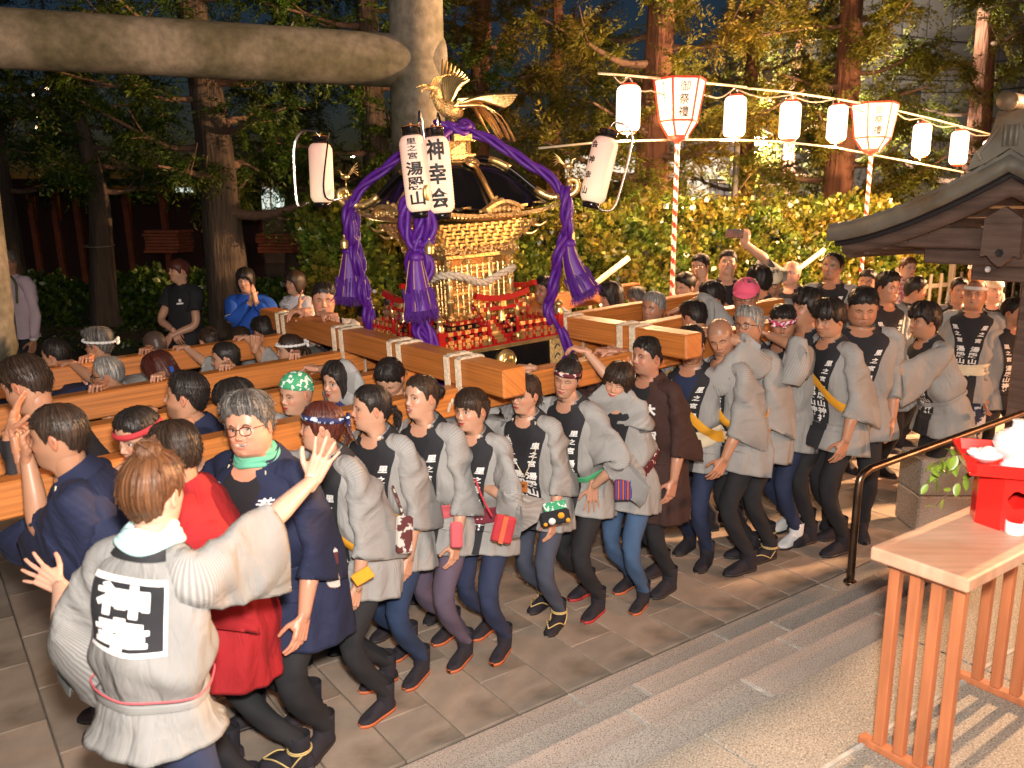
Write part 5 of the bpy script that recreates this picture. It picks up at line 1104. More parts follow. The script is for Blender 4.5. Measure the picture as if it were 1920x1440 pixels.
def make_head(o):
    lod = o.get('lod', 1); fem = o.get('fem', 0); z, phi = face_grid(lod); Z, PH = np.meshgrid(z, phi, indexing='ij'); w = o.get('fw', .97 if fem else 1.0); jaw = o.get('jaw', .93 if fem else 1.02)
    X, Y = head_base(Z, PH, w, jaw); front = np.clip(np.cos(PH) * 2.2, 0, 1); ax = np.abs(X)
    G = lambda x0, z0, sx, sz: np.exp(-((X - x0) / sx) ** 2 - ((Z - z0) / sz) ** 2)
    G2 = lambda x0, z0, sx, sz: G(x0, z0, sx, sz) + G(-x0, z0, sx, sz)
    ow = o.get('mouth', 0); smile = o.get('smile', 0); nose = o.get('nose', .9 if fem else 1.1)
    mz = -.0575 + smile * .006 * (X / .02) ** 2
    dy = nose * (.007 * G(0, .006, .008, .018) + .019 * G(0, -.024, .0095, .0155) * (1 / (1 + np.exp(-(Z + .0385) / .0018)))) + .008 * G2(.0130, -.0325, .0055, .0055)
    dy += -.0085 * G2(.031, .006, .015, .010) + .0045 * G2(.031, .0025, .0105, .0065) + .003 * G2(.027, .021, .018, .006) + (.005 + .003 * smile) * G2(.041, -.028, .017, .015) + .004 * G(0, -.056, .022, .018)
    dy += .0035 * (np.exp(-((X) / .018) ** 2 - ((Z - mz - .0040 - ow * .004) / .0034) ** 2) + 1.1 * np.exp(-(X / .016) ** 2 - ((Z - mz + .0045 + ow * .009) / .0042) ** 2)) + .006 * G(0, -.094, .014, .011) - .0035 * G(0, -.078, .016, .006)
    mo = np.exp(-(X / (.017 + .004 * smile)) ** 4 - ((Z - mz + ow * .0025) / (.0014 + .0065 * ow)) ** 4); dy -= (.0025 + .010 * ow) * mo
    if o.get('age', 0): dy -= o['age'] * (.002 * np.exp(-((ax - .030 - (-.02 - Z) * .3) / .003) ** 2) * ((Z < -.02) & (Z > -.065)) + .0012 * G2(.033, -.010, .014, .003))
    Y = Y + dy * front
    seed = o.get('seed', 0); rs = np.random.RandomState(seed + 1000)
    tone = np.array(o.get('tone', (.46, .235, .142) if not fem else (.53, .295, .195))) * rs.uniform(.88, 1.08)
    C = np.ones(Z.shape + (3,)) * tone
    def mix(m, c): nonlocal C; m = np.clip(m, 0, 1)[..., None]; C = C * (1 - m) + np.asarray(c) * m
    mix((.55 * G2(.040, -.026, .020, .016) + .4 * G(0, -.028, .014, .012)) * front, tone * [1.12, .72, .66])
    mix(.35 * front * np.exp(-((ax - .031) / .019) ** 2 - ((Z - .0) / .011) ** 2), tone * [.78, .66, .62])
    if not fem and o.get('stubble', .25): mix(o.get('stubble', .25) * np.clip((-.035 - Z) / .02, 0, 1) * np.clip((ax * 0 + Y) / .03, 0, 1) * (Z > -.12), tone * .42)
    # brows
    bz = .0235 - 1.6 * (ax - .030) ** 2 / .03 + (ax - .03) * o.get('browtilt', .04); bm = (np.abs(Z - bz) < (.0026 if fem else .0036) * np.clip(1.3 - np.abs(ax - .029) / .019, 0, 1) + .0006) & (ax > .012) & (ax < .047); mix(bm * (.75 if fem else .85) * front, (.025, .016, .012))
    # eyes
    e = (ax - .0315) / .0145; gaze = o.get('gaze', 0); cl = o.get('eyes', 1.0)
    zu = .0018 + .0058 * cl * np.clip(1 - e ** 2, 0, 1) ** .7 + .001 * e; zl = .0015 - .0038 * cl * np.clip(1 - e ** 2, 0, 1) + .001 * e
    ins = (Z < zu) & (Z > zl) & (np.abs(e) < 1); mix(ins * 1.0, (.62, .56, .52)); ir = np.sqrt((ax - .0315 - np.sign(X) * gaze * .006) ** 2 + (Z - .0018) ** 2) < .0052; mix((ins & ir) * 1.0, (.018, .010, .007))
    mix(((np.abs(Z - zu) < (.0015 if fem else .0012)) & (np.abs(e) < 1.08)) * .92, (.02, .012, .010)); mix(((np.abs(Z - zl) < .0008) & (np.abs(e) < 1.0)) * .5, (.10, .04, .03))
    mix(((np.abs(Z - zu - .0042) < .0008) & (np.abs(e) < 1.0)) * .4 * front, tone * .5)
    # lips, mouth
    lw = .0215 + .004 * smile; ex = np.clip(1 - (X / lw) ** 2, 0, 1); up_ = mz + (.0062 + ow * .005) * ex ** .6; lo_ = mz - (.0072 + ow * .0125) * ex ** .7
    lip = (Z < up_) & (Z > lo_) & (ax < lw) & (front > .3); mix(lip * (.95 if fem else .55), (.46, .06, .06) if fem else tone * [.85, .52, .48])
    if ow > .05:
        iu = mz + (.0015 + ow * .003) * ex; il = mz - (.001 + ow * .0085) * ex; inn = (Z < iu) & (Z > il) & (ax < lw * .86) & (front > .3); mix(inn * 1.0, (.035, .008, .007)); th = inn & (Z > iu - .0045 * min(1, ow * 1.6)); mix(th * 1.0, (.70, .66, .60)); th2 = inn & (Z < il + .002); mix(th2 * (ow > .6) * .8, (.6, .55, .5))
    else: mix(((np.abs(Z - mz) < .0011) & (ax < lw)) * .8, (.10, .03, .025))
    mix(.85 * G2(.0070, -.0385, .0028, .0020) * front, (.06, .02, .015))
    # shaved or receding scalp colour
    hl = ip(np.degrees(np.minimum(PH, 2 * np.pi - PH)) % 360, HLP, [.066, .062, .055, .040, .02, -.012, .012, .0, -.035, -.058, -.06]); bz_ = o.get('buzz', 0)
    if bz_: mix(bz_ * sst((Z - hl) / .012 + .5), (.035, .028, .025))
    V = np.stack([X, Y, Z], -1).reshape(-1, 3); Q = ringfaces(len(z), len(phi)); C = C.reshape(-1, 3)
    out = [(V, Q, C)]
    # ears
    for s in (-1, 1):
        th = np.linspace(0, np.pi, 7); ph = np.linspace(0, 2 * np.pi, 12, endpoint=False); e_ = np.stack([np.cos(th)[:, None] * np.ones(12), np.sin(th)[:, None] * np.cos(ph), np.sin(th)[:, None] * np.sin(ph)], -1).reshape(-1, 3)
        r = np.hypot(e_[:, 1], e_[:, 2] - .1); v = e_ * [.0085, .0155, .030]; v[:, 1] += v[:, 2] * .18; v[:, 0] -= .006 * np.exp(-(r / .5) ** 2) * (e_[:, 0] > 0); v[:, 1] *= np.where(v[:, 2] < -.012, .72, 1.0)
        v[:, 0] = v[:, 0] * s; v = v + [s * (.0775 * w + .001), -.004, -.008]; v[:, 1] -= .0; cc = tone * np.array([1.05, .8, .75]) * (1 - .45 * np.exp(-(r / .35) ** 2))[:, None]; out.append((v, ringfaces(7, 12, flip=(s > 0)), cc))
    return out, tone, w
HAIRZ = dict(short=[.062, .060, .052, .038, .02, -.014, .012, .0, -.035, -.058, -.06], mop=[.026, .024, .028, .03, .008, -.020, -.012, -.02, -.05, -.07, -.075], tied=[.068, .064, .055, .042, .022, -.012, .010, .0, -.04, -.06, -.065], tiedfringe=[.026, .024, .018, .012, -.012, -.035, .006, .0, -.04, -.06, -.065],
             bob=[.024, .022, .012, -.03, -.085, -.10, -.105, -.11, -.11, -.11, -.11], long=[.058, .050, .028, -.02, -.12, -.16, -.18, -.19, -.19, -.19, -.19], recede=[.092, .088, .075, .050, .02, -.014, .012, .0, -.035, -.058, -.06], cap=[.050, .050, .046, .040, .035, .032, .03, .02, .005, -.01, -.015])
def make_hair(o, w):
    st = o.get('hair', 'short')
    if st == 'none': return None
    lod = o.get('lod', 1); rs = np.random.RandomState(o.get('seed', 0) + 77); nc = [104, 72, 44][lod]; nr = [26, 18, 12][lod]; u = np.linspace(0, 2 * np.pi, nc, endpoint=False); deg = np.degrees(np.minimum(u, 2 * np.pi - u))
    ze = ip(deg, HLP, HAIRZ[st]); iscap = st == 'cap'
    if not iscap: ze = ze + .004 * np.sin(u * 13 + o.get('seed', 0)) + rs.uniform(-.004, .004, nc) * (1.6 if st in ('mop', 'bob', 'tiedfringe') else 1)
    vol = o.get('vol', {'short': .013, 'mop': .020, 'tied': .005, 'tiedfringe': .006, 'bob': .017, 'long': .014, 'recede': .006, 'cap': .008}[st]); side = o.get('side', {'short': .007, 'mop': .016, 'tied': .005, 'tiedfringe': .006, 'bob': .016, 'long': .012, 'recede': .005, 'cap': .006}[st])
    s = np.linspace(0, 1, nr) ** .85; top = .1185; S_, U_g = np.meshgrid(s, u, indexing='ij'); ZE = ze[None, :] * np.ones_like(S_); Z = top + (ZE - top) * S_
    X, Y = head_base(np.maximum(Z, -.055), U_g, w)
    if st in ('bob', 'long'):
        Xh, Yh = head_base(np.full_like(Z, .012), U_g, w); k = sst((.015 - Z) / .03)[...]; X = X * (1 - k) + Xh * k; Y = Y * (1 - k) + Yh * k; tp = np.clip((-.02 - Z) / .15, 0, 1); X *= 1 - tp * .16; Y = Y * (1 - tp * .10)
    zt = np.clip((Z - .03) / .08, 0, 1); T = side + (vol - side) * sst(zt)
    if not iscap: T = T * (1 + .12 * np.sin(U_g * 9 + Z * 30 + o.get('seed', 0)) * (.6 if st in ('tied', 'tiedfringe', 'recede') else 1) + rs.uniform(-.12, .12, (1, nc)) + rs.uniform(-.05, .05, S_.shape))
    frontv = np.clip(np.cos(U_g), 0, 1) * (S_ > .5); T = T * (1 + o.get('quiff', 0) * frontv * 1.2)
    edge = sst((1 - S_) / (.16 if st in ('bob', 'long', 'mop', 'cap') else .34)); T = T * (.12 + .88 * edge) + .0015
    n = np.stack([X, Y, np.maximum(Z - .0, 0) * .9], -1); n /= np.linalg.norm(n, axis=-1)[..., None] + 1e-9
    V = np.stack([X, Y, Z], -1) + n * T[..., None]; V[0] = V[0].mean(0)
    if o.get('part') is not None: V[..., 2] -= .006 * np.exp(-((V[..., 0] - o['part']) / .004) ** 2) * (V[..., 1] > -.03) * (S_ < .9)
    uv = np.stack([U_g / 6.2832, S_ * .35], -1); inner = V[-1] - n[-1] * np.minimum(T[-1], .012)[:, None] * 1.5; inner[:, 2] += .004
    if st in ('bob', 'long'): inner = V[-1] * [.86, .86, 1] + [0, 0, .01]
    V2 = np.vstack([V.reshape(-1, 3), inner]); UV = np.vstack([uv.reshape(-1, 2), uv[-1]]); a = Acc(); a.add(V2, ringfaces(nr + 1, nc), uv=UV)
    # loose locks breaking the outline
    if not iscap and lod < 2:
        nl = {0: 420, 1: 170}[lod] * (1 if st in ('short', 'mop', 'bob', 'long') else .45)
        for i in range(int(nl)):
            j = rs.randint(nc); i0 = rs.randint(1, nr - 4); L = rs.randint(3, max(4, nr // 3)); idx = np.clip(np.arange(i0, i0 + L), 0, nr - 1); off = np.linspace(0, 1, L) ** 2 * rs.uniform(.002, .010 if st in ('short', 'mop') else .004) * o.get('messy', 1); jj = (j + (np.arange(L) * rs.uniform(-.5, .5)).astype(int)) % nc
            P = V[idx, jj] + n[idx, jj] * (off + .0008)[:, None]; 
            if idx[-1] == nr - 1: P[-1] += [0, 0, -.006]
            wd = rs.uniform(.0009, .0022); tube(a, P, wd * np.r_[np.linspace(.6, 1, L - 1), .15], 4, cap=False, uvs=.05)
    if o.get('bun'):
        bx, by, bz, br = o['bun']; k = 16; th = np.linspace(0, np.pi, 12); ph = np.linspace(0, 2 * np.pi, 20, endpoint=False); e = np.stack([np.sin(th)[:, None] * np.cos(ph), np.sin(th)[:, None] * np.sin(ph), np.cos(th)[:, None] * np.ones(20)], -1); e = e * (1 + .10 * np.sin(ph * 6 + th[:, None] * 5))[..., None]; a.add((e.reshape(-1, 3) * br) + [bx, by, bz], ringfaces(12, 20, flip=True), uv=np.stack(np.broadcast_arrays(ph[None] / 6.28, th[:, None] * .1), -1).reshape(-1, 2))
        for q in range(26): t0 = rs.uniform(0, 6.28, 3); r0 = rs.uniform(.9, 1.06) * br; P = [np.array([bx, by, bz]) + r0 * np.array([math.sin(t0[0] + f * 1.6) * math.cos(t0[1] + f * 1.2), math.sin(t0[1] + f), math.cos(t0[0] + f * 1.6)]) * rs.uniform(.95, 1.12) for f in np.linspace(0, 1, 7)]; tube(a, bez(P, 10), np.linspace(.004, .0012, 10), 4, cap=False, uvs=.05)
    if o.get('tail'):
        bx, by, bz, L = o['tail']
        for q in range(16): P = [np.array([bx, by + .02, bz]) + rs.randn(3) * .006, np.array([bx, by - .015, bz - .005]) + rs.randn(3) * .008, np.array([bx, by - .03, bz - L * .5]) + rs.randn(3) * .012, np.array([bx, by - .015, bz - L]) + rs.randn(3) * .016]; tube(a, bez(P, 10), np.linspace(.010, .002, 10), 5, cap=False, uvs=.08)
    return a
# ---- hands
HANDP = dict(relax=((16, 24, 12), 2, 1.0), grip=((58, 52, 32), 3, .9), open=((-4, 8, 6), 11, .15), flat=((4, 8, 5), 2, .55), fist=((78, 88, 55), 0, 1.2), drape=((38, 26, 14), 5, .7), press=((-8, 20, 12), 9, .3))
_HT = {}
def hand_template(pose):
    if pose in _HT: return _HT[pose]
    curl, spread, th = HANDP[pose]; a = Acc()
    def cap(p, q, r0, r1): n = 5; P = np.array([p + (q - p) * t for t in np.linspace(0, 1, n)]); tube(a, P, np.linspace(r0, r1, n), 10); sphere(a, p, (r0,) * 3, None, 10, 7); sphere(a, q, (r1,) * 3, None, 10, 7)
    # palm
    for x0, x1, r in ((-.020, -.030, .0125), (-.008, -.011, .0135), (.006, .011, .0140), (.018, .030, .0135)): cap(np.array([x0, .008, 0]), np.array([x1, .088, .002]), .0150, r * .88)
    cap(np.array([.022, .02, -.004]), np.array([.033, .050, -.010]), .015, .0145); cap(np.array([-.024, .02, -.004]), np.array([-.028, .06, -.006]), .013, .012); cap(np.array([0, -.03, 0]), np.array([0, .012, 0]), .0195, .021); cap(np.array([-.01, -.03, 0]), np.array([-.014, .012, 0]), .016, .017); cap(np.array([.01, -.03, 0]), np.array([.014, .012, 0]), .016, .017)
    nails = []
    for i, (x, y, L, r) in enumerate([(.031, .088, .070, .0084), (.011, .092, .079, .0088), (-.0105, .090, .073, .0084), (-.030, .082, .057, .0074)]):
        p = np.array([x, y, .001]); sp = R_(spread) * (1.5 - i) + R_([2, 0, -1, -3][i]); ang = 0; k = 1 + .12 * (i - 1)
        for j, (fr, rr) in enumerate(((.46, 1.0), (.30, .92), (.24, .82))):
            ang += R_(curl[j]) * k; d = np.array([math.sin(sp) * math.cos(ang), math.cos(sp) * math.cos(ang), -math.sin(ang)]); q = p + d * L * fr; cap(p, q, r * rr, r * (rr - .09)); p = q
        nails.append(p + np.array([0, 0, 0]) - d * .003)
    t0 = np.array([.030, .026, -.006]); d1 = nrm([.75 - .35 * th, .62, -.25 - .45 * th]); d2 = nrm([.55 - .55 * th, .80, -.22 - .45 * th]); q = t0 + d1 * .038; cap(t0, q, .0125, .0102); r_ = q + d2 * .030; cap(q, r_, .0100, .0092); e = r_ + nrm(d2 + np.array([-.15, .1, 0])) * .022; cap(r_, e, .0092, .0078); nails.append(e)
    me = a.mesh('hand', M['skin']); o = bpy.data.objects.new('hand', me); COL.objects.link(o); m = o.modifiers.new('r', 'REMESH'); m.mode = 'VOXEL'; m.voxel_size = .0030; m.use_smooth_shade = True; m2 = o.modifiers.new('s', 'SMOOTH'); m2.iterations = 2; m2.factor = .5; m3 = o.modifiers.new('d', 'DECIMATE'); m3.ratio = .42
    dg = bpy.context.evaluated_depsgraph_get(); me2 = bpy.data.meshes.new_from_object(o.evaluated_get(dg)); V = np.array([v.co[:] for v in me2.vertices]); T = []
    for p in me2.polygons:
        q = list(p.vertices)
        for i in range(1, len(q) - 1): T.append((q[0], q[i], q[i + 1]))
    bpy.data.objects.remove(o); bpy.data.meshes.remove(me2); bpy.data.meshes.remove(me)
    C = np.ones((len(V), 3)); 
    for nl in nails: dd = np.linalg.norm(V - nl, axis=1); C *= (1 + np.outer(np.clip(1 - dd / .012, 0, 1), [.12, -.02, .02]))
    _HT[pose] = (V, np.array(T), C); return _HT[pose]
def ik(s, t, l1, l2, pole):
    d = t - s; L = np.linalg.norm(d); mx = (l1 + l2) * .998
    if L > mx: d = d * mx / L; L = mx; t = s + d
    L = max(L, abs(l1 - l2) + .03); u = d / (np.linalg.norm(d) + 1e-9); a = (l1 * l1 - l2 * l2 + L * L) / (2 * L); h = math.sqrt(max(0, l1 * l1 - a * a)); pl = np.asarray(pole, float); pl = nrm(pl - u * (pl @ u)); return s + u * a + pl * h, t
PCOUNT = [0]
def person(label, head, n=None, z=None, Y=None, yaw=0, hyaw=0, hpitch=0, hroll=0, lean=16, slean=0, H=1.66, coat='happi', coatlen=.17, band=True, text='里之宮湯殿山神社', shirt='tee', obi=None, sash=None, pants='pblack', feet='tabi', arms=None, stride=.16, fstep=0, group='shrine bearers', grounded=0.0, glasses=None, headband=None, cap=None, wide=1.0, cat='person', sleeve=1.0, slitw=1.0, neckcloth=None, pendant=False, legs=True, extra=None, **o):
    PCOUNT[0] += 1; seed = PCOUNT[0]; o['seed'] = seed; rs = np.random.RandomState(seed); fem = o.get('fem', 0)
    o.setdefault('fw', (.95 if fem else 1.0) * rs.uniform(.96, 1.045)); o.setdefault('jaw', (.87 if fem else 1.02) * rs.uniform(.94, 1.07)); o.setdefault('nose', (.85 if fem else 1.1) * rs.uniform(.8, 1.25)); o.setdefault('eyes', rs.uniform(.5, .85) + .15 * fem); o.setdefault('gaze', rs.uniform(-.5, .5)); o.setdefault('browtilt', rs.uniform(-.06, .12)); o.setdefault('mouth', rs.choice([0, .1, .25, .45])); o.setdefault('smile', rs.choice([0, .2, .6, .9])); yaw += rs.uniform(-5, 5); hroll += rs.uniform(-5, 5); slean += rs.uniform(-2.5, 2.5) if group != '' else 0
    x, y = head; hc = pn(x, y, n) if n is not None else (pz(x, y, z) if z is not None else pY(x, y, Y))
    bend = o.get('bend', .94); k = min(1.10, max(.84, (hc[2] - grounded) / (.145 + .53 * math.cos(R_(lean)) + .885 * bend))) if not o.get('fixk') else H / 1.70; th = math.atan2(-DV[1], -DV[0]) + R_(yaw); F = np.array([math.cos(th), math.sin(th), 0]); Rt = np.array([F[1], -F[0], 0])
    la = R_(lean); sl = R_(slean); Sx = nrm(ZV * math.cos(la) + F * math.sin(la) + Rt * math.tan(sl))
    ndir = nrm(ZV * .93 + Sx * .3 + F * .22); NB_ = hc - ndir * .155 * k
    P = NB_ - Sx * .53 * k; zg = grounded; legL = .885 * k
    zmax = zg + legL * .995
    if P[2] > zmax + .02:
        # taller person: stretch
        r = (hc[2] - zg) / (.155 * k * ndir[2] + .53 * k * Sx[2] + legL * .99) ; k *= min(1.12, r); NB_ = hc - ndir * .155 * k; P = NB_ - Sx * .53 * k; legL = .885 * k
        if P[2] > zg + legL + .03: print('float', label, round(P[2] - zg - legL, 2))
    if P[2] < .45: print('low', label, P[2].round(2))
    root = empty(cat if cat != 'child' else 'person', (P[0], P[1], zg), label, cat, group)
    if o.get('lod') is None: o['lod'] = 0 if hc[1] < 5.0 else (1 if hc[1] < 7.5 else 2)
    # ---------------- head
    hth = th + R_(hyaw); hf = np.array([math.cos(hth), math.sin(hth), 0]); pt = R_(hpitch); hf = nrm(hf * math.cos(pt) + ZV * math.sin(pt)); hr = nrm(np.cross(hf, ZV)); hu = np.cross(hr, hf); rr = R_(hroll); hr, hu = hr * math.cos(rr) + hu * math.sin(rr), hu * math.cos(rr) - hr * math.sin(rr)
    HM = np.array([hr, hf, hu]); hs = k / (1.70 / 1.70) * (1.0 if not fem else .97); hs = max(.9, min(1.04, hs)) * .965 * o.get('hsize', 1.0)
    if cat == 'child': hs = .82
    def HT(v): return hc + (np.asarray(v) * hs) @ HM
    body = Acc(); parts, tone, w = make_head(o)
    for V, Q, C in parts: body.add(HT(V), Q, col=C)
    # neck and shoulders under the clothes
    n0 = HT([0, -.012, -.075]); nr_ = (.047 if fem else .057) * k; cp = [n0 + hu * .02, n0, (n0 + NB_) / 2 + F * .004, NB_ + Sx * .005 - F * .005, NB_ - Sx * .05 - F * .01]; cp = bez(cp, 9)
    T9, A9, B9 = frames(cp, F); thn = np.linspace(0, 6.2832, 20, endpoint=False); ra = np.linspace(nr_, nr_ * 1.02, 6).tolist() + [nr_ * 1.08, nr_ * 1.2, nr_ * 1.35]; V = cp[:, None] + np.array(ra)[:, None, None] * (np.cos(thn)[None, :, None] * A9[:, None] + np.sin(thn)[None, :, None] * B9[:, None] * 1.05); body.add(V.reshape(-1, 3), ringfaces(9, 20), col=tone * [.97, .94, .93])
    # ---------------- arms
    sw = .182 * k * (.93 if fem else 1.03) * (1 + (wide - 1) * .6); l1, l2 = .285 * k, .245 * k; hands = []
    arms = arms or {}
    arminfo = []
    for s, nm in ((-1, 'L'), (1, 'R')):
        sh = NB_ - Sx * .055 * k + Rt * s * sw - Rt * s * .015; spec = arms.get(nm, 'down'); pose = 'relax'; pn_ = -Rt * s; fdir = None; pole = -F * .7 - ZV * .3 + Rt * s * .35; stop = .46 * sleeve
        if isinstance(spec, str): spec = (spec,)
        if spec[0] == 'down':
            fw_ = spec[1] if len(spec) > 1 else .06; out = spec[2] if len(spec) > 2 else .06; t = sh + nrm(-ZV * .97 + F * fw_ + Rt * s * out) * (l1 + l2) * .985; pole = -F + Rt * s * .3; pn_ = -Rt * s; fdir = nrm(-ZV + F * .12)
        elif spec[0] == 'beam':      # hand resting on the top of a beam at n
            bn_ = spec[1]; df = spec[2] if len(spec) > 2 else -.14; dh = hc @ DV + df; t = W(dh, bn_ - .04 * np.sign(bn_ - hc @ NV) , lz(dh) + .025 if True else 0); fdir = nrm(NV * np.sign(bn_ - (sh @ NV)) * .8 - DV * .5); pn_ = -ZV; pose = spec[3] if len(spec) > 3 else 'grip'; pole = -ZV * .9 + Rt * s * .4 - F * .1; stop = .30
        elif spec[0] == 'to':        # (to, point, fingers direction, palm normal, pose, pole, stop)
            t = np.asarray(spec[1], float); fdir = np.asarray(spec[2], float) if spec[2] is not None else None; pn_ = np.asarray(spec[3], float); pose = spec[4]; pole = np.asarray(spec[5], float) if len(spec) > 5 and spec[5] is not None else pole; stop = spec[6] if len(spec) > 6 else .4
        elif spec[0] == 'fold': t = sh + (-ZV * .62 + F * .45 - Rt * s * .55) * (l1 + l2) * .8; fdir = nrm(-Rt * s + F * .2); pn_ = -F; pole = Rt * s * .6 - ZV * .6
        el, wr_ = ik(sh, t, l1, l2, pole); fd = nrm(wr_ - el) if fdir is None else nrm(np.asarray(fdir)); 
        if spec[0] == 'down': fd = nrm(nrm(wr_ - el) + F * .15)
        arminfo.append((s, sh, el, wr_, stop, spec[0])); ac = bez([sh - Rt * s * .05, sh, sh * .5 + el * .5, el, el * .45 + wr_ * .55, wr_ + nrm(wr_ - el) * .012], 22); rad = np.interp(np.linspace(0, 1, 22), [0, .2, .5, .6, .7, .93, 1], np.array([.05, .05, .043, .038, .041, .027, .024]) * k * (.88 if fem else 1.0)); cov = np.linspace(0, 1, 22) < ((.56 + .40 * (stop if not (spec[0] == 'beam' or nrm(wr_ - el)[2] > .25) else .0)) if coat else (.42 if o.get('shortsleeve', True) else .9)); rad = np.where(cov, rad * .62, rad); tube(body, ac, rad, 14, up=F, col=tone)
        hv, ht, hcol = hand_template(pose); nn = nrm(-pn_ - fd * (-pn_ @ fd)); hx = np.cross(fd, nn); 
        # thumb side: towards the front/body midline
        flip = 1.0 if s < 0 else -1.0
        hk = k * (.90 if fem else 1.0) * .98; v = hv * [flip, 1, 1]; body.add(wr_ + (v * hk) @ np.array([hx, fd, nn]), None, ht if flip > 0 else ht[:, ::-1], col=hcol * tone * [1.02, .93, .90]); hands.append(wr_)
    # ---------------- hair, hats, glasses
    hc_ = o.get('hcol', 'hblack'); ha = make_hair(o, w)
    if ha is not None:
        for i in range(len(ha.V)): ha.V[i] = HT(ha.V[i])
        ha.build('hair', M[hc_], root)
    def headring(z0, tilt, off, wd, m, name, twist=False, knot=None, ridge=False, k_=64):
        a = Acc(); ph = np.linspace(0, 2 * np.pi, k_, endpoint=False); zz = z0 + tilt * np.cos(ph); X, Y = head_base(zz, ph, w); nrm_ = np.stack([X, Y, zz * 0], -1); nrm_ /= np.linalg.norm(nrm_, axis=1)[:, None]; P0 = np.stack([X, Y, zz], -1) + nrm_ * off
        if twist:
            for q in range(2):
                t_ = ph * 11 + q * np.pi; Pq = P0 + nrm_ * (.0055 * np.cos(t_))[:, None] + np.array([0, 0, 1]) * (.0055 * np.sin(t_))[:, None]; Pq = np.vstack([Pq, Pq[:1]]); tube(a, HT(Pq), wd * .5 * hs, 7, cap=False)
        else:
            L = [P0 + [0, 0, -wd / 2] - nrm_ * .002, P0 + [0, 0, -wd / 2] + nrm_ * .002, P0 + nrm_ * .0045, P0 + [0, 0, wd / 2] + nrm_ * .002, P0 + [0, 0, wd / 2] - nrm_ * .002]; a.add(HT(np.array(L).reshape(-1, 3)), ringfaces(5, k_, flip=True))
        if knot is not None:
            kp = np.array([head_base(np.array(z0 + tilt * math.cos(knot)), np.array(knot), w)[0], head_base(np.array(z0 + tilt * math.cos(knot)), np.array(knot), w)[1], z0 + tilt * math.cos(knot)], float); kn = nrm([kp[0], kp[1], 0]); kp = kp + kn * (off + .006); sd_ = np.array([-kn[1], kn[0], 0]); sphere(a, HT(kp), (.013, .013, .011), None, 10, 7)
            for s in (-1, 1): 
                for q in range(2): tube(a, HT(bez([kp, kp + sd_ * s * .025 + [0, 0, .012 - q * .02] + kn * .012, kp + sd_ * s * .05 + [0, 0, .018 - q * .04] + kn * .006], 7)), np.array([.006, .009, .010, .011, .011, .009, .004]), 7)
        return a.build(name, m, root)
    if headband: 
        kind, m_, z0, tl, kn = headband; headring(z0, tl, o.get('vol', .008) * .35 + .004 + (.004 if kind == 'twist' else 0), .026 if kind == 'flat' else .013, M[m_], 'headband', kind == 'twist', kn)
    if cap:
        kind, m_ = cap; ph = np.linspace(0, 2 * np.pi, 40, endpoint=False); z = np.array([.142, .139, .130, .112, .088, .06, .045]); a = Acc(); Zc, Pc = np.meshgrid(z, ph, indexing='ij'); Xc, Yc = head_base(np.clip(Zc - .02, 0, .118), Pc, w); nn_ = np.stack([Xc, Yc], -1); nn_ /= np.linalg.norm(nn_, axis=-1)[..., None] + 1e-9; bulge = ip(z, [.045, .06, .09, .13, .142], [.011, .014, .014, .006, 0])[:, None]; V = np.stack([Xc + nn_[..., 0] * bulge, Yc + nn_[..., 1] * bulge, Zc - .006 + .0015 * np.sin(Pc * 8)], -1); V[0] = V[0].mean(0); a.add(HT(V.reshape(-1, 3)), ringfaces(7, 40)); c_ = a.build('cap', M[m_], root)
        if kind in ('visor', 'hunting'):
            b = Acc(); phb = np.linspace(-1.0, 1.0, 15); Xb, Yb = head_base(np.full(15, .045), phb, w); L = .055 if kind == 'visor' else .03; up_ = o.get('visorup', 0); r0 = np.stack([Xb * 1.1, Yb * 1.1, np.full(15, .044)], -1); ext = np.cos(phb * 1.2)[:, None] * L; r1 = r0 + np.array([0, 1, 0]) * ext + np.array([0, 0, 1]) * (ext * up_ - .012 * (1 - up_) * np.abs(ext) / L) ; r1[:, 0] += Xb * .12; b.add(HT(np.array([r0 + [0, 0, .003], r1 + [0, 0, .002], r1 - [0, 0, .001], r0 - [0, 0, .002]]).reshape(-1, 3)), ringfaces(4, 15, False)); b.build('visor', M[m_], c_)
    if glasses:
        a = Acc(); gm = M[glasses if glasses in M else 'glassframe']; yf = .094
        for s in (-1, 1):
            t_ = np.linspace(0, 6.2832, 25); cx = s * .033; rx, rz = .0245, .0165; Pq = np.stack([cx + rx * np.sign(np.cos(t_)) * np.abs(np.cos(t_)) ** .7, yf + .004 - .10 * (np.abs(cx + rx * np.cos(t_)) ) ** 1.5 * 1.2, -.001 + rz * np.sign(np.sin(t_)) * np.abs(np.sin(t_)) ** .7], -1); tube(a, HT(Pq), .0017, 6, cap=False)
            tube(a, HT(bez([[s * .0575, .078, .006], [s * .074, .045, .006], [s * .081, .0, .002], [s * .080, -.012, -.004]], 8)), .0018, 6)
        tube(a, HT(bez([[-.009, yf + .003, .004], [0, yf + .006, .007], [.009, yf + .003, .004]], 6)), .0016, 6); a.build('glasses', gm, root)
    # ---------------- coat
    kk = k; fm = .93 if fem else 1.0; wd = wide * fm
    ctr = [(NB_ + Sx * .040 * kk + F * .004, .064, .064), (NB_ + Sx * .016 * kk, .078, .072), (NB_ - Sx * .008 * kk, .112, .080), (NB_ - Sx * .030 * kk, .158, .092), (NB_ - Sx * .070 * kk, .180, .108), (NB_ - Sx * .15 * kk, .184, .122), (NB_ - Sx * .25 * kk, .184, .130), (NB_ - Sx * .34 * kk, .178, .132), (NB_ - Sx * .42 * kk, .170, .128), (NB_ - Sx * .50 * kk, .184, .142)]
    hang = nrm(-ZV * .95 - Sx * .05)
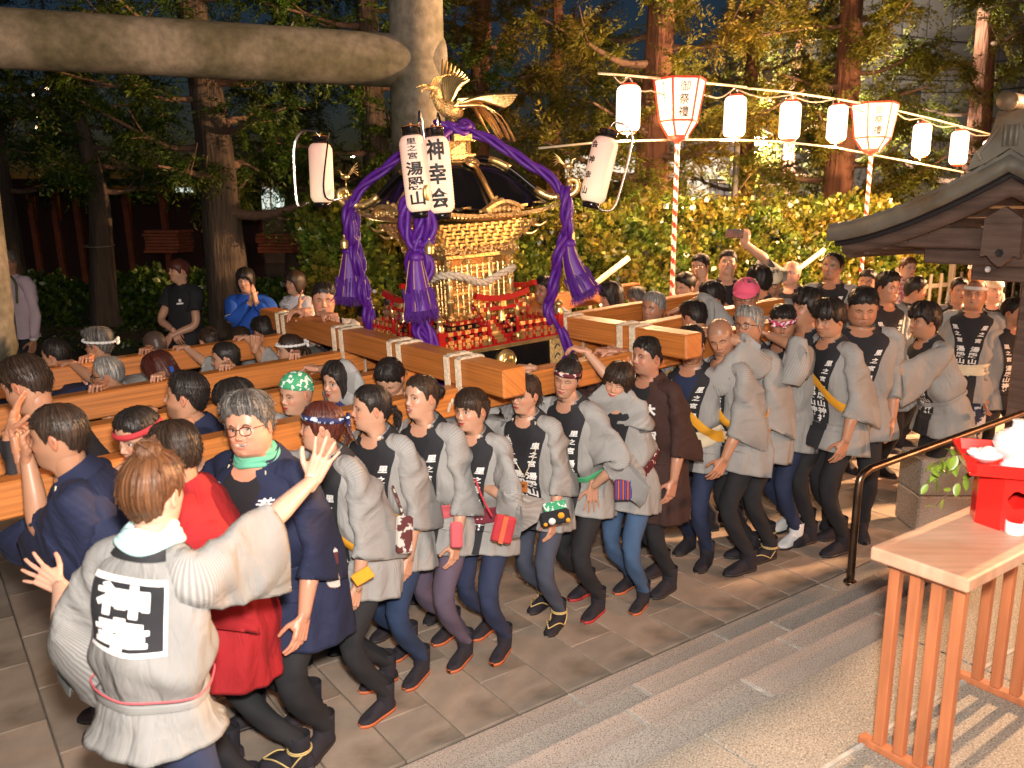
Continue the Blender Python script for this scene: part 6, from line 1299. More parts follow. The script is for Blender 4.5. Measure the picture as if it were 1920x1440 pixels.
    for q in range(1, 6): f = q / 5; ctr.append((P + hang * coatlen * f * kk + F * (.035 * f if legs and P[2] < .86 * kk + zg else .0), .196 + .026 * f, .158 + .030 * f))
    Cc = np.array([c[0] for c in ctr]); Aa = np.array([c[1] for c in ctr]) * kk * wd * 1.04; Ab = np.array([c[2] for c in ctr]) * kk * 1.06 * (1 + (wide - 1) * 1.5) * fm
    sL = np.concatenate([[0], np.cumsum(np.linalg.norm(np.diff(Cc, axis=0), axis=1))]); nS = [64, 44, 26][o['lod']]; nP = [72, 52, 32][o['lod']]; ss = np.linspace(0, sL[-1], nS)
    def smooth_i(v): return np.interp(ss, sL, v)
    def cinfo(s): 
        c = np.stack([np.interp(s, sL, Cc[:, i]) for i in range(3)], -1); e = .01; t_ = np.stack([np.interp(s + e, sL, Cc[:, i]) - np.interp(s - e, sL, Cc[:, i]) for i in range(3)], -1); t_ = t_ / (np.linalg.norm(t_, axis=-1)[..., None] + 1e-9); f_ = F - t_ * (t_ @ F)[..., None]; f_ = f_ / np.linalg.norm(f_, axis=-1)[..., None]; return c, t_, f_, np.interp(s, sL, Aa), np.interp(s, sL, Ab)
    phase = rs.uniform(0, 6, 8); sW = sL[8]
    def coatS(s, phi, off=0.0):
        s = np.asarray(s, float); phi = np.asarray(phi, float); c, t_, f_, a_, b_ = cinfo(s); cs, sn = np.cos(phi), np.sin(phi)
        fold = .007 * (1 - 2 * np.abs(np.sin(phi * 2.5 + phase[0] + 1.6 * np.sin(s * 6 + phase[1])))) * np.clip((s - .08) / .2, 0, 1) + .0055 * np.sin(phi * 12 + phase[2] + s * 5) * np.clip((s - sW - .03) / .18, 0, 1) + .005 * np.sin(s * 42 + 2.5 * np.sin(phi * 2 + phase[3])) * np.exp(-((s - sW + .09) / .07) ** 2) * (1 if obi else .4) + .003 * np.sin(phi * 3 + s * 22 + phase[4])
        blo = (.016 * np.exp(-((s - sW + .10) / .06) ** 2) - .010 * np.exp(-((s - sW) / .035) ** 2)) * (1 if obi else .25); e = .86
        x_ = (a_ + fold + blo + off) * np.sign(sn) * np.abs(sn) ** e; y_ = (b_ + fold + blo + off) * np.sign(cs) * np.abs(cs) ** e
        return c + Rt * x_[..., None] + f_ * y_[..., None]
    if coat:
        Sg, Pg = np.meshgrid(ss, np.linspace(0, 2 * np.pi, nP, endpoint=False), indexing='ij'); V = coatS(Sg, Pg); a = Acc(); uv = np.stack([Pg * .19, Sg], -1).reshape(-1, 2)
        Vi = coatS(np.array([sL[-1] - .004, sL[-1] - .10])[:, None] * np.ones(nP), np.stack([Pg[0], Pg[0]]), -.012); Vall = np.vstack([V.reshape(-1, 3), Vi.reshape(-1, 3)]); Fq = ringfaces(nS + 2, nP, flip=True)
        if shirt: pd_ = np.minimum(Pg, 2 * np.pi - Pg).ravel(); sg_ = Sg.ravel(); bpx = ([0, .05, .14, .26, .38, .9], [1.0, .78, .52, .3, .17, .13]); hole = (sg_ < .085 * kk) & (pd_ < ip(sg_, *bpx) - .02); hole = np.concatenate([hole, np.zeros(2 * nP, bool)]); Fq = Fq[~hole[Fq].any(axis=1)]
        a.add(Vall, Fq, uv=np.vstack([uv, uv[-2 * nP:]]))
        ct = a.build('coat', M[coat], root)
        if band:
            bw = .037 * kk; bp = ([0, .05, .12, .22, .34, .9], [1.10, .80, .48, .26, .16, .13]) if band is True else band
            bt = Acc(); lett = Acc(); sb = np.linspace(.01, sL[-1] + .002, 40)
            for sd in (-1, 1):
                pc = ip(sb, *bp) * sd; _, _, _, a_, b_ = cinfo(sb); hw = bw / np.maximum(.09, b_ * .6 + a_ * .4); pts = np.stack([coatS(sb, pc - hw, .0045), coatS(sb, pc - hw * .3, .0075), coatS(sb, pc + hw * .3, .0075), coatS(sb, pc + hw, .0045)], 1); bt.add(pts.reshape(-1, 3), ringfaces(40, 4, False)); bt.add(pts.reshape(-1, 3), ringfaces(40, 4, False, True))
                if lett.n: lett.build('lettering', M['white'], root); lett = Acc()
                if text and o['lod'] < 2:
                    tx = text if isinstance(text, str) else text[0]; s0 = rs.uniform(.12, .16) if len(tx) > 4 else .13; st_ = .050 if len(tx) > 4 else .13
                    for i, ch in enumerate(tx):
                        sc = s0 + i * st_ + (.02 if i > 2 and len(tx) > 4 else 0); size = (.036 if i < 3 else .047) if len(tx) > 4 else .06
                        if sc > sL[-1] - .04: break
                        gv, gt = glyph(ch, .035, sub=1); u0 = ip(sc, *bp) * sd; _, _, _, a0, b0 = cinfo(np.array(sc)); rr_ = a0 * .4 + b0 * .6; sv = sc - gv[:, 1] * size * .95; lett.add(coatS(sv, ip(sv, *bp) * sd - gv[:, 0] * size / rr_, .0105), None, gt, smooth=False)
            if lett.n: lett.build('lettering', M['white'], root)
            pb_ = np.linspace(1.2, 2 * np.pi - 1.2, 30); sn_ = np.array([-.004, .02, .045]); nb_ = np.array([coatS(np.maximum(q, 0) * np.ones(30), pb_, .010 if q > 0 else .006) for q in sn_]); bt.add(nb_.reshape(-1, 3), ringfaces(3, 30, False)); bt.add(nb_.reshape(-1, 3), ringfaces(3, 30, False, True))
            bm_ = 'band' if coat in ('happi', 'happi_b', 'happi_near') else coat; bo = bt.build('collar_band', M[bm_], root)
        if shirt:
            sb = np.linspace(.0, 1, 20); a = Acc(); rows = []; sk = []; bp_ = bp if band else ([0, .05, .14, .26, .38, .9], [1.0, .78, .52, .3, .17, .13])
            nk = .062 * kk
            for s_ in sb: q9 = np.linspace(-1, 1, 9); s0_ = nk * np.cos(q9 * 1.45); sv_ = s0_ + (.44 - s0_) * s_; rows.append(coatS(sv_, q9 * (ip(sv_, *bp_) - .03), .004))
            for s_ in np.linspace(0, 1, 5): q9 = np.linspace(-1, 1, 9); sv_ = (nk * np.cos(q9 * 1.45) + .006) * s_; sk.append(coatS(sv_, q9 * (ip(sv_, *bp_) - .02), .0025 - .006 * (1 - s_)))
            body.add(np.array(sk).reshape(-1, 3), ringfaces(5, 9, False), col=tone * [.98, .93, .92])
            a.add(np.array(rows).reshape(-1, 3), ringfaces(20, 9, False)); a.add(np.array(rows).reshape(-1, 3), ringfaces(20, 9, False, True)); a.build('shirt', M[shirt], root)
    elif shirt:
        Sg, Pg = np.meshgrid(ss[ss < sL[10]], np.linspace(0, 2 * np.pi, nP, endpoint=False), indexing='ij'); V = coatS(Sg, Pg, -.008); a = Acc(); a.add(V.reshape(-1, 3), ringfaces(len(V), nP, flip=True), uv=np.stack([Pg * .19, Sg], -1).reshape(-1, 2)); a.build('shirt', M[shirt], root)
    if obi:
        m_, w_ = obi[:2]; s0 = sW + .005; rows = []; pg = np.linspace(0, 2 * np.pi, 60, endpoint=False); tl = obi[2] if len(obi) > 2 else .02
        for q in np.linspace(-1, 1, 7): rows.append(coatS(s0 + q * w_ / 2 + tl * np.cos(pg - 1.0), pg, .014 + .004 * math.cos(q * 9) - .006 * abs(q) ** 3))
        a = Acc(); a.add(np.array(rows).reshape(-1, 3), ringfaces(7, 60, flip=True)); 
        if len(obi) > 3: 
            c0 = coatS(np.array(s0), np.array(obi[3]), .025); sphere(a, c0, (.022, .022, .02), None, 10, 7); tube(a, bez([c0, c0 - ZV * .05 + F * .01, c0 - ZV * .12], 6), [.01, .013, .014, .014, .012, .006], 7)
        a.build('sash', M[m_], root)
    if sash:
        m_ = sash if isinstance(sash, str) else sash[0]; sg = 1 if isinstance(sash, str) else sash[1]; pg = np.linspace(0, 2 * np.pi, 64, endpoint=False); rows = []; wds = .036
        sc = .255 + .20 * -np.sin(pg) * sg; 
        for q in (-1, -.4, .4, 1): rows.append(coatS(np.clip(sc + q * wds, .02, .6), pg, .022 if abs(q) < .9 else .018))
        a = Acc(); a.add(np.array(rows).reshape(-1, 3), ringfaces(4, 64, flip=True)); a.build('yellow_sash', M[m_], root)
    if pendant:
        a = Acc(); pe = coatS(np.array(.34), np.array(0.0), .03)
        for s in (-1, 1): tube(a, bez([coatS(np.array(.02), np.array(s * 1.0), .014), coatS(np.array(.15), np.array(s * .45), .016), pe + ZV * .03], 12), .0028, 6)
        a.build('neck_cord', M['cream'], root); a = Acc(); box(a, pe - ZV * .02, (.018, .006, .028), np.array([Rt, F, ZV]), .002); p_ = a.build('wooden_tag', M['cedar'], root); t_ = Acc(); flat_text(t_, '若', pe - ZV * .012 + F * .0075, -Rt, ZV, .020, mi=0); t_.build('lettering', M['ink'], p_)
    if neckcloth:
        a = Acc(); 
        for q in range(3): ph = np.linspace(0, 6.2832, 40); rad = (.060 + .010 * q) * kk; c0 = NB_ + Sx * (.055 - .014 * q) * kk; e2 = nrm(F - Sx * (F @ Sx)); Pq = np.array([c0 + Rt * math.cos(t) * rad * 1.05 + e2 * math.sin(t) * rad + Sx * .008 * math.sin(t * 3 + q) for t in ph]); tube(a, Pq, .016 - .002 * q, 8, cap=False)
        a.build('neck_cloth', M[neckcloth], root)
    # ---------------- sleeves
    if coat or shirt:
        for s, sh, el, wr_, stop, kind in arminfo:
            short = coat is None and o.get('shortsleeve', True); a = Acc(); full = bez([sh - Rt * s * .075 * kk + Sx * .012, sh, sh * .5 + el * .5, el, el * .5 + wr_ * .5, wr_], 40)
            L = np.concatenate([[0], np.cumsum(np.linalg.norm(np.diff(full, axis=0), axis=1))]); endL = (.075 + .285 + .245 * stop) * kk if coat else ((.075 + .17) * kk if short else L[-1] * .985)
            if coat and (kind == 'beam' or nrm(wr_ - el)[2] > .25): endL = (.075 + .285 + .03) * kk
            m = [26, 18, 12][o['lod']]; lv = np.linspace(0, min(endL, L[-1] * .97), m); c = np.array([np.interp(lv, L, full[:, i]) for i in range(3)]).T; T = np.gradient(c, axis=0); T /= np.linalg.norm(T, axis=1)[:, None]; f = lv / lv[-1]
            dn = -ZV * .8 - F * .45 if kind == 'down' else -ZV * 1.0 - F * .05; D_ = dn - T * (T @ dn)[:, None]; nl_ = np.linalg.norm(D_, axis=1)[:, None]; D_ = D_ / np.maximum(nl_, .05)
            for i in range(1, m): D_[i] = nrm(D_[i] * .4 + D_[i - 1] * .6 - T[i] * (D_[i - 1] @ T[i]) * .6)
            Bv = np.cross(T, D_)
            if coat: wdn = np.interp(f, [0, .15, .5, 1], [.066, .084, .122, .168]) * kk * slitw; wth = np.interp(f, [0, .15, .5, 1], [.058, .060, .052, .046]) * kk; offc = np.interp(f, [0, .15, .5, 1], [.0, .020, .058, .104]) * kk * slitw
            else: q_ = np.interp(f, [0, .3, 1], [.075, .068, .072 if short else .042]) * kk; wdn, wth, offc = q_, q_ * .95, q_ * 0
            npz = [36, 26, 18][o['lod']]; tt = np.linspace(0, 2 * np.pi, npz, endpoint=False); e = .82; ct_, st_ = np.cos(tt), np.sin(tt); ce = np.sign(ct_) * np.abs(ct_) ** e; se = np.sign(st_) * np.abs(st_) ** e
            fold = .007 * (1 - 2 * np.abs(np.sin(tt[None] * 1.5 + f[:, None] * 5 + phase[5] + s))) * np.clip(f[:, None] * 3, 0, 1) + .006 * (1 - 2 * np.abs(np.sin(f[:, None] * 13 + 1.5 * np.sin(tt[None] + phase[6])))) * np.exp(-((f[:, None] - .40) / .24) ** 2)
            V = c[:, None] + D_[:, None] * ((wdn[:, None] + fold) * ce[None] + offc[:, None])[..., None] + Bv[:, None] * ((wth[:, None] * (1 - .62 * np.clip(ct_, 0, 1)[None] * np.clip(f[:, None] * 2, 0, 1)) + fold * 1.3) * se[None])[..., None]
            inn = [c[-1] - T[-1] * dd_ + D_[-1] * ((wdn[-1] - .006) * ce * sc_ + offc[-1])[:, None] + Bv[-1] * ((wth[-1] * (1 - .62 * np.clip(ct_, 0, 1)) - .004) * se * sc_)[:, None] for dd_, sc_ in ((.003, 1.0), (.05, .92), (.12, .6))]
            Vall = np.vstack([V.reshape(-1, 3)] + inn); uvv = np.stack(np.broadcast_arrays(lv[:, None], tt[None] * .1), -1).reshape(-1, 2); uvv = np.vstack([uvv] + [uvv[-npz:]] * 3); a.add(Vall, ringfaces(m + 3, npz), uv=uvv); a.build('sleeve', M[coat or shirt], root)
            if o.get('stripesleeve') and not coat:
                st2 = Acc()
                for q in (.50, .56): i0 = int(q * m); Vr = V[i0] * 1.0; Vr2 = V[min(m - 1, i0)] + T[i0] * .016; ct2 = c[i0] + D_[i0] * offc[i0]; st2.add(np.vstack([ct2 + (Vr - ct2) * 1.04, ct2 + (Vr2 - ct2) * 1.04]), ringfaces(2, npz))
                st2.build('sleeve_stripe', M['white'], root)
    # ---------------- trousers and footwear
    skin = body.build('body', M['skin'], root, color=True)
    if legs:
        hipw = .088 * k; pa = Acc(); gnd = zg; feetpos = []
        lift = 0
        for s, ph in ((-1, 1), (1, -1)):
            fst = fstep; hip = P + Rt * s * hipw - ZV * .02; off = stride * ph * (1 if fst >= 0 else -1) * .5
            base = P + Rt * s * (hipw + .015); base = base + F * (math.sin(la) * .30 * k * .5 + off - .04 - (.10 if lean > 11 else 0)); ankle = np.array([base[0], base[1], gnd + .085 * k]); kneeB, ank = ik(hip, ankle, .415 * k, .405 * k, F + Rt * s * .1)
            if np.linalg.norm(ankle - hip) > .82 * k: ank = ankle; kneeB = (hip + ank) / 2 + F * .01
            feetpos.append((s, ank)); lp = bez([hip + ZV * .06, hip, hip * .6 + kneeB * .4, hip * .15 + kneeB * .85, kneeB * .85 + ank * .15, kneeB * .5 + ank * .5, ank + ZV * .03], 34); f = np.linspace(0, 1, 34); thk = o.get('legw', 1.0) * (1.0 if not fem else .97); rad = np.interp(f, [0, .15, .35, .55, .62, .75, .93, 1], np.array([.080, .082, .072, .056, .054, .054, .043, .044]) * k * thk) * 1.0
            T, A2, B2 = frames(lp, F); kq = [26, 18, 12][o['lod']]; tq = np.linspace(0, 6.2832, kq, endpoint=False); fo = .0075 * (.6 - np.abs(np.sin(f[:, None] * 34 + 1.3 * np.sin(tq[None] * 1 + phase[7])))) * (np.exp(-((f[:, None] - .56) / .07) ** 2) + np.exp(-((f[:, None] - .93) / .06) ** 2)) + .003 * np.sin(tq[None] * 3 + f[:, None] * 25 + s)
            V = lp[:, None] + (rad[:, None] + fo)[..., None] * (np.cos(tq)[None, :, None] * A2[:, None] + np.sin(tq)[None, :, None] * B2[:, None]); pa.add(V.reshape(-1, 3), ringfaces(34, kq), uv=np.stack(np.broadcast_arrays(f[:, None], tq[None] * .1), -1).reshape(-1, 2))
        sphere(pa, P + ZV * .0 - F * .01, (.152 * k * wd, .112 * k * wide, .13 * k), np.array([Rt, F, ZV]), 18, 10); pa.build('trousers', M[pants], root)
        for s, ank in feetpos:
            ft = Acc(); fk = k * (.92 if fem else 1.0); ad = nrm(F + Rt * s * .10); ar = nrm(np.cross(ad, ZV)); n_ = 16; f = np.linspace(0, 1, n_); ys = -.062 + .25 * f; hw = np.interp(f, [0, .08, .25, .5, .72, .9, 1], [.012, .028, .034, .037, .044, .036, .010]); ht_ = np.interp(f, [0, .08, .28, .5, .75, .93, 1], [.03, .065, .095, .070, .042, .028, .010]); tq = np.linspace(0, 2 * np.pi, 18, endpoint=False); cq, sq = np.cos(tq), np.sin(tq)
            o0 = np.array([ank[0], ank[1], gnd + .012]); V = []
            for i in range(n_): zz = np.where(sq > 0, sq * ht_[i], sq * .004); xx = hw[i] * np.sign(cq) * np.abs(cq) ** .7; nt = 1 - (.30 * np.exp(-((xx + s * -.012) / .005) ** 2) if f[i] > .72 else 0); V.append(o0 + (ad * (ys[i]) + 0)[None] * fk + ar * (xx * fk)[:, None] + ZV * (zz * fk * nt)[:, None])
            ft.add(np.array(V).reshape(-1, 3), ringfaces(n_, 18, flip=True)); lathe(ft, np.array([ank[0], ank[1], gnd + .03]), [(.043 * fk, 0), (.047 * fk, .04), (.048 * fk, .08), (.050 * fk, .12), (.048 * fk, .123)], None, 16)
            fo_ = ft.build('tabi_boot' if feet != 'shoe' else 'shoe', M['tabiw' if feet == 'white' else 'tabi'], root)
            so = Acc(); yy = []
            for i in range(n_): yy.append([o0 + ad * ys[i] * fk * 1.02 + ar * hw[i] * fk * sg * 1.06 + ZV * zz for sg, zz in ((-1, -.012), (-1, .003), (1, .003), (1, -.012))])
            so.add(np.array(yy).reshape(-1, 3), ringfaces(n_, 4)); so.build('sole', M[{'orange': 'rubber', 'red': 'rubberr'}.get(feet, 'rubberb')], fo_)
            if feet == 'straw':
                st = Acc(); 
                for q in range(2): tube(st, np.array([np.array([ank[0], ank[1], gnd + .085 + q * .008]) + (ar * math.cos(t) + ad * math.sin(t)) * .052 * fk for t in np.linspace(0, 6.2832, 22)]), .0035, 5, cap=False)
                for sg in (-1, 1): tube(st, bez([o0 + ad * .165 * fk + ZV * .03, o0 + ad * .10 * fk + ar * sg * .035 + ZV * .045, o0 + ad * .03 * fk + ar * sg * .045 + ZV * .012], 10), .0035, 5); tube(st, bez([o0 + ad * .03 * fk + ar * sg * .043 + ZV * .012, o0 + ar * sg * .046 - ad * .0 + ZV * .05, o0 - ad * .03 + ar * sg * .03 + ZV * .075], 8), .0035, 5)
                st.build('straw_cord', M['straw'], root)
    return dict(root=root, hc=hc, F=F, Rt=Rt, Sx=Sx, NB=NB_, P=P, k=k, coatS=coatS, HT=HT, sW=sW, sL=sL, wr=hands)
# ------------------------------------------------------------------ the crowd
def G(label, head, **k): return person(label, head, **k)
gN, gM, gF, gS, gR = 'bearers along the near beam', 'bearers between the beams', 'bearers beyond the far beam', 'onlookers on the far side', 'festival people gathered behind at right'
BR = lambda n, d=-.12, p='grip': ('beam', n, d, p)
# foreground
hcx = pY(288, 925, 2.12)
PW = G('woman seen from behind in grey striped happi, both arms spread wide, red-brown pinned-up hair', (288, 925), Y=2.12, yaw=-143, hyaw=4, lean=2, fem=1, hair='tied', hcol='hbrown', vol=.016, side=.013, bun=(0, -.015, .130, .040), messy=3, coat='happi_near', band=True, text=None, wide=.95, coatlen=.02, pants='pnavy', neckcloth='cyan', obi=('happi_near', .02, .0), group='', bend=.98, lod=0, slean=2,
  arms={'L': ('to', pY(112, 1098, 2.35), [-.85, .25, .35], [0, .9, -.3], 'open', [-.4, -.2, -.9], .34), 'R': ('to', pY(596, 892, 2.52), [.42, .15, .9], [-.2, 1, .2], 'open', [.5, -.2, -.9], .22)}, tone=(.62, .37, .27))
# near row, left to right
G('shaven-headed man in navy happi in profile at the front left, hands cupped at his mouth', (112, 818), n=3.15, yaw=-22, hyaw=-6, hpitch=-4, lean=24, hair='short', hcol='hdark', vol=.003, side=.0015, messy=.3, buzz=.75, mouth=.5, coat='navy', text='若頭', pants='pblack', pendant=True, group=gN, coatlen=.34, arms={'L': ('to', pY(52, 862, 2.80), [-.05, .1, .95], [.9, .3, .2], 'grip', [.1, -.1, -1], .05), 'R': ('to', pY(38, 850, 2.98), [-.1, .2, .9], [.9, -.2, 0], 'grip', [.1, 0, -1], .05)})
G('grey-haired man in dark suit ducking at the left edge, hand over his face', (50, 722), n=3.95, yaw=-20, hyaw=-15, hpitch=-22, lean=26, hair='short', hcol='hdark', vol=.016, coat=None, shirt='suit', shortsleeve=False, pants='suit', group=gM, arms={'L': ('to', pY(18, 812, 3.0), [.3, .1, .9], [.9, .3, 0], 'flat', [.2, -.6, -.8], .6)})
G('black-haired woman with a dark red headband, half hidden behind the red happi', (262, 818), n=3.25, yaw=0, hyaw=30, hpitch=-14, lean=20, fem=1, hair='tied', vol=.014, headband=('flat', 'redcloth', .040, 0, None), group=gN, arms={'L': ('to', pY(268, 850, 3.0), [0, 0, 1], [0, 1, 0], 'flat', [.2, -.5, -.8], .3)})
PRED = G('man in bright red happi turned away, purple glasses arm over his ear', (330, 850), n=3.0, yaw=-30, hyaw=-20, hpitch=-8, lean=16, hair='short', hcol='hdark', vol=.02, coat='redhappi', text=None, band=None, glasses='glasspurple', pants='pblack', feet='straw', group=gN, coatlen=.25, wide=1.0, obi=('redhappi', .05), arms={'L': 'down'})
G('grinning man in glasses and navy happi lettered 若頭, green towel at his neck', (468, 800), n=3.0, yaw=28, hyaw=16, hpitch=2, hroll=-6, lean=17, hair='short', hcol='hsalt', vol=.034, side=.012, messy=2, mouth=.75, smile=1, eyes=.6, coat='navy', text='若頭', obi=('navy', .05), glasses='glassframe', pendant=True, wide=1.14, group=gN, coatlen=.26, neckcloth='mint', fw=1.05, jaw=1.1, legw=1.15, bend=.92, tone=(.56, .275, .18), arms={'R': BR(3.44), 'L': ('down', .15, .10)})
G('woman with a navy patterned headband knotted at the back, patterned pouch at her hip', (604, 800), n=3.12, yaw=14, hyaw=-36, hpitch=2, lean=18, fem=1, hair='tiedfringe', hcol='hred', tail=(0, -.10, .01, .08), headband=('flat', 'navypat', .044, .01, 3.1), mouth=.4, group=gN, text='里之宮湯殿山神社', sash='yellow', pants='pblack', feet='orange', bend=.93, arms={'R': BR(3.44)})
G('woman with low black ponytail, wide yellow sash and grey phone pouch over blue leggings', (697, 765), n=3.24, yaw=24, hyaw=-36, hpitch=0, lean=16, fem=1, hair='tied', tail=(0, -.105, -.02, .09), mouth=.3, sash='yellow', obi=('olive', .10), pants='pjean', feet='orange', group=gN, bend=.92, arms={'R': BR(3.44)})
G('singing woman with swept-back brown hair, mauve leggings and pink pouch', (791, 745), n=3.25, yaw=24, hyaw=-12, hpitch=4, lean=16, fem=1, hair='tied', hcol='hdark', bun=(0, -.115, .02, .032), mouth=.7, pants='pmauve', feet='orange', group=gN, obi=('rosy', .07), bend=.92, arms={'R': BR(3.44)})
G('older woman with a thin fringe and tied hair, red shoulder pouch at her waist', (884, 768), n=3.16, yaw=22, hyaw=-10, hpitch=-2, lean=15, fem=1, age=.9, hair='tiedfringe', hcol='hdark', bun=(0, -.11, .0, .03), pants='pnavy', feet='orange', group=gN, obi=('wine', .08), bend=.93, mouth=.12, arms={'R': BR(3.44), 'L': ('to', pn(905, 912, 3.12), [-.7, .4, -.3], [.2, .9, 0], 'fist', [.6, -.8, -.3], .40)})
G('woman whose eyes are hidden behind the end of the front crossbeam, polka dot bag', (985, 738), n=3.26, yaw=20, hyaw=-6, hpitch=-6, lean=15, fem=1, hair='tied', hcol='hdark', tail=(0, -.1, 0, .1), pants='pslate', feet='straw', group=gN, pendant=True, bend=.94, arms={'R': BR(3.44)})
G('woman with a red braided headband and topknot looking down, hand on her thigh', (1064, 708), n=3.24, yaw=16, hyaw=18, hpitch=-12, hroll=6, lean=18, fem=1, hair='tied', bun=(0, -.05, .10, .035), headband=('flat', 'dotted', .046, .006, None), eyes=.12, pants='pblack', feet='red', group=gN, obi=('green', .03), bend=.92, arms={'R': BR(3.44), 'L': ('to', pn(1112, 912, 3.12), [-.05, -.1, -1], [-.2, .95, 0], 'open', [.8, -.5, .1], .45)})
G('woman with fringe burying her mouth in her raised arm, wine-red sash, light blue leggings', (1158, 716), n=3.17, yaw=12, hyaw=16, hpitch=-10, hroll=12, lean=14, fem=1, hair='bob', hcol='hdark', eyes=.1, pants='plight', feet='orange', group=gN, obi=('dotted', .09, .05), band=None, bend=.95, arms={'L': ('to', pn(1095, 655, 3.32), [-.9, .3, .2], [-.1, .1, -1], 'drape', [.3, -.9, -.2], .36)})
PBR = G('short-haired man in a dark brown coat with white crests, looking left', (1214, 668), n=3.24, yaw=4, hyaw=-6, hpitch=0, lean=12, hair='short', vol=.010, side=.004, coat='brown', text=None, shirt='tee', pants='pblack', feet='tabi', group=gN, coatlen=.36, bend=.97, age=.5, arms={'R': BR(3.44), 'L': ('down', .05, .1)}, tone=(.48, .24, .155))
G('man bowed under the end of the rear crossbeam, yellow sash over a navy shirt', (1296, 648), n=3.32, yaw=18, hyaw=8, hpitch=-16, lean=14, hair='short', vol=.02, shirt='navytee', sash='yellow', obi=('cream', .11), pants='pnavy', group=gN, bend=.95, mouth=.3, arms={'L': ('to', pn(1330, 628, 3.3), [-.7, .6, .2], [0, .2, -1], 'drape', [.8, -.4, -.2], .25), 'R': BR(3.44)})
G('bald man pressing his forehead towards the beam, yellow sash end at his hip', (1352, 632), n=3.24, yaw=-14, hyaw=46, hpitch=-24, hroll=-10, lean=16, hair='none', buzz=.35, age=.8, eyes=.1, pants='pblack', group=gN, obi=('cream', .05), sash=('yellow', 1), bend=.95, arms={'L': ('down', .22, .04), 'R': BR(3.44)})
G('grey-haired man in thin glasses speaking upwards, straw sandals', (1404, 612), n=3.24, yaw=-14, hyaw=20, hpitch=6, lean=14, hair='short', hcol='hgrey', vol=.02, glasses='glassframe', age=.7, mouth=.4, pants='pblack', feet='straw', group=gN, bend=.96, arms={'R': BR(3.44), 'L': ('down', .2, .08)})
G('man with a pink patterned headband knotted in front, forearm raised to his chin', (1468, 606), n=3.25, yaw=-10, hyaw=40, hpitch=-14, lean=12, hair='short', vol=.014, headband=('flat', 'pinkpat', .038, -.004, .2), eyes=.15, pants='pnavy', feet='white', group=gN, bend=.96, arms={'L': ('to', pn(1440, 628, 3.2), [-.8, .4, .4], [0, -.3, -1], 'drape', [.7, -.7, -.3], .32)})
G('tall young man with tousled black hair looking away towards the shrine', (1512, 580), n=3.24, yaw=-20, hyaw=-2, hpitch=10, lean=10, hair='mop', vol=.03, stubble=0, pants='pblack', group=gN, obi=('redcloth', .05), bend=.97, arms={'L': ('down', .10, .1)})
G('young man with parted black hair and a yellow sash over his shoulder', (1555, 598), z=1.55, yaw=-16, hyaw=10, hpitch=-14, lean=12, hair='mop', vol=.024, stubble=0, sash='yellow', pants='pblack', group=gN, bend=.97, arms={'L': ('down', .10, .1)})
G('stocky man in black T-shirt under open happi, smiling down at the row', (1618, 574), z=1.60, yaw=32, hyaw=6, hpitch=-24, lean=8, hair='short', vol=.006, side=.003, buzz=.8, smile=1, eyes=.15, fw=1.06, jaw=1.15, wide=1.22, hsize=1.10, pants='pblack', group=gN, legw=1.2, bend=.98, arms={'L': 'down', 'R': 'down'})
G('man pushing the back of the row with both outstretched arms', (1733, 602), n=2.92, yaw=-30, hyaw=-2, hpitch=-4, lean=20, hair='mop', vol=.026, stubble=.1, mouth=.4, pants='pblack', feet='straw', group=gN, obi=('happi', .03), bend=.98, hsize=1.06, arms={'L': ('to', pn(1625, 712, 3.0), [-1, .1, .1], [0, .3, -1], 'open', [.1, -.2, -1], .36), 'R': ('to', pn(1640, 672, 3.25), [-1, .1, .1], [0, .4, -.9], 'relax', [.1, .3, -1], .36)})
G('older man with a white cloth band across his brow and patterned trousers, arms behind him', (1828, 553), Y=6.7, yaw=22, hyaw=-6, hpitch=4, lean=3, hair='none', buzz=.25, age=.9, headband=('flat', 'white', .052, 0, None), pants='pattern', group=gR, obi=('cream', .09), wide=1.08, hsize=1.05, bend=.99, legw=1.25, arms={'L': ('down', -.12, .05), 'R': ('down', -.12, .05)})
# between the beams
G('bearded young man with faded black hair in profile between the two near beams', (350, 745), n=3.80, yaw=-14, hyaw=-14, hpitch=6, lean=20, hair='short', vol=.014, side=.003, buzz=.5, stubble=.8, coat='navy', text=None, group=gM, arms={'L': ('to', pn(352, 800, 3.46), [.1, -.6, -.5], [0, -.1, -1], 'grip', [.3, -.3, -1], .3), 'R': BR(4.04)})
G('dark-haired woman peeping out behind the grinning man', (440, 752), n=3.75, yaw=0, hyaw=6, hpitch=-12, lean=20, fem=1, hair='bob', vol=.012, group=gM, arms={'R': BR(4.04)})
G('woman in a green patterned headscarf resting her cheek by the beam', (556, 738), n=3.74, yaw=14, hyaw=6, hpitch=-6, lean=18, fem=1, hair='cap', hcol='greenpat', eyes=.5, group=gM, arms={'R': BR(4.04)})
G('young woman with long centre-parted black hair behind the row', (636, 715), n=3.76, yaw=14, hyaw=6, hpitch=-4, lean=18, fem=1, hair='long', part=.0, group=gM, neckcloth='navypat', arms={'R': BR(4.04), 'L': ('to', pn(600, 692, 3.95), [-.9, .3, .1], [0, 0, -1], 'drape', [.5, -.5, .3], .2)})
G('woman with black tied hair hanging her head under the front crossbeam', (732, 708), n=3.74, yaw=20, hyaw=10, hpitch=-42, lean=22, fem=1, hair='tied', vol=.010, tail=(0, -.1, 0, .1), eyes=.2, group=gM, arms={'R': BR(4.04)})
G('silver-haired man in glasses with slicked hair, only his brow above the beam', (203, 702), n=5.16, yaw=-20, hyaw=-6, hpitch=-8, lean=24, hair='recede', hcol='hgrey', glasses='glassframe', age=.8, coat='navy', text=None, group=gM, arms={'L': BR(4.77, -.10), 'R': BR(5.72)})
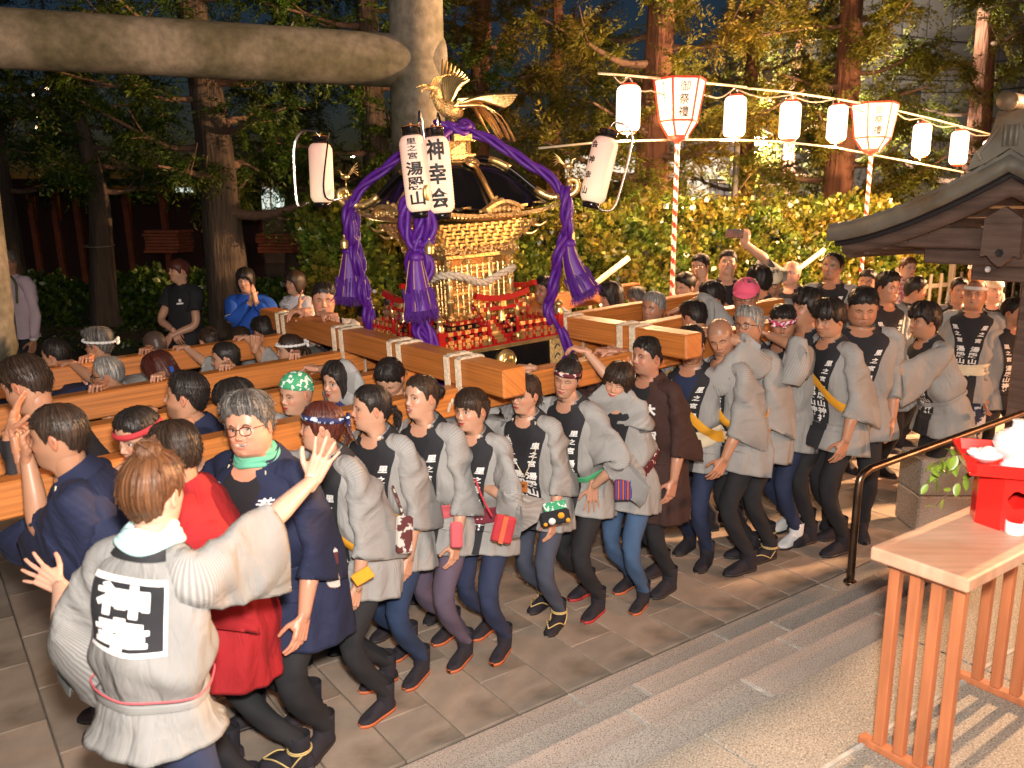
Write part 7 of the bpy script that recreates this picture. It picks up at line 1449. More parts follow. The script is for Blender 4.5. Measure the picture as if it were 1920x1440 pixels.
G('woman with dark red hair and a blue clip bent behind the second beam', (300, 692), n=5.16, yaw=-14, hyaw=-30, hpitch=-28, lean=24, fem=1, hair='bob', hcol='hred', vol=.014, group=gM, arms={'L': BR(4.77, -.08)})
G('woman with smooth tied black hair, eyes just over the beam', (424, 672), n=5.16, yaw=-12, hyaw=-6, hpitch=-6, lean=20, fem=1, hair='tied', group=gM, arms={'L': BR(4.77, -.1), 'R': BR(5.72)})
G('woman with a white and grey twisted headband pressing against the second beam', (545, 656), n=5.16, yaw=-12, hyaw=-8, hpitch=-4, lean=18, fem=1, hair='tied', hcol='hdark', tail=(0, -.1, 0, .1), headband=('twist', 'white', .042, .006, 3.0), group=gM, arms={'L': BR(4.77, -.1), 'R': BR(5.72)})
G('man seen only as a dark crown of hair behind a raised white cuff', (494, 622), n=5.98, yaw=-30, hyaw=-50, hpitch=-20, lean=20, hair='short', vol=.02, group=gF, arms={'L': ('to', pn(478, 652, 5.5), [.1, 0, 1], [0, 1, 0], 'fist', [.3, -.8, -.6], .35)})
G('woman with her dark hair in a bun, head bowed beyond the far beam', (392, 640), n=6.0, yaw=-20, hyaw=-60, hpitch=-28, lean=22, fem=1, hair='tied', bun=(0, -.09, .03, .032), hcol='hdark', group=gF)
G('shaven-headed man bowed beyond the far beam, hand gripping it', (292, 648), n=6.0, yaw=-20, hyaw=-50, hpitch=-24, lean=22, hair='none', buzz=.9, group=gF, arms={'L': BR(5.72, -.1)})
G('man with spiky greying hair, black glasses and a knotted twisted headband', (186, 648), n=6.0, yaw=-20, hyaw=-14, hpitch=-2, lean=18, hair='short', hcol='hsalt', vol=.03, quiff=.8, side=.004, messy=2, glasses='glassframe', headband=('twist', 'white', .038, .012, 2.7), group=gF, coat='navy', text=None, arms={'L': BR(5.72, -.1)})
G('man with slicked-back undercut black hair in profile at the far left beam end', (104, 668), n=6.0, yaw=-24, hyaw=-10, hpitch=2, lean=20, hair='short', vol=.016, side=.002, buzz=.55, group=gF, coat='navy', text=None, arms={'L': BR(5.72, -.12)})
G('person with wispy dark hair bowed behind the tracksuit girl', (452, 640), n=6.05, yaw=-20, hyaw=-60, hpitch=-30, lean=24, hair='short', hcol='hdark', group=gF)
G('sunlit man in black collar facing the camera, both hands resting on the front crossbeam', (607, 562), z=1.60, yaw=62, hyaw=4, hpitch=-4, lean=10, hair='short', vol=.012, side=.004, group=gF, age=.4, text=None, tone=(.55, .28, .18), arms={'R': ('to', W(2.27, 5.50, lz(2.26) + .175), [-.6, -.5, 0], [0, 0, -1], 'drape', [-.3, .6, -.8], .1), 'L': ('to', W(2.28, 5.22, lz(2.26) + .175), [.8, -.5, 0], [0, 0, -1], 'drape', [.3, .6, -.8], .1)})
G('bald man hidden down to his brow under the rear crossbeam', (1150, 640), n=3.85, yaw=0, hyaw=6, hpitch=-18, lean=20, hair='none', buzz=.4, age=.7, group=gM, arms={'L': ('to', pn(1150, 655, 3.5), [.8, -.5, -.1], [0, 0, -1], 'drape', [-.5, .4, -.4], .3)})
# behind and right of the shrine
G('grey-haired man laying both hands on the rear crossbeam', (1225, 578), n=4.35, yaw=26, hyaw=-16, hpitch=0, lean=16, hair='short', hcol='hgrey', vol=.014, age=.9, group=gM, arms={'R': ('to', W(3.42, 3.95, lz(3.42) + .17), [-.2, -1, -.25], [0, -.2, -1], 'drape', [-.4, .3, -.6], .3), 'L': ('to', W(3.45, 3.62, lz(3.42) + .17), [-.35, -1, -.3], [0, -.2, -1], 'drape', [.5, .3, -.6], .3)})
G('woman with wavy black hair, chin propped on her hand behind the rear crossbeam', (1146, 556), n=5.1, yaw=-12, hyaw=-14, hpitch=-8, lean=16, fem=1, hair='bob', vol=.022, eyes=.2, group=gM, arms={'L': ('to', pn(1160, 596, 4.85), [-.2, 0, .95], [0, 1, 0], 'fist', [.3, -.5, -.8], .25), 'R': ('to', pn(1110, 603, 4.85), [-.8, .1, 0], [0, 0, -1], 'drape', [.4, .2, -.8], .25)})
G('man with a thick head of short black hair seen from behind among the beams', (1301, 596), n=3.9, yaw=-60, hyaw=-30, hpitch=-20, lean=16, hair='short', vol=.018, group=gM)
G('man with dark swept hair in profile leaning over the beam, arm stretched forward', (1335, 562), n=4.1, yaw=-16, hyaw=-10, hpitch=-6, lean=22, hair='short', vol=.022, group=gM, text=None, arms={'L': ('to', pn(1275, 578, 4.3), [-.8, .3, -.4], [0, 0, -1], 'grip', [.2, -.6, .4], .2)})
G('man whose upper face shows over a raised arm, tucked under the striped pole', (1284, 535), Y=7.6, yaw=10, hyaw=-6, hpitch=-16, hroll=20, lean=20, hair='short', vol=.01, group=gR, tone=(.62, .36, .24))
G('man in a bright pink cap with upturned brim and glasses', (1398, 556), z=1.60, yaw=24, hyaw=6, hpitch=-4, lean=8, hair='short', hcol='hsalt', cap=('visor', 'pink'), visorup=-.35, glasses='glassframe', smile=.6, mouth=.15, hsize=1.05, group=gR, age=.5)
G('person with bushy black hair just behind the pink cap', (1423, 528), Y=7.3, yaw=0, hyaw=-80, lean=4, hair='mop', vol=.03, group=gR)
G('man pressing a fist against his mouth, standing against the hedge', (1313, 500), Y=8.0, yaw=24, hyaw=-10, hpitch=-4, lean=3, hair='short', vol=.012, group=gR, tone=(.55, .3, .19), arms={'R': ('to', pY(1318, 522, 7.75), [-.3, 0, .9], [0, 1, .1], 'fist', [-.2, -.3, -.9], .3), 'L': ('to', pY(1345, 560, 7.7), [-.8, .1, .3], [0, .6, -.8], 'fist', [.6, 0, -.7], .3)})
G('man tilting his head up and holding a phone high above the crowd', (1364, 496), Y=7.9, yaw=48, hyaw=-6, hpitch=16, lean=0, hair='short', vol=.018, group=gR, arms={'L': ('to', pY(1397, 456, 7.75), [-.2, -.1, 1], [.2, 1, .1], 'grip', [.9, .1, -.3], .3)}, tone=(.6, .35, .24))
PHONE = pY(1377, 438, 7.72)
G('man in a beige flat cap and dark glasses looking down', (1447, 530), Y=7.4, yaw=26, hyaw=4, hpitch=-14, lean=4, hair='short', hcol='hsalt', cap=('hunting', 'cream'), glasses='glassframe', group=gR, age=.6, stubble=.5)
G('pink-faced bald man with glasses gazing left near the hedge', (1484, 513), Y=8.1, yaw=16, hyaw=-10, hpitch=4, lean=2, hair='none', buzz=.15, glasses='steel', age=.6, group=gR, tone=(.68, .38, .28))
G('balding man standing tall with arms folded behind the young men', (1561, 500), Y=7.3, yaw=14, hyaw=-6, hpitch=2, lean=0, hair='recede', vol=.004, side=.004, buzz=.3, age=.6, group=gR, arms={'L': 'fold', 'R': 'fold'})
G('man with receding dark hair glimpsed behind the stocky man', (1627, 528), Y=8.3, yaw=20, hyaw=0, hpitch=-4, lean=3, hair='short', vol=.012, group=gR)
G('young man with black hair glancing sideways to the right', (1664, 540), Y=6.9, yaw=62, hyaw=14, hpitch=0, lean=3, hair='short', vol=.024, stubble=0, gaze=.8, group=gR)
G('parent with black hair seen from behind, carrying the toddler', (1716, 545), Y=7.6, yaw=120, hyaw=10, hpitch=-4, lean=3, hair='short', vol=.02, group=gR)
G('toddler in pink flowered top carried above the crowd', (1702, 503), Y=7.75, yaw=60, hyaw=4, lean=4, H=.85, fixk=1, hair='short', hcol='hbrown', vol=.01, coat='pinkfloral', band=None, shirt=None, pants='pinkfloral', group=gR, grounded=.95, cat='child', fem=1, tone=(.66, .38, .26), arms={'L': 'down', 'R': 'down'}, coatlen=.12)
G('woman in black with folded pale sleeves behind the white-browed man', (1798, 545), Y=7.6, yaw=36, hyaw=4, lean=2, fem=1, hair='tied', vol=.014, group=gR, arms={'L': 'fold', 'R': 'fold'})
G('person in a white towel cap partly hidden by the roof beam', (1832, 512), Y=8.2, yaw=20, hyaw=0, lean=2, hair='short', cap=('plain', 'white'), group=gR)
G('rim-lit person with arms crossed right of the white-browed man', (1862, 545), Y=7.9, yaw=30, hyaw=20, lean=4, hair='short', cap=('plain', 'white'), group=gR, arms={'L': 'fold', 'R': 'fold'}, tone=(.68, .4, .3))
G('figure in grey stepping away at the right edge behind the wooden post', (1902, 585), Y=6.6, yaw=70, hyaw=20, lean=8, hair='short', group=gR, pants='pblack')
# onlookers on the far side
PTS = G('woman in black T-shirt with a small white print, hands crossed in front', (336, 508), Y=8.2, yaw=26, hyaw=-22, hpitch=2, lean=0, fem=1, hair='tiedfringe', hcol='hred', coat=None, shirt='tee', pants='pblack', feet='shoe', group=gS, bend=.99, text=None, arms={'L': ('to', pY(318, 632, 7.95), [-.5, -.1, -.8], [0, .9, -.3], 'relax', [.8, .2, -.3]), 'R': ('to', pY(326, 622, 7.98), [.4, -.1, -.8], [0, .9, -.3], 'relax', [-.8, .2, -.3])})
TS = pY(351, 566, 8.02)
G('girl with chin-length black hair in a blue tracksuit top, palms pressed together', (461, 526), Y=7.7, yaw=58, hyaw=-4, hpitch=-2, lean=2, fem=1, hair='bob', smile=.8, eyes=.5, coat=None, shirt='bluetrack', shortsleeve=False, stripesleeve=1, pants='bluetrack', feet='shoe', group=gS, bend=.99, arms={'L': ('to', pY(480, 566, 7.45), [-.15, 0, 1], [-1, .1, 0], 'flat', [.7, 0, -.8]), 'R': ('to', pY(470, 566, 7.45), [.1, 0, 1], [1, .1, 0], 'flat', [-.7, 0, -.8])})
G('smiling woman in white T-shirt with a black shoulder strap', (553, 530), Y=7.8, yaw=20, hyaw=-4, hpitch=0, lean=2, fem=1, hair='bob', hcol='hdark', vol=.012, smile=1, mouth=.3, coat=None, shirt='whitetee', pants='pblack', feet='shoe', group=gS, bend=.99, arms={'L': 'down', 'R': ('to', pY(560, 575, 7.5), [.2, 0, 1], [1, .2, 0], 'flat', [-.5, 0, -.8])})
PPK = G('man in pale pink shirt and rucksack half hidden by the left torii pillar', (14, 492), Y=8.6, yaw=40, hyaw=10, lean=0, hair='short', hcol='hsalt', glasses='glassframe', coat=None, shirt='pinkshirt', shortsleeve=False, pants='pblack', feet='shoe', group=gS, bend=.99, arms={'L': 'down', 'R': 'down'})
G('man in glasses glimpsed through the cords left of the shrine', (738, 580), Y=6.9, yaw=-20, hyaw=-14, lean=6, hair='short', hcol='hsalt', glasses='glassframe', group=gF, tone=(.6, .34, .24))
G('man bending forward behind the left purple cord', (690, 596), Y=6.9, yaw=-10, hyaw=-20, hpitch=-20, lean=24, hair='short', group=gF)
G('dark-haired man just right of the shrine behind the right tassel', (1022, 545), Y=7.2, yaw=10, hyaw=-10, lean=8, hair='short', group=gF)
G('bearer with a grey cap of hair stooping between striped pole and rear beams', (1195, 560), n=5.6, yaw=-20, hyaw=-60, hpitch=-24, lean=24, hair='short', hcol='hsalt', group=gF)
# free hands already on beams belong to their people; phone held up
a = Acc(); box(a, PHONE, (.080, .006, .040), axz([.15, 1, .1]), .005); a.build('phone', M['steel'], label='grey phone held up landscape over the crowd', category='phone')

# ------------------------------------------------------------------ bags and pouches
def pouch(name, c, w_, h_, t, m, label, ax=None, band_=None, strap=None, cat='pouch', bev=.01):
    root = empty(name, c, label, cat); A3 = ax if ax is not None else axz([-.3, -1, 0]); A3 = np.array([A3[0], A3[1], A3[2]])
    a = Acc(); box(a, c, (w_, t, h_), A3, bev); a.build('bag', M[m], root)
    if band_: b = Acc(); box(b, np.asarray(c) + A3[1] * 0.001, (w_ * band_[1], t + .002, h_ * band_[2]), A3); b.build('stripe', M[band_[0]], root)
    if strap is not None: s = Acc(); tube(s, bez(strap, 12), .005, 6); s.build('strap', M[m], root)
    return root, A3
tilt = lambda a_: np.array([[math.cos(a_), 0, math.sin(a_)], [0, -1, 0], [-math.sin(a_), 0, math.cos(a_)]])
c = pn(758, 1003, 2.93); pouch('phone_pouch', c, .035, .085, .012, 'retro', 'grey patterned phone pouch hanging from the yellow sash', tilt(-.05), strap=[c + ZV * .08, c + ZV * .15 + [-.02, 0, 0], c + ZV * .2 + [-.05, .05, 0]])
c = pn(622, 1065, 2.86); pouch('patterned_pouch', c, .028, .085, .012, 'retro', 'pouch with round flower pattern at the hip of the headband woman', tilt(.03), ('pblack', 1.01, .2))
c = pn(856, 1003, 2.95); pouch('pink_pouch', c, .028, .062, .010, 'rosy', 'faded pink cloth pouch at the hip of the singing woman', tilt(0))
c = pn(944, 992, 2.90); pouch('red_bag', c, .048, .066, .012, 'redcloth', 'small bright red shoulder bag with an orange woven stripe', tilt(-.22), ('rust', .22, 1.0), strap=[c + [-.05, 0, .06], c + [-.09, .02, .13], c + [-.13, .06, .22]])
c = pn(1041, 970, 2.93); r_, A3 = pouch('polka_dot_bag', c, .072, .036, .012, 'pblack', 'black clutch bag with white and gold polka dots', tilt(.22), bev=.011); b = Acc()
for x, z, r, m_ in ((.03, .008, .016, 0), (-.018, -.012, .017, 1), (.058, -.022, .011, 0), (-.052, -.022, .010, 0)): lathe(b, c + A3[1] * .0125 + A3[0] * x + A3[2] * z, [(0, .002), (r, .0015), (r, 0)], np.array([A3[0], A3[2], A3[1]]), 16, mi=m_)
b.build('dots', [M['yellow'], M['white']], r_)
a = Acc(); box(a, c + ZV * .045 + [.0, .015, 0], (.055, .006, .03), tilt(.22), .004); a.build('folded_towel', M['greenpat'], label='green and white folded towel tucked behind the polka dot bag', category='towel')
c = pn(1168, 918, 2.95); r_, A3 = pouch('woven_bag', c, .046, .055, .012, 'wine', 'striped woven bag with a metal charm under the wine-red sash', tilt(.02)); b = Acc()
for i, x in enumerate(np.linspace(-.036, .036, 7)): box(b, c + A3[0] * x + A3[1] * .0005, (.0028, .0125, .052), A3, mi=i % 2)
b.build('woven_stripes', [M['bluetrack'], M['rust']], r_)
c = pn(680, 1080, 2.84); a = Acc(); box(a, c, (.042, .008, .026), tilt(.55), .004); a.build('yellow_cloth', M['yellow'], label='folded yellow cloth in the hand of the headband woman', category='cloth')
c = pn(330, 690, 5.1); a = Acc(); box(a, pn(322, 692, 5.02), (.010, .006, .018), tilt(.2), .003); a.build('hair_clip', M['bluetrack'], label='blue clip in dark red hair behind the second beam', category='hair clip')
# cream crests printed on the brown coat
# ================================================================== LITTLE ROOF at right
def roof_pavilion():
    tip = pY(1556, 436, 6.75); apx = pY(1893, 330, 5.75)
    wd_ = apx - tip; wd_[2] = 0; half = np.linalg.norm(wd_); wdir = wd_ / half; gn = nrm(np.cross(wdir, ZV)); 
    if gn[1] > 0: gn = -gn                                  # gable faces the camera side
    zt = tip[2]; za = apx[2] + .10; C0 = np.array([apx[0], apx[1], 0]); root = empty('pavilion', C0 - gn * 1.2, 'small old timber pavilion with curved copper-tiled gable roof at right', 'pavilion')
    def prof(u):                                            # u -1..1, top surface height
        a_ = abs(u); return zt + .045 + (za - zt) * (1 - (1 - (1 - a_) ** 1.55)) if False else zt + .06 + (za - zt) * ((1 - a_) ** 1.5) 
    def P(u, v, dz=0.0): return C0 + wdir * (u * half) - gn * v + ZV * (prof(u) + dz)
    us = np.linspace(-1, 1, 33)
    for i in range(32):                                     # each copper sheet course is a piece
        a = Acc(); u0, u1 = us[i], us[i + 1]; V = []
        for u, e in ((u0, .004), (u1, .016)) if u0 < 0 else ((u0, .016), (u1, .004)):
            for v in (-.03, 2.4): V += [P(u, v, e), P(u, v, -.02)]
        a.add(V, [[0, 2, 6, 4], [1, 5, 7, 3], [0, 4, 5, 1], [2, 3, 7, 6], [0, 1, 3, 2], [4, 6, 7, 5]], smooth=False); a.build('roof_sheet', M['copper'], root)
    def board(z0, z1, v0, v1, nm, m, umax=1.0, f0=None):
        a = Acc(); uu = np.linspace(-umax, umax, 41); V = []
        for u in uu: q = f0(u) if f0 else 1.0; V += [P(u, v0, z1), P(u, v1, z1), P(u, v1, z0 * q), P(u, v0, z0 * q)]
        V = np.array(V).reshape(-1, 3); a.add(V, ringfaces(41, 4)); a.add(V[:4], [[0, 1, 2, 3]]); a.add(V[-4:], [[3, 2, 1, 0]]); a.build(nm, m, root)
    board(-.128, -.021, -.045, .06, 'roof_edge_board', M['copper'])
    board(-.170, -.129, .02, .10, 'painted_shadow_strip', M['blackmatt'], .97)  # black strip put in as the shade line beneath the roof edge
    board(-.285, -.16, .04, .13, 'bargeboard', M['oldwood'], .93, lambda u: 1 - .18 * abs(u))
    # ridge and end ornament
    top = C0 + ZV * (za + .06); a = Acc(); 
    for k in range(3): bar(a, top + ZV * (.05 + k * .06) - gn * .02, top + ZV * (.05 + k * .06) - gn * 2.3, .085 - k * .012, .028, bev=.006)
    a.build('ridge', M['copper'], root)
    a = Acc(); poly = [(-.26, -.12), (-.22, .0), (-.15, .05), (-.12, .16), (-.10, .26), (.10, .26), (.12, .16), (.15, .05), (.22, 0), (.26, -.12), (.14, -.07), (0, .02), (-.14, -.07)]
    prism(a, poly, -.03, .05, lambda V: top + wdir * V[:, :1] + ZV * (V[:, 1:2]) + gn * V[:, 2:3]); a.build('ridge_end_board', M['copper'], root)
    a = Acc(); tube(a, bez([top + ZV * .30 + gn * .13, top + ZV * .31, top + ZV * .30 - gn * 2.3], 10), .055, 14); a.build('ridge_roll', M['copper'], root)
    a = Acc()
    for s in (-1, 0, 1): tube(a, [top + wdir * s * .035 + ZV * .03 + gn * .055, top + wdir * s * .035 + ZV * .17 + gn * .055], .014, 8)
    for s in (-1, 1): tube(a, bez([top + wdir * s * .08 + ZV * .16 + gn * .05, top + wdir * s * .14 + ZV * .06 + gn * .055, top + wdir * s * .19 + ZV * .0 + gn * .055, top + wdir * s * .17 - ZV * .05 + gn * .055], 12), .014, 8)
    a.build('ridge_ornament', M['copper'], root)
    # hanging gegyo pendant with a black disc painted in for the shade of its hole
    cg = C0 + ZV * (za - .54) + gn * .0; poly = [(-.12, .16), (-.125, -.10), (-.085, -.085), (-.045, -.13), (0, -.165), (.045, -.13), (.085, -.085), (.125, -.10), (.12, .16), (0, .24)]
    a = Acc(); prism(a, poly, -.04, .02, lambda V: cg + wdir * V[:, :1] + ZV * V[:, 1:2] + gn * V[:, 2:3]); g_ = a.build('pendant_board', M['oldwood'], root)
    a = Acc(); lathe(a, cg + gn * .022 - ZV * .07, [(0, -.001), (.020, 0), (.026, .002), (.03, -.001)], np.array([wdir, ZV, gn]), 6); a.build('dark_hole_disc', M['blackmatt'], g_)
    # beams under the gable
    zb = za - .60
    for (dz, v, hw, l0, l1, nm) in ((0.08, .22, .075, .72, 1.0, 'tie_beam'), (-.06, .30, .055, .50, 1.0, 'rainbow_beam'), (-.165, .36, .060, .24, .6, 'lower_beam')):
        a = Acc(); bar(a, C0 - wdir * half * l0 - gn * v + ZV * (zb + dz), C0 + wdir * half * l1 - gn * v + ZV * (zb + dz), hw * .9, hw, bev=.01); a.build(nm, M['oldwood'], root)
    a = Acc(); c = C0 - wdir * half * .72 - gn * .22 + ZV * (zb + .08); box(a, c - wdir * .045, (.048, .072, .078), np.array([wdir, gn, ZV]), .008); a.build('white_beam_end', M['whitepaint'], root)
    for u, v in ((-.62, .4), (-.62, 2.0), (.62, .4), (.62, 2.0)):
        a = Acc(); p = C0 + wdir * half * (u + .62) * .9 - gn * v if False else C0 + wdir * half * (u if u > 0 else -.0 - .0) - gn * v + wdir * (0.12 if u < 0 else 0); box(a, [p[0], p[1], 1.0], (.085, .085, 1.0), np.array([wdir, gn, ZV]), .012); 
        if not (u > 0 and v < 1): a.build('post', M['oldwood'], root)
    for v in (.9, 1.7):
        a = Acc(); bar(a, C0 - wdir * half * .8 - gn * v + ZV * (zb - .02), C0 + wdir * half - gn * v + ZV * (zb - .02), .05, .06, bev=.008); a.build('cross_tie', M['oldwood'], root)
    for i, u in enumerate(np.linspace(-.92, .0, 9)):
        a = Acc(); bar(a, P(u, .12, -.24), P(u, 2.3, -.24), .022, .03, bev=.003); a.build('rafter', M['oldwood'], root)
roof_pavilion()
# small bright lamp tucked under the pavilion beam
c = pY(1852, 505, 5.95); a = Acc(); sphere(a, c, (.022, .012, .022), None, 12, 8); a.build('small_lamp', M['ceramic'], label='small round white lamp under the pavilion beam', category='lamp')

# ================================================================== HANDRAIL
hr_ = Acc(); b0 = pz(1594, 1090, .2); q1 = np.array([b0[0], b0[1], 0]) 
v = ray(1603, 885); t = ((b0[:2] @ np.array([v[0], v[1]])) / (v[0] ** 2 + v[1] ** 2)); top_z = CAMH + v[2] * t
b1 = np.array([b0[0], b0[1], top_z]); e2 = b1 + (-NV) * 1.9 + ZV * .0
vz = pn(1800, 815, 1.2); e2 = np.array([*(b1 - NV * 1.0 + DV * .55)[:2], b1[2] + .0])
P_ = [b0 - ZV * .12, b0 + ZV * .3, b1 - ZV * .10, b1 - ZV * .035 + nrm(e2 - b1) * .02, b1 + nrm(e2 - b1) * .09, b1 + (e2 - b1) * .5, e2]
end = pY(1815, 812, b1[1] + .55)
P_ = [b0 - ZV * .02, b0 + ZV * .3, b1 - ZV * .10, b1 - ZV * .03 + nrm(end - b1) * .015, b1 + nrm(end - b1) * .09, b1 + (end - b1) * .5, end, end + nrm(end - b1) * 1.0]
Q_ = np.vstack([bez(P_[:3], 10)[:-1], bez(P_[2:5], 14), bez(P_[5:], 6)]); tube(hr_, Q_, .0215, 14); hand = empty('handrail', b0, 'bronze pipe handrail rising from the steps and running behind the offering table', 'handrail'); hr_.build('pipe', M['bronze'], hand)
a = Acc(); lathe(a, b0 - ZV * .004, [(.036, 0), (.036, .006), (.022, .008)], None, 16); a.build('base_flange', M['bronze'], hand)

# ================================================================== OFFERING TABLE
TZ = .5 + .70
tA = pz(1634, 1022, TZ); tB = pz(1815, 1090, TZ); wl = np.linalg.norm(tB - tA) * .98; du = nrm(-NV * .94 + nrm(tB - tA) * .06); dv = np.array([-du[1], du[0], 0]); 
if dv @ DV < 0: dv = -dv
LT = .95; Tm = np.array([du, dv, ZV]); tc_ = (tA + tB) / 2 + dv * LT / 2; tab = empty('offering_table', tc_ * [1, 1, 0] + ZV * .5, 'low reddish wooden table with slatted legs and pale plank top', 'table')
a = Acc(); box(a, tc_ - ZV * .022, (wl / 2, LT / 2, .022), Tm, .006); a.build('table_top', M['tablewood'], tab)
def legset(off, n_=4):
    base = tA + dv * off; x0, x1 = .055, wl - .045
    for i in range(n_):
        x = x0 + (x1 - x0) * i / (n_ - 1); a = Acc(); c = base + du * x; box(a, [c[0], c[1], .5 + .025 + (.70 - .044 - .025) / 2], (.0165, .0165, (.70 - .044 - .025) / 2), Tm, .003); a.build('leg_slat', M['legwood'], tab)
    a = Acc(); c = base + du * wl * .5; box(a, [c[0], c[1], .512], (wl * .5 + .01, .021, .0135), Tm, .004); a.build('foot_rail', M['legwood'], tab)
    a = Acc(); box(a, [c[0], c[1], TZ - .060], (wl * .5 - .03, .012, .016), Tm, .002); a.build('apron', M['legwood'], tab)
legset(.06); legset(LT - .24)
# red tray stand (sanbo) with white jars
sc = pz(1883, 980, TZ); sc = sc + dv * .02; st_ = empty('offering_stand', sc, 'bright red lacquered offering stand with a flower-shaped hole', 'stand')
f_ = nrm(np.array([-.35, -1, 0])); r_ = np.array([-f_[1], f_[0], 0]); r_ = r_ if r_[0] > 0 else -r_; SM = np.array([r_, f_, ZV])
M['redstand'] = mat('red_stand', (.72, .018, .014), .25, spec=.5)
s_h, s_w = .19, .104
a = Acc(); th = np.arange(8) * math.pi / 4 + math.pi / 8; R8 = s_w / math.cos(math.pi / 8); P8 = np.array([[R8 * math.cos(t), R8 * math.sin(t)] for t in th])
for i in range(8):
    p, q = P8[i], P8[(i + 1) % 8]; mid = (p + q) / 2; nf = nrm([mid[0], mid[1], 0]); front = nf @ np.array([0, 1, 0]) > .9
    tdir = nrm([q[0] - p[0], q[1] - p[1], 0]); L2 = np.linalg.norm(q - p) / 2
    if front:
        # panel with a real lobed opening
        k = 40; tt = np.linspace(0, 2 * np.pi, k, endpoint=False); rh = .026 * (1 + .13 * np.abs(np.cos(2.5 * tt))) ; ih = np.stack([rh * np.cos(tt), rh * np.sin(tt) + .012], -1); ex = np.stack([np.cos(tt), np.sin(tt)], -1); sc_ = 1 / np.maximum(np.abs(ex[:, 0]) / L2, np.abs(ex[:, 1]) / (s_h / 2)); ou = ex * sc_[:, None]
        V = []
        for ring, dep in ((ou, 0), (ih, 0), (ih, -.006)): V.append(np.array([[mid[0], mid[1], s_h / 2]]) + tdir * ring[:, :1] + np.array([0, 0, 1.0]) * ring[:, 1:2] + nf * dep)
        a.add(sc + np.vstack(V) @ SM, ringfaces(3, k), smooth=False)
    else: box(a, sc + (np.array([mid[0], mid[1], s_h / 2]) - nf * .003) @ SM, (L2, .003, s_h / 2), np.array([tdir @ SM, nf @ SM, ZV]), 0)
a.build('body', M['redstand'], st_)
a = Acc(); tw = .155
box(a, sc + ZV * (s_h + .004), (tw, tw, .004), SM, .001)
for sx, sy in ((1, 0), (-1, 0), (0, 1), (0, -1)):
    n_ = np.array([sx, sy, 0.]) @ SM; t_ = np.cross(ZV, n_); V = [sc + ZV * (s_h + .003) + n_ * tw + t_ * -tw * .86, sc + ZV * (s_h + .003) + n_ * tw + t_ * tw * .86, sc + ZV * (s_h + .042) + n_ * (tw + .012) + t_ * tw * .9, sc + ZV * (s_h + .042) + n_ * (tw + .012) - t_ * tw * .9]; V = np.array(V); a.add(np.vstack([V, V - n_ * .007]), [[0, 1, 2, 3], [7, 6, 5, 4], [3, 2, 6, 7], [0, 4, 5, 1], [0, 3, 7, 4], [1, 5, 6, 2]], smooth=False)
    d2 = nrm(n_ + t_); V = [sc + ZV * (s_h + .003) + n_ * tw + t_ * tw * .86, sc + ZV * (s_h + .003) + t_ * tw + n_ * tw * .86, sc + ZV * (s_h + .042) + t_ * (tw + .012) + n_ * tw * .9, sc + ZV * (s_h + .042) + n_ * (tw + .012) + t_ * tw * .9]; V = np.array(V); a.add(np.vstack([V, V - d2 * .007]), [[0, 1, 2, 3], [7, 6, 5, 4], [3, 2, 6, 7]], smooth=False)
a.build('tray', M['redstand'], st_)
tz = s_h + .009
def jar(p, s, label): 
    a = Acc(); lathe(a, p, [(0, 0), (.034 * s, 0), (.033 * s, .006), (.028 * s, .014), (.030 * s, .03), (.046 * s, .052), (.053 * s, .078), (.048 * s, .103), (.030 * s, .120), (.019 * s, .128), (.018 * s, .148), (.021 * s, .153), (.012 * s, .156), (0, .156)], None, 32); a.build('sake_jar', M['ceramic'], label=label, category='jar', group='white offering jars')
jar(sc + SM[0] * .0 + SM[1] * .035 + ZV * tz, 1.45, 'white porcelain jar with round belly and narrow neck at the tray front'); jar(sc + SM[0] * .088 + SM[1] * -.02 + ZV * tz, 1.35, 'white porcelain jar at the right edge of the tray')
a = Acc(); p = sc + SM[0] * -.09 + SM[1] * .02 + ZV * tz; rs = np.random.RandomState(4)
lathe(a, p, [(0, .002), (.02, .002), (.045, .022), (.05, .026), (.043, .022), (.018, .006), (0, .006)], None, 24)
for q in range(9): th = q * .7; e = p + np.array([math.cos(th), math.sin(th), 0]) * .03; tube(a, bez([p + ZV * .012, e + ZV * .03, e * 1.0 + np.array([math.cos(th), math.sin(th), 0]) * .025 + ZV * .035], 6), [.012, .014, .014, .012, .008, .003], 8)
sphere(a, p + ZV * .03 + SM[0] * .01, (.03, .026, .028), None, 12, 8)
a.build('shell_ornament', M['ceramic'], label='fluted white shell-like ceramic piece at the left of the tray', category='ornament')
p = pz(1902, 1000, TZ); a = Acc(); lathe(a, p, [(0, .003), (.0, 0), (.027, 0), (.029, .003), (.029, .040), (.026, .042), (.024, .038), (.023, .012), (0, .010)], None, 28); a.build('white_cup', M['ceramic'], label='small plain white cup at the foot of the red stand', category='cup')
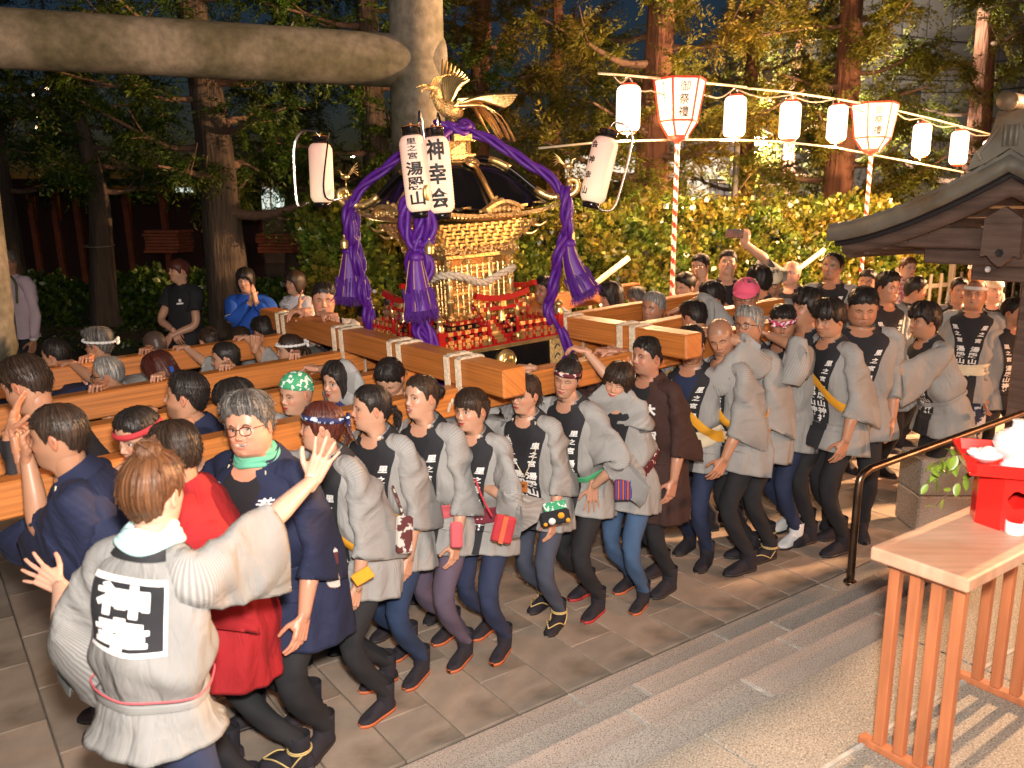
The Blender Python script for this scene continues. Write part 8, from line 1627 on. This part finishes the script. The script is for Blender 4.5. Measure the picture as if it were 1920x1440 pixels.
# sprig of sakaki behind the stand
sp = empty('leafy_sprig', sc - SM[0] * .1, 'green leafy branch sticking out behind the red stand', 'branch'); rs = np.random.RandomState(8)
tw_ = Acc(); base = sc + dv * .12 - SM[0] * .05 + ZV * .17; M['sprig'] = mat('sprig_leaf', (.20, .30, .035), .35, noise=(30, .3)); M['sprig'].node_tree.nodes['Principled BSDF'].inputs['Specular IOR Level'].default_value = .5
for b in range(7):
    d_ = nrm(-SM[0] * rs.uniform(.8, 1.2) + ZV * rs.uniform(-.55, .1) + SM[1] * rs.uniform(-.4, .3)); P5 = bez([base, base + d_ * .14 + ZV * .02, base + d_ * .25 - ZV * .02 - ZV * .03 * b * .3], 10); tube(tw_, P5, np.linspace(.003, .0012, 10), 5)
    for q in range(9):
        pp = P5[1 + q] if q < 9 else P5[-1]; ld = nrm(d_ * .4 - ZV * rs.uniform(.1, 1) + rs.randn(3) * .55); sd_ = nrm(np.cross(ld, rs.randn(3))); nn = np.cross(ld, sd_); L = rs.uniform(.032, .050); W_ = L * .30; a = Acc(); ts = np.linspace(0, 1, 7); ww = W_ * np.sin(ts * np.pi) ** .7; V = np.stack([pp + np.outer(ts * L, ld) + np.outer(ww, sd_) + np.outer(ww * .25, nn), pp + np.outer(ts * L, ld) - np.outer(ts * 0 + .0005, nn), pp + np.outer(ts * L, ld) - np.outer(ww, sd_) + np.outer(ww * .25, nn)], 1); V[:, :] -= np.outer(ts ** 2 * L * .25, ZV)[:, None]; a.add(V.reshape(-1, 3), ringfaces(7, 3, False)); a.build('leaf', M['sprig'], sp)
tw_.build('twig', M['twig'], sp)
# woman's black T-shirt print, brown-coat crests and the big back crest
def decal_on(ps, fn, s_, phi, size, chars, mname, parent, off=.008, sq=(1, 1), vertical=True, gap=1.05, bold=.06):
    a = Acc()
    for i, ch in enumerate(chars):
        V, T = glyph(ch, bold); _k = size; cs_ = s_ + (i * size * gap * sq[1] if vertical else 0); r_ = .16
        a.add(fn(cs_ - V[:, 1] * size * sq[1], phi - V[:, 0] * size * sq[0] / r_, off), None, T, smooth=False)
    return a.build('lettering', M[mname], parent)
# crest on the back of the foreground woman: black square, white frame, thick white characters
def patch(ps, s0, s1, hw, off, nx=14, ny=14, inner=None):
    ss_ = np.linspace(s0, s1, ny); rows = []
    for q in ss_: rows.append(ps['coatS'](np.full(nx, q), math.pi + np.linspace(-hw, hw, nx) / .185, off))
    return np.array(rows).reshape(-1, 3), ringfaces(ny, nx, False)
k_ = PW['k']; S0, S1, HWp = .085, .285, .142
for nm, m_, d_, of in (('white_frame', 'white', .0, .005), ('black_square', 'band', .014, .0085)):
    V, Q = patch(PW, S0 + d_, S1 - d_, HWp - d_, of); a = Acc(); a.add(V, Q); a.add(V, Q[:, ::-1]); a.build(nm, M[m_], PW['root'])
a = Acc()
for i, ch in enumerate('神幸'):
    for q_ in range(9):
        V, T = glyph(ch, .03, sub=2); V = V + (np.array([math.cos(q_ * .785), math.sin(q_ * .785)]) * .020 if q_ else 0); sz = .083; cs_ = S0 + .056 + i * .088; a.add(PW['coatS'](cs_ - V[:, 1] * sz * 1.0, math.pi - V[:, 0] * sz * 2.0 / .185, .0135 + q_ * .00025), None, T, smooth=False)
a.build('lettering', M['white'], PW['root'])
# red piping above the sash
a = Acc(); pg = np.linspace(0, 6.2832, 60, endpoint=False); P_ = PW['coatS'](PW['sW'] - .025 + .0 * pg, pg, .020); tube(a, np.vstack([P_, P_[:1]]), .0028, 6, cap=False); a.build('red_cord', M['rosy'], PW['root'])
a = Acc()
for sd in (-1, 1):
    for i, (ch, sc_) in enumerate((('大', .16), ('宮', .31))): V, T = glyph(ch, .07, sub=1); sz = .062; a.add(PBR['coatS'](sc_ - V[:, 1] * sz, sd * .42 - V[:, 0] * sz / .15, .010), None, T, smooth=False)
a.build('lettering', M['white'], PBR['root'])
a = Acc(); V, T = glyph('大', .07); a.add(PRED['coatS'](.12 - V[:, 1] * .10, 2.2 - V[:, 0] * .10 / .17, .006), None, T, smooth=False); a.build('lettering', M['white'], PRED['root'])
a = Acc(); c = PTS['coatS'](np.array(.16), np.array(-.35), .006); sphere(a, c, (.016, .006, .016), None, 10, 6); box(a, c - ZV * .028, (.032, .004, .008), tilt(.1)); a.build('shirt_print', M['white'], PTS['root'])
# strap, rucksack and bright cuff band of the man by the pillar; strap on the white T-shirt
a = Acc(); P_ = [PPK['coatS'](np.array(q), np.array(-.75), .014) for q in (.0, .08, .18, .28)]; tube(a, bez(P_, 10), .014, 6, flat=.4); a.build('rucksack_strap', M['olive'], PPK['root'])
a = Acc(); sphere(a, PPK['wr'][0] + ZV * .02, (.04, .045, .025), None, 12, 6); a.build('reflective_cuff', M['whitepaint'], PPK['root'])
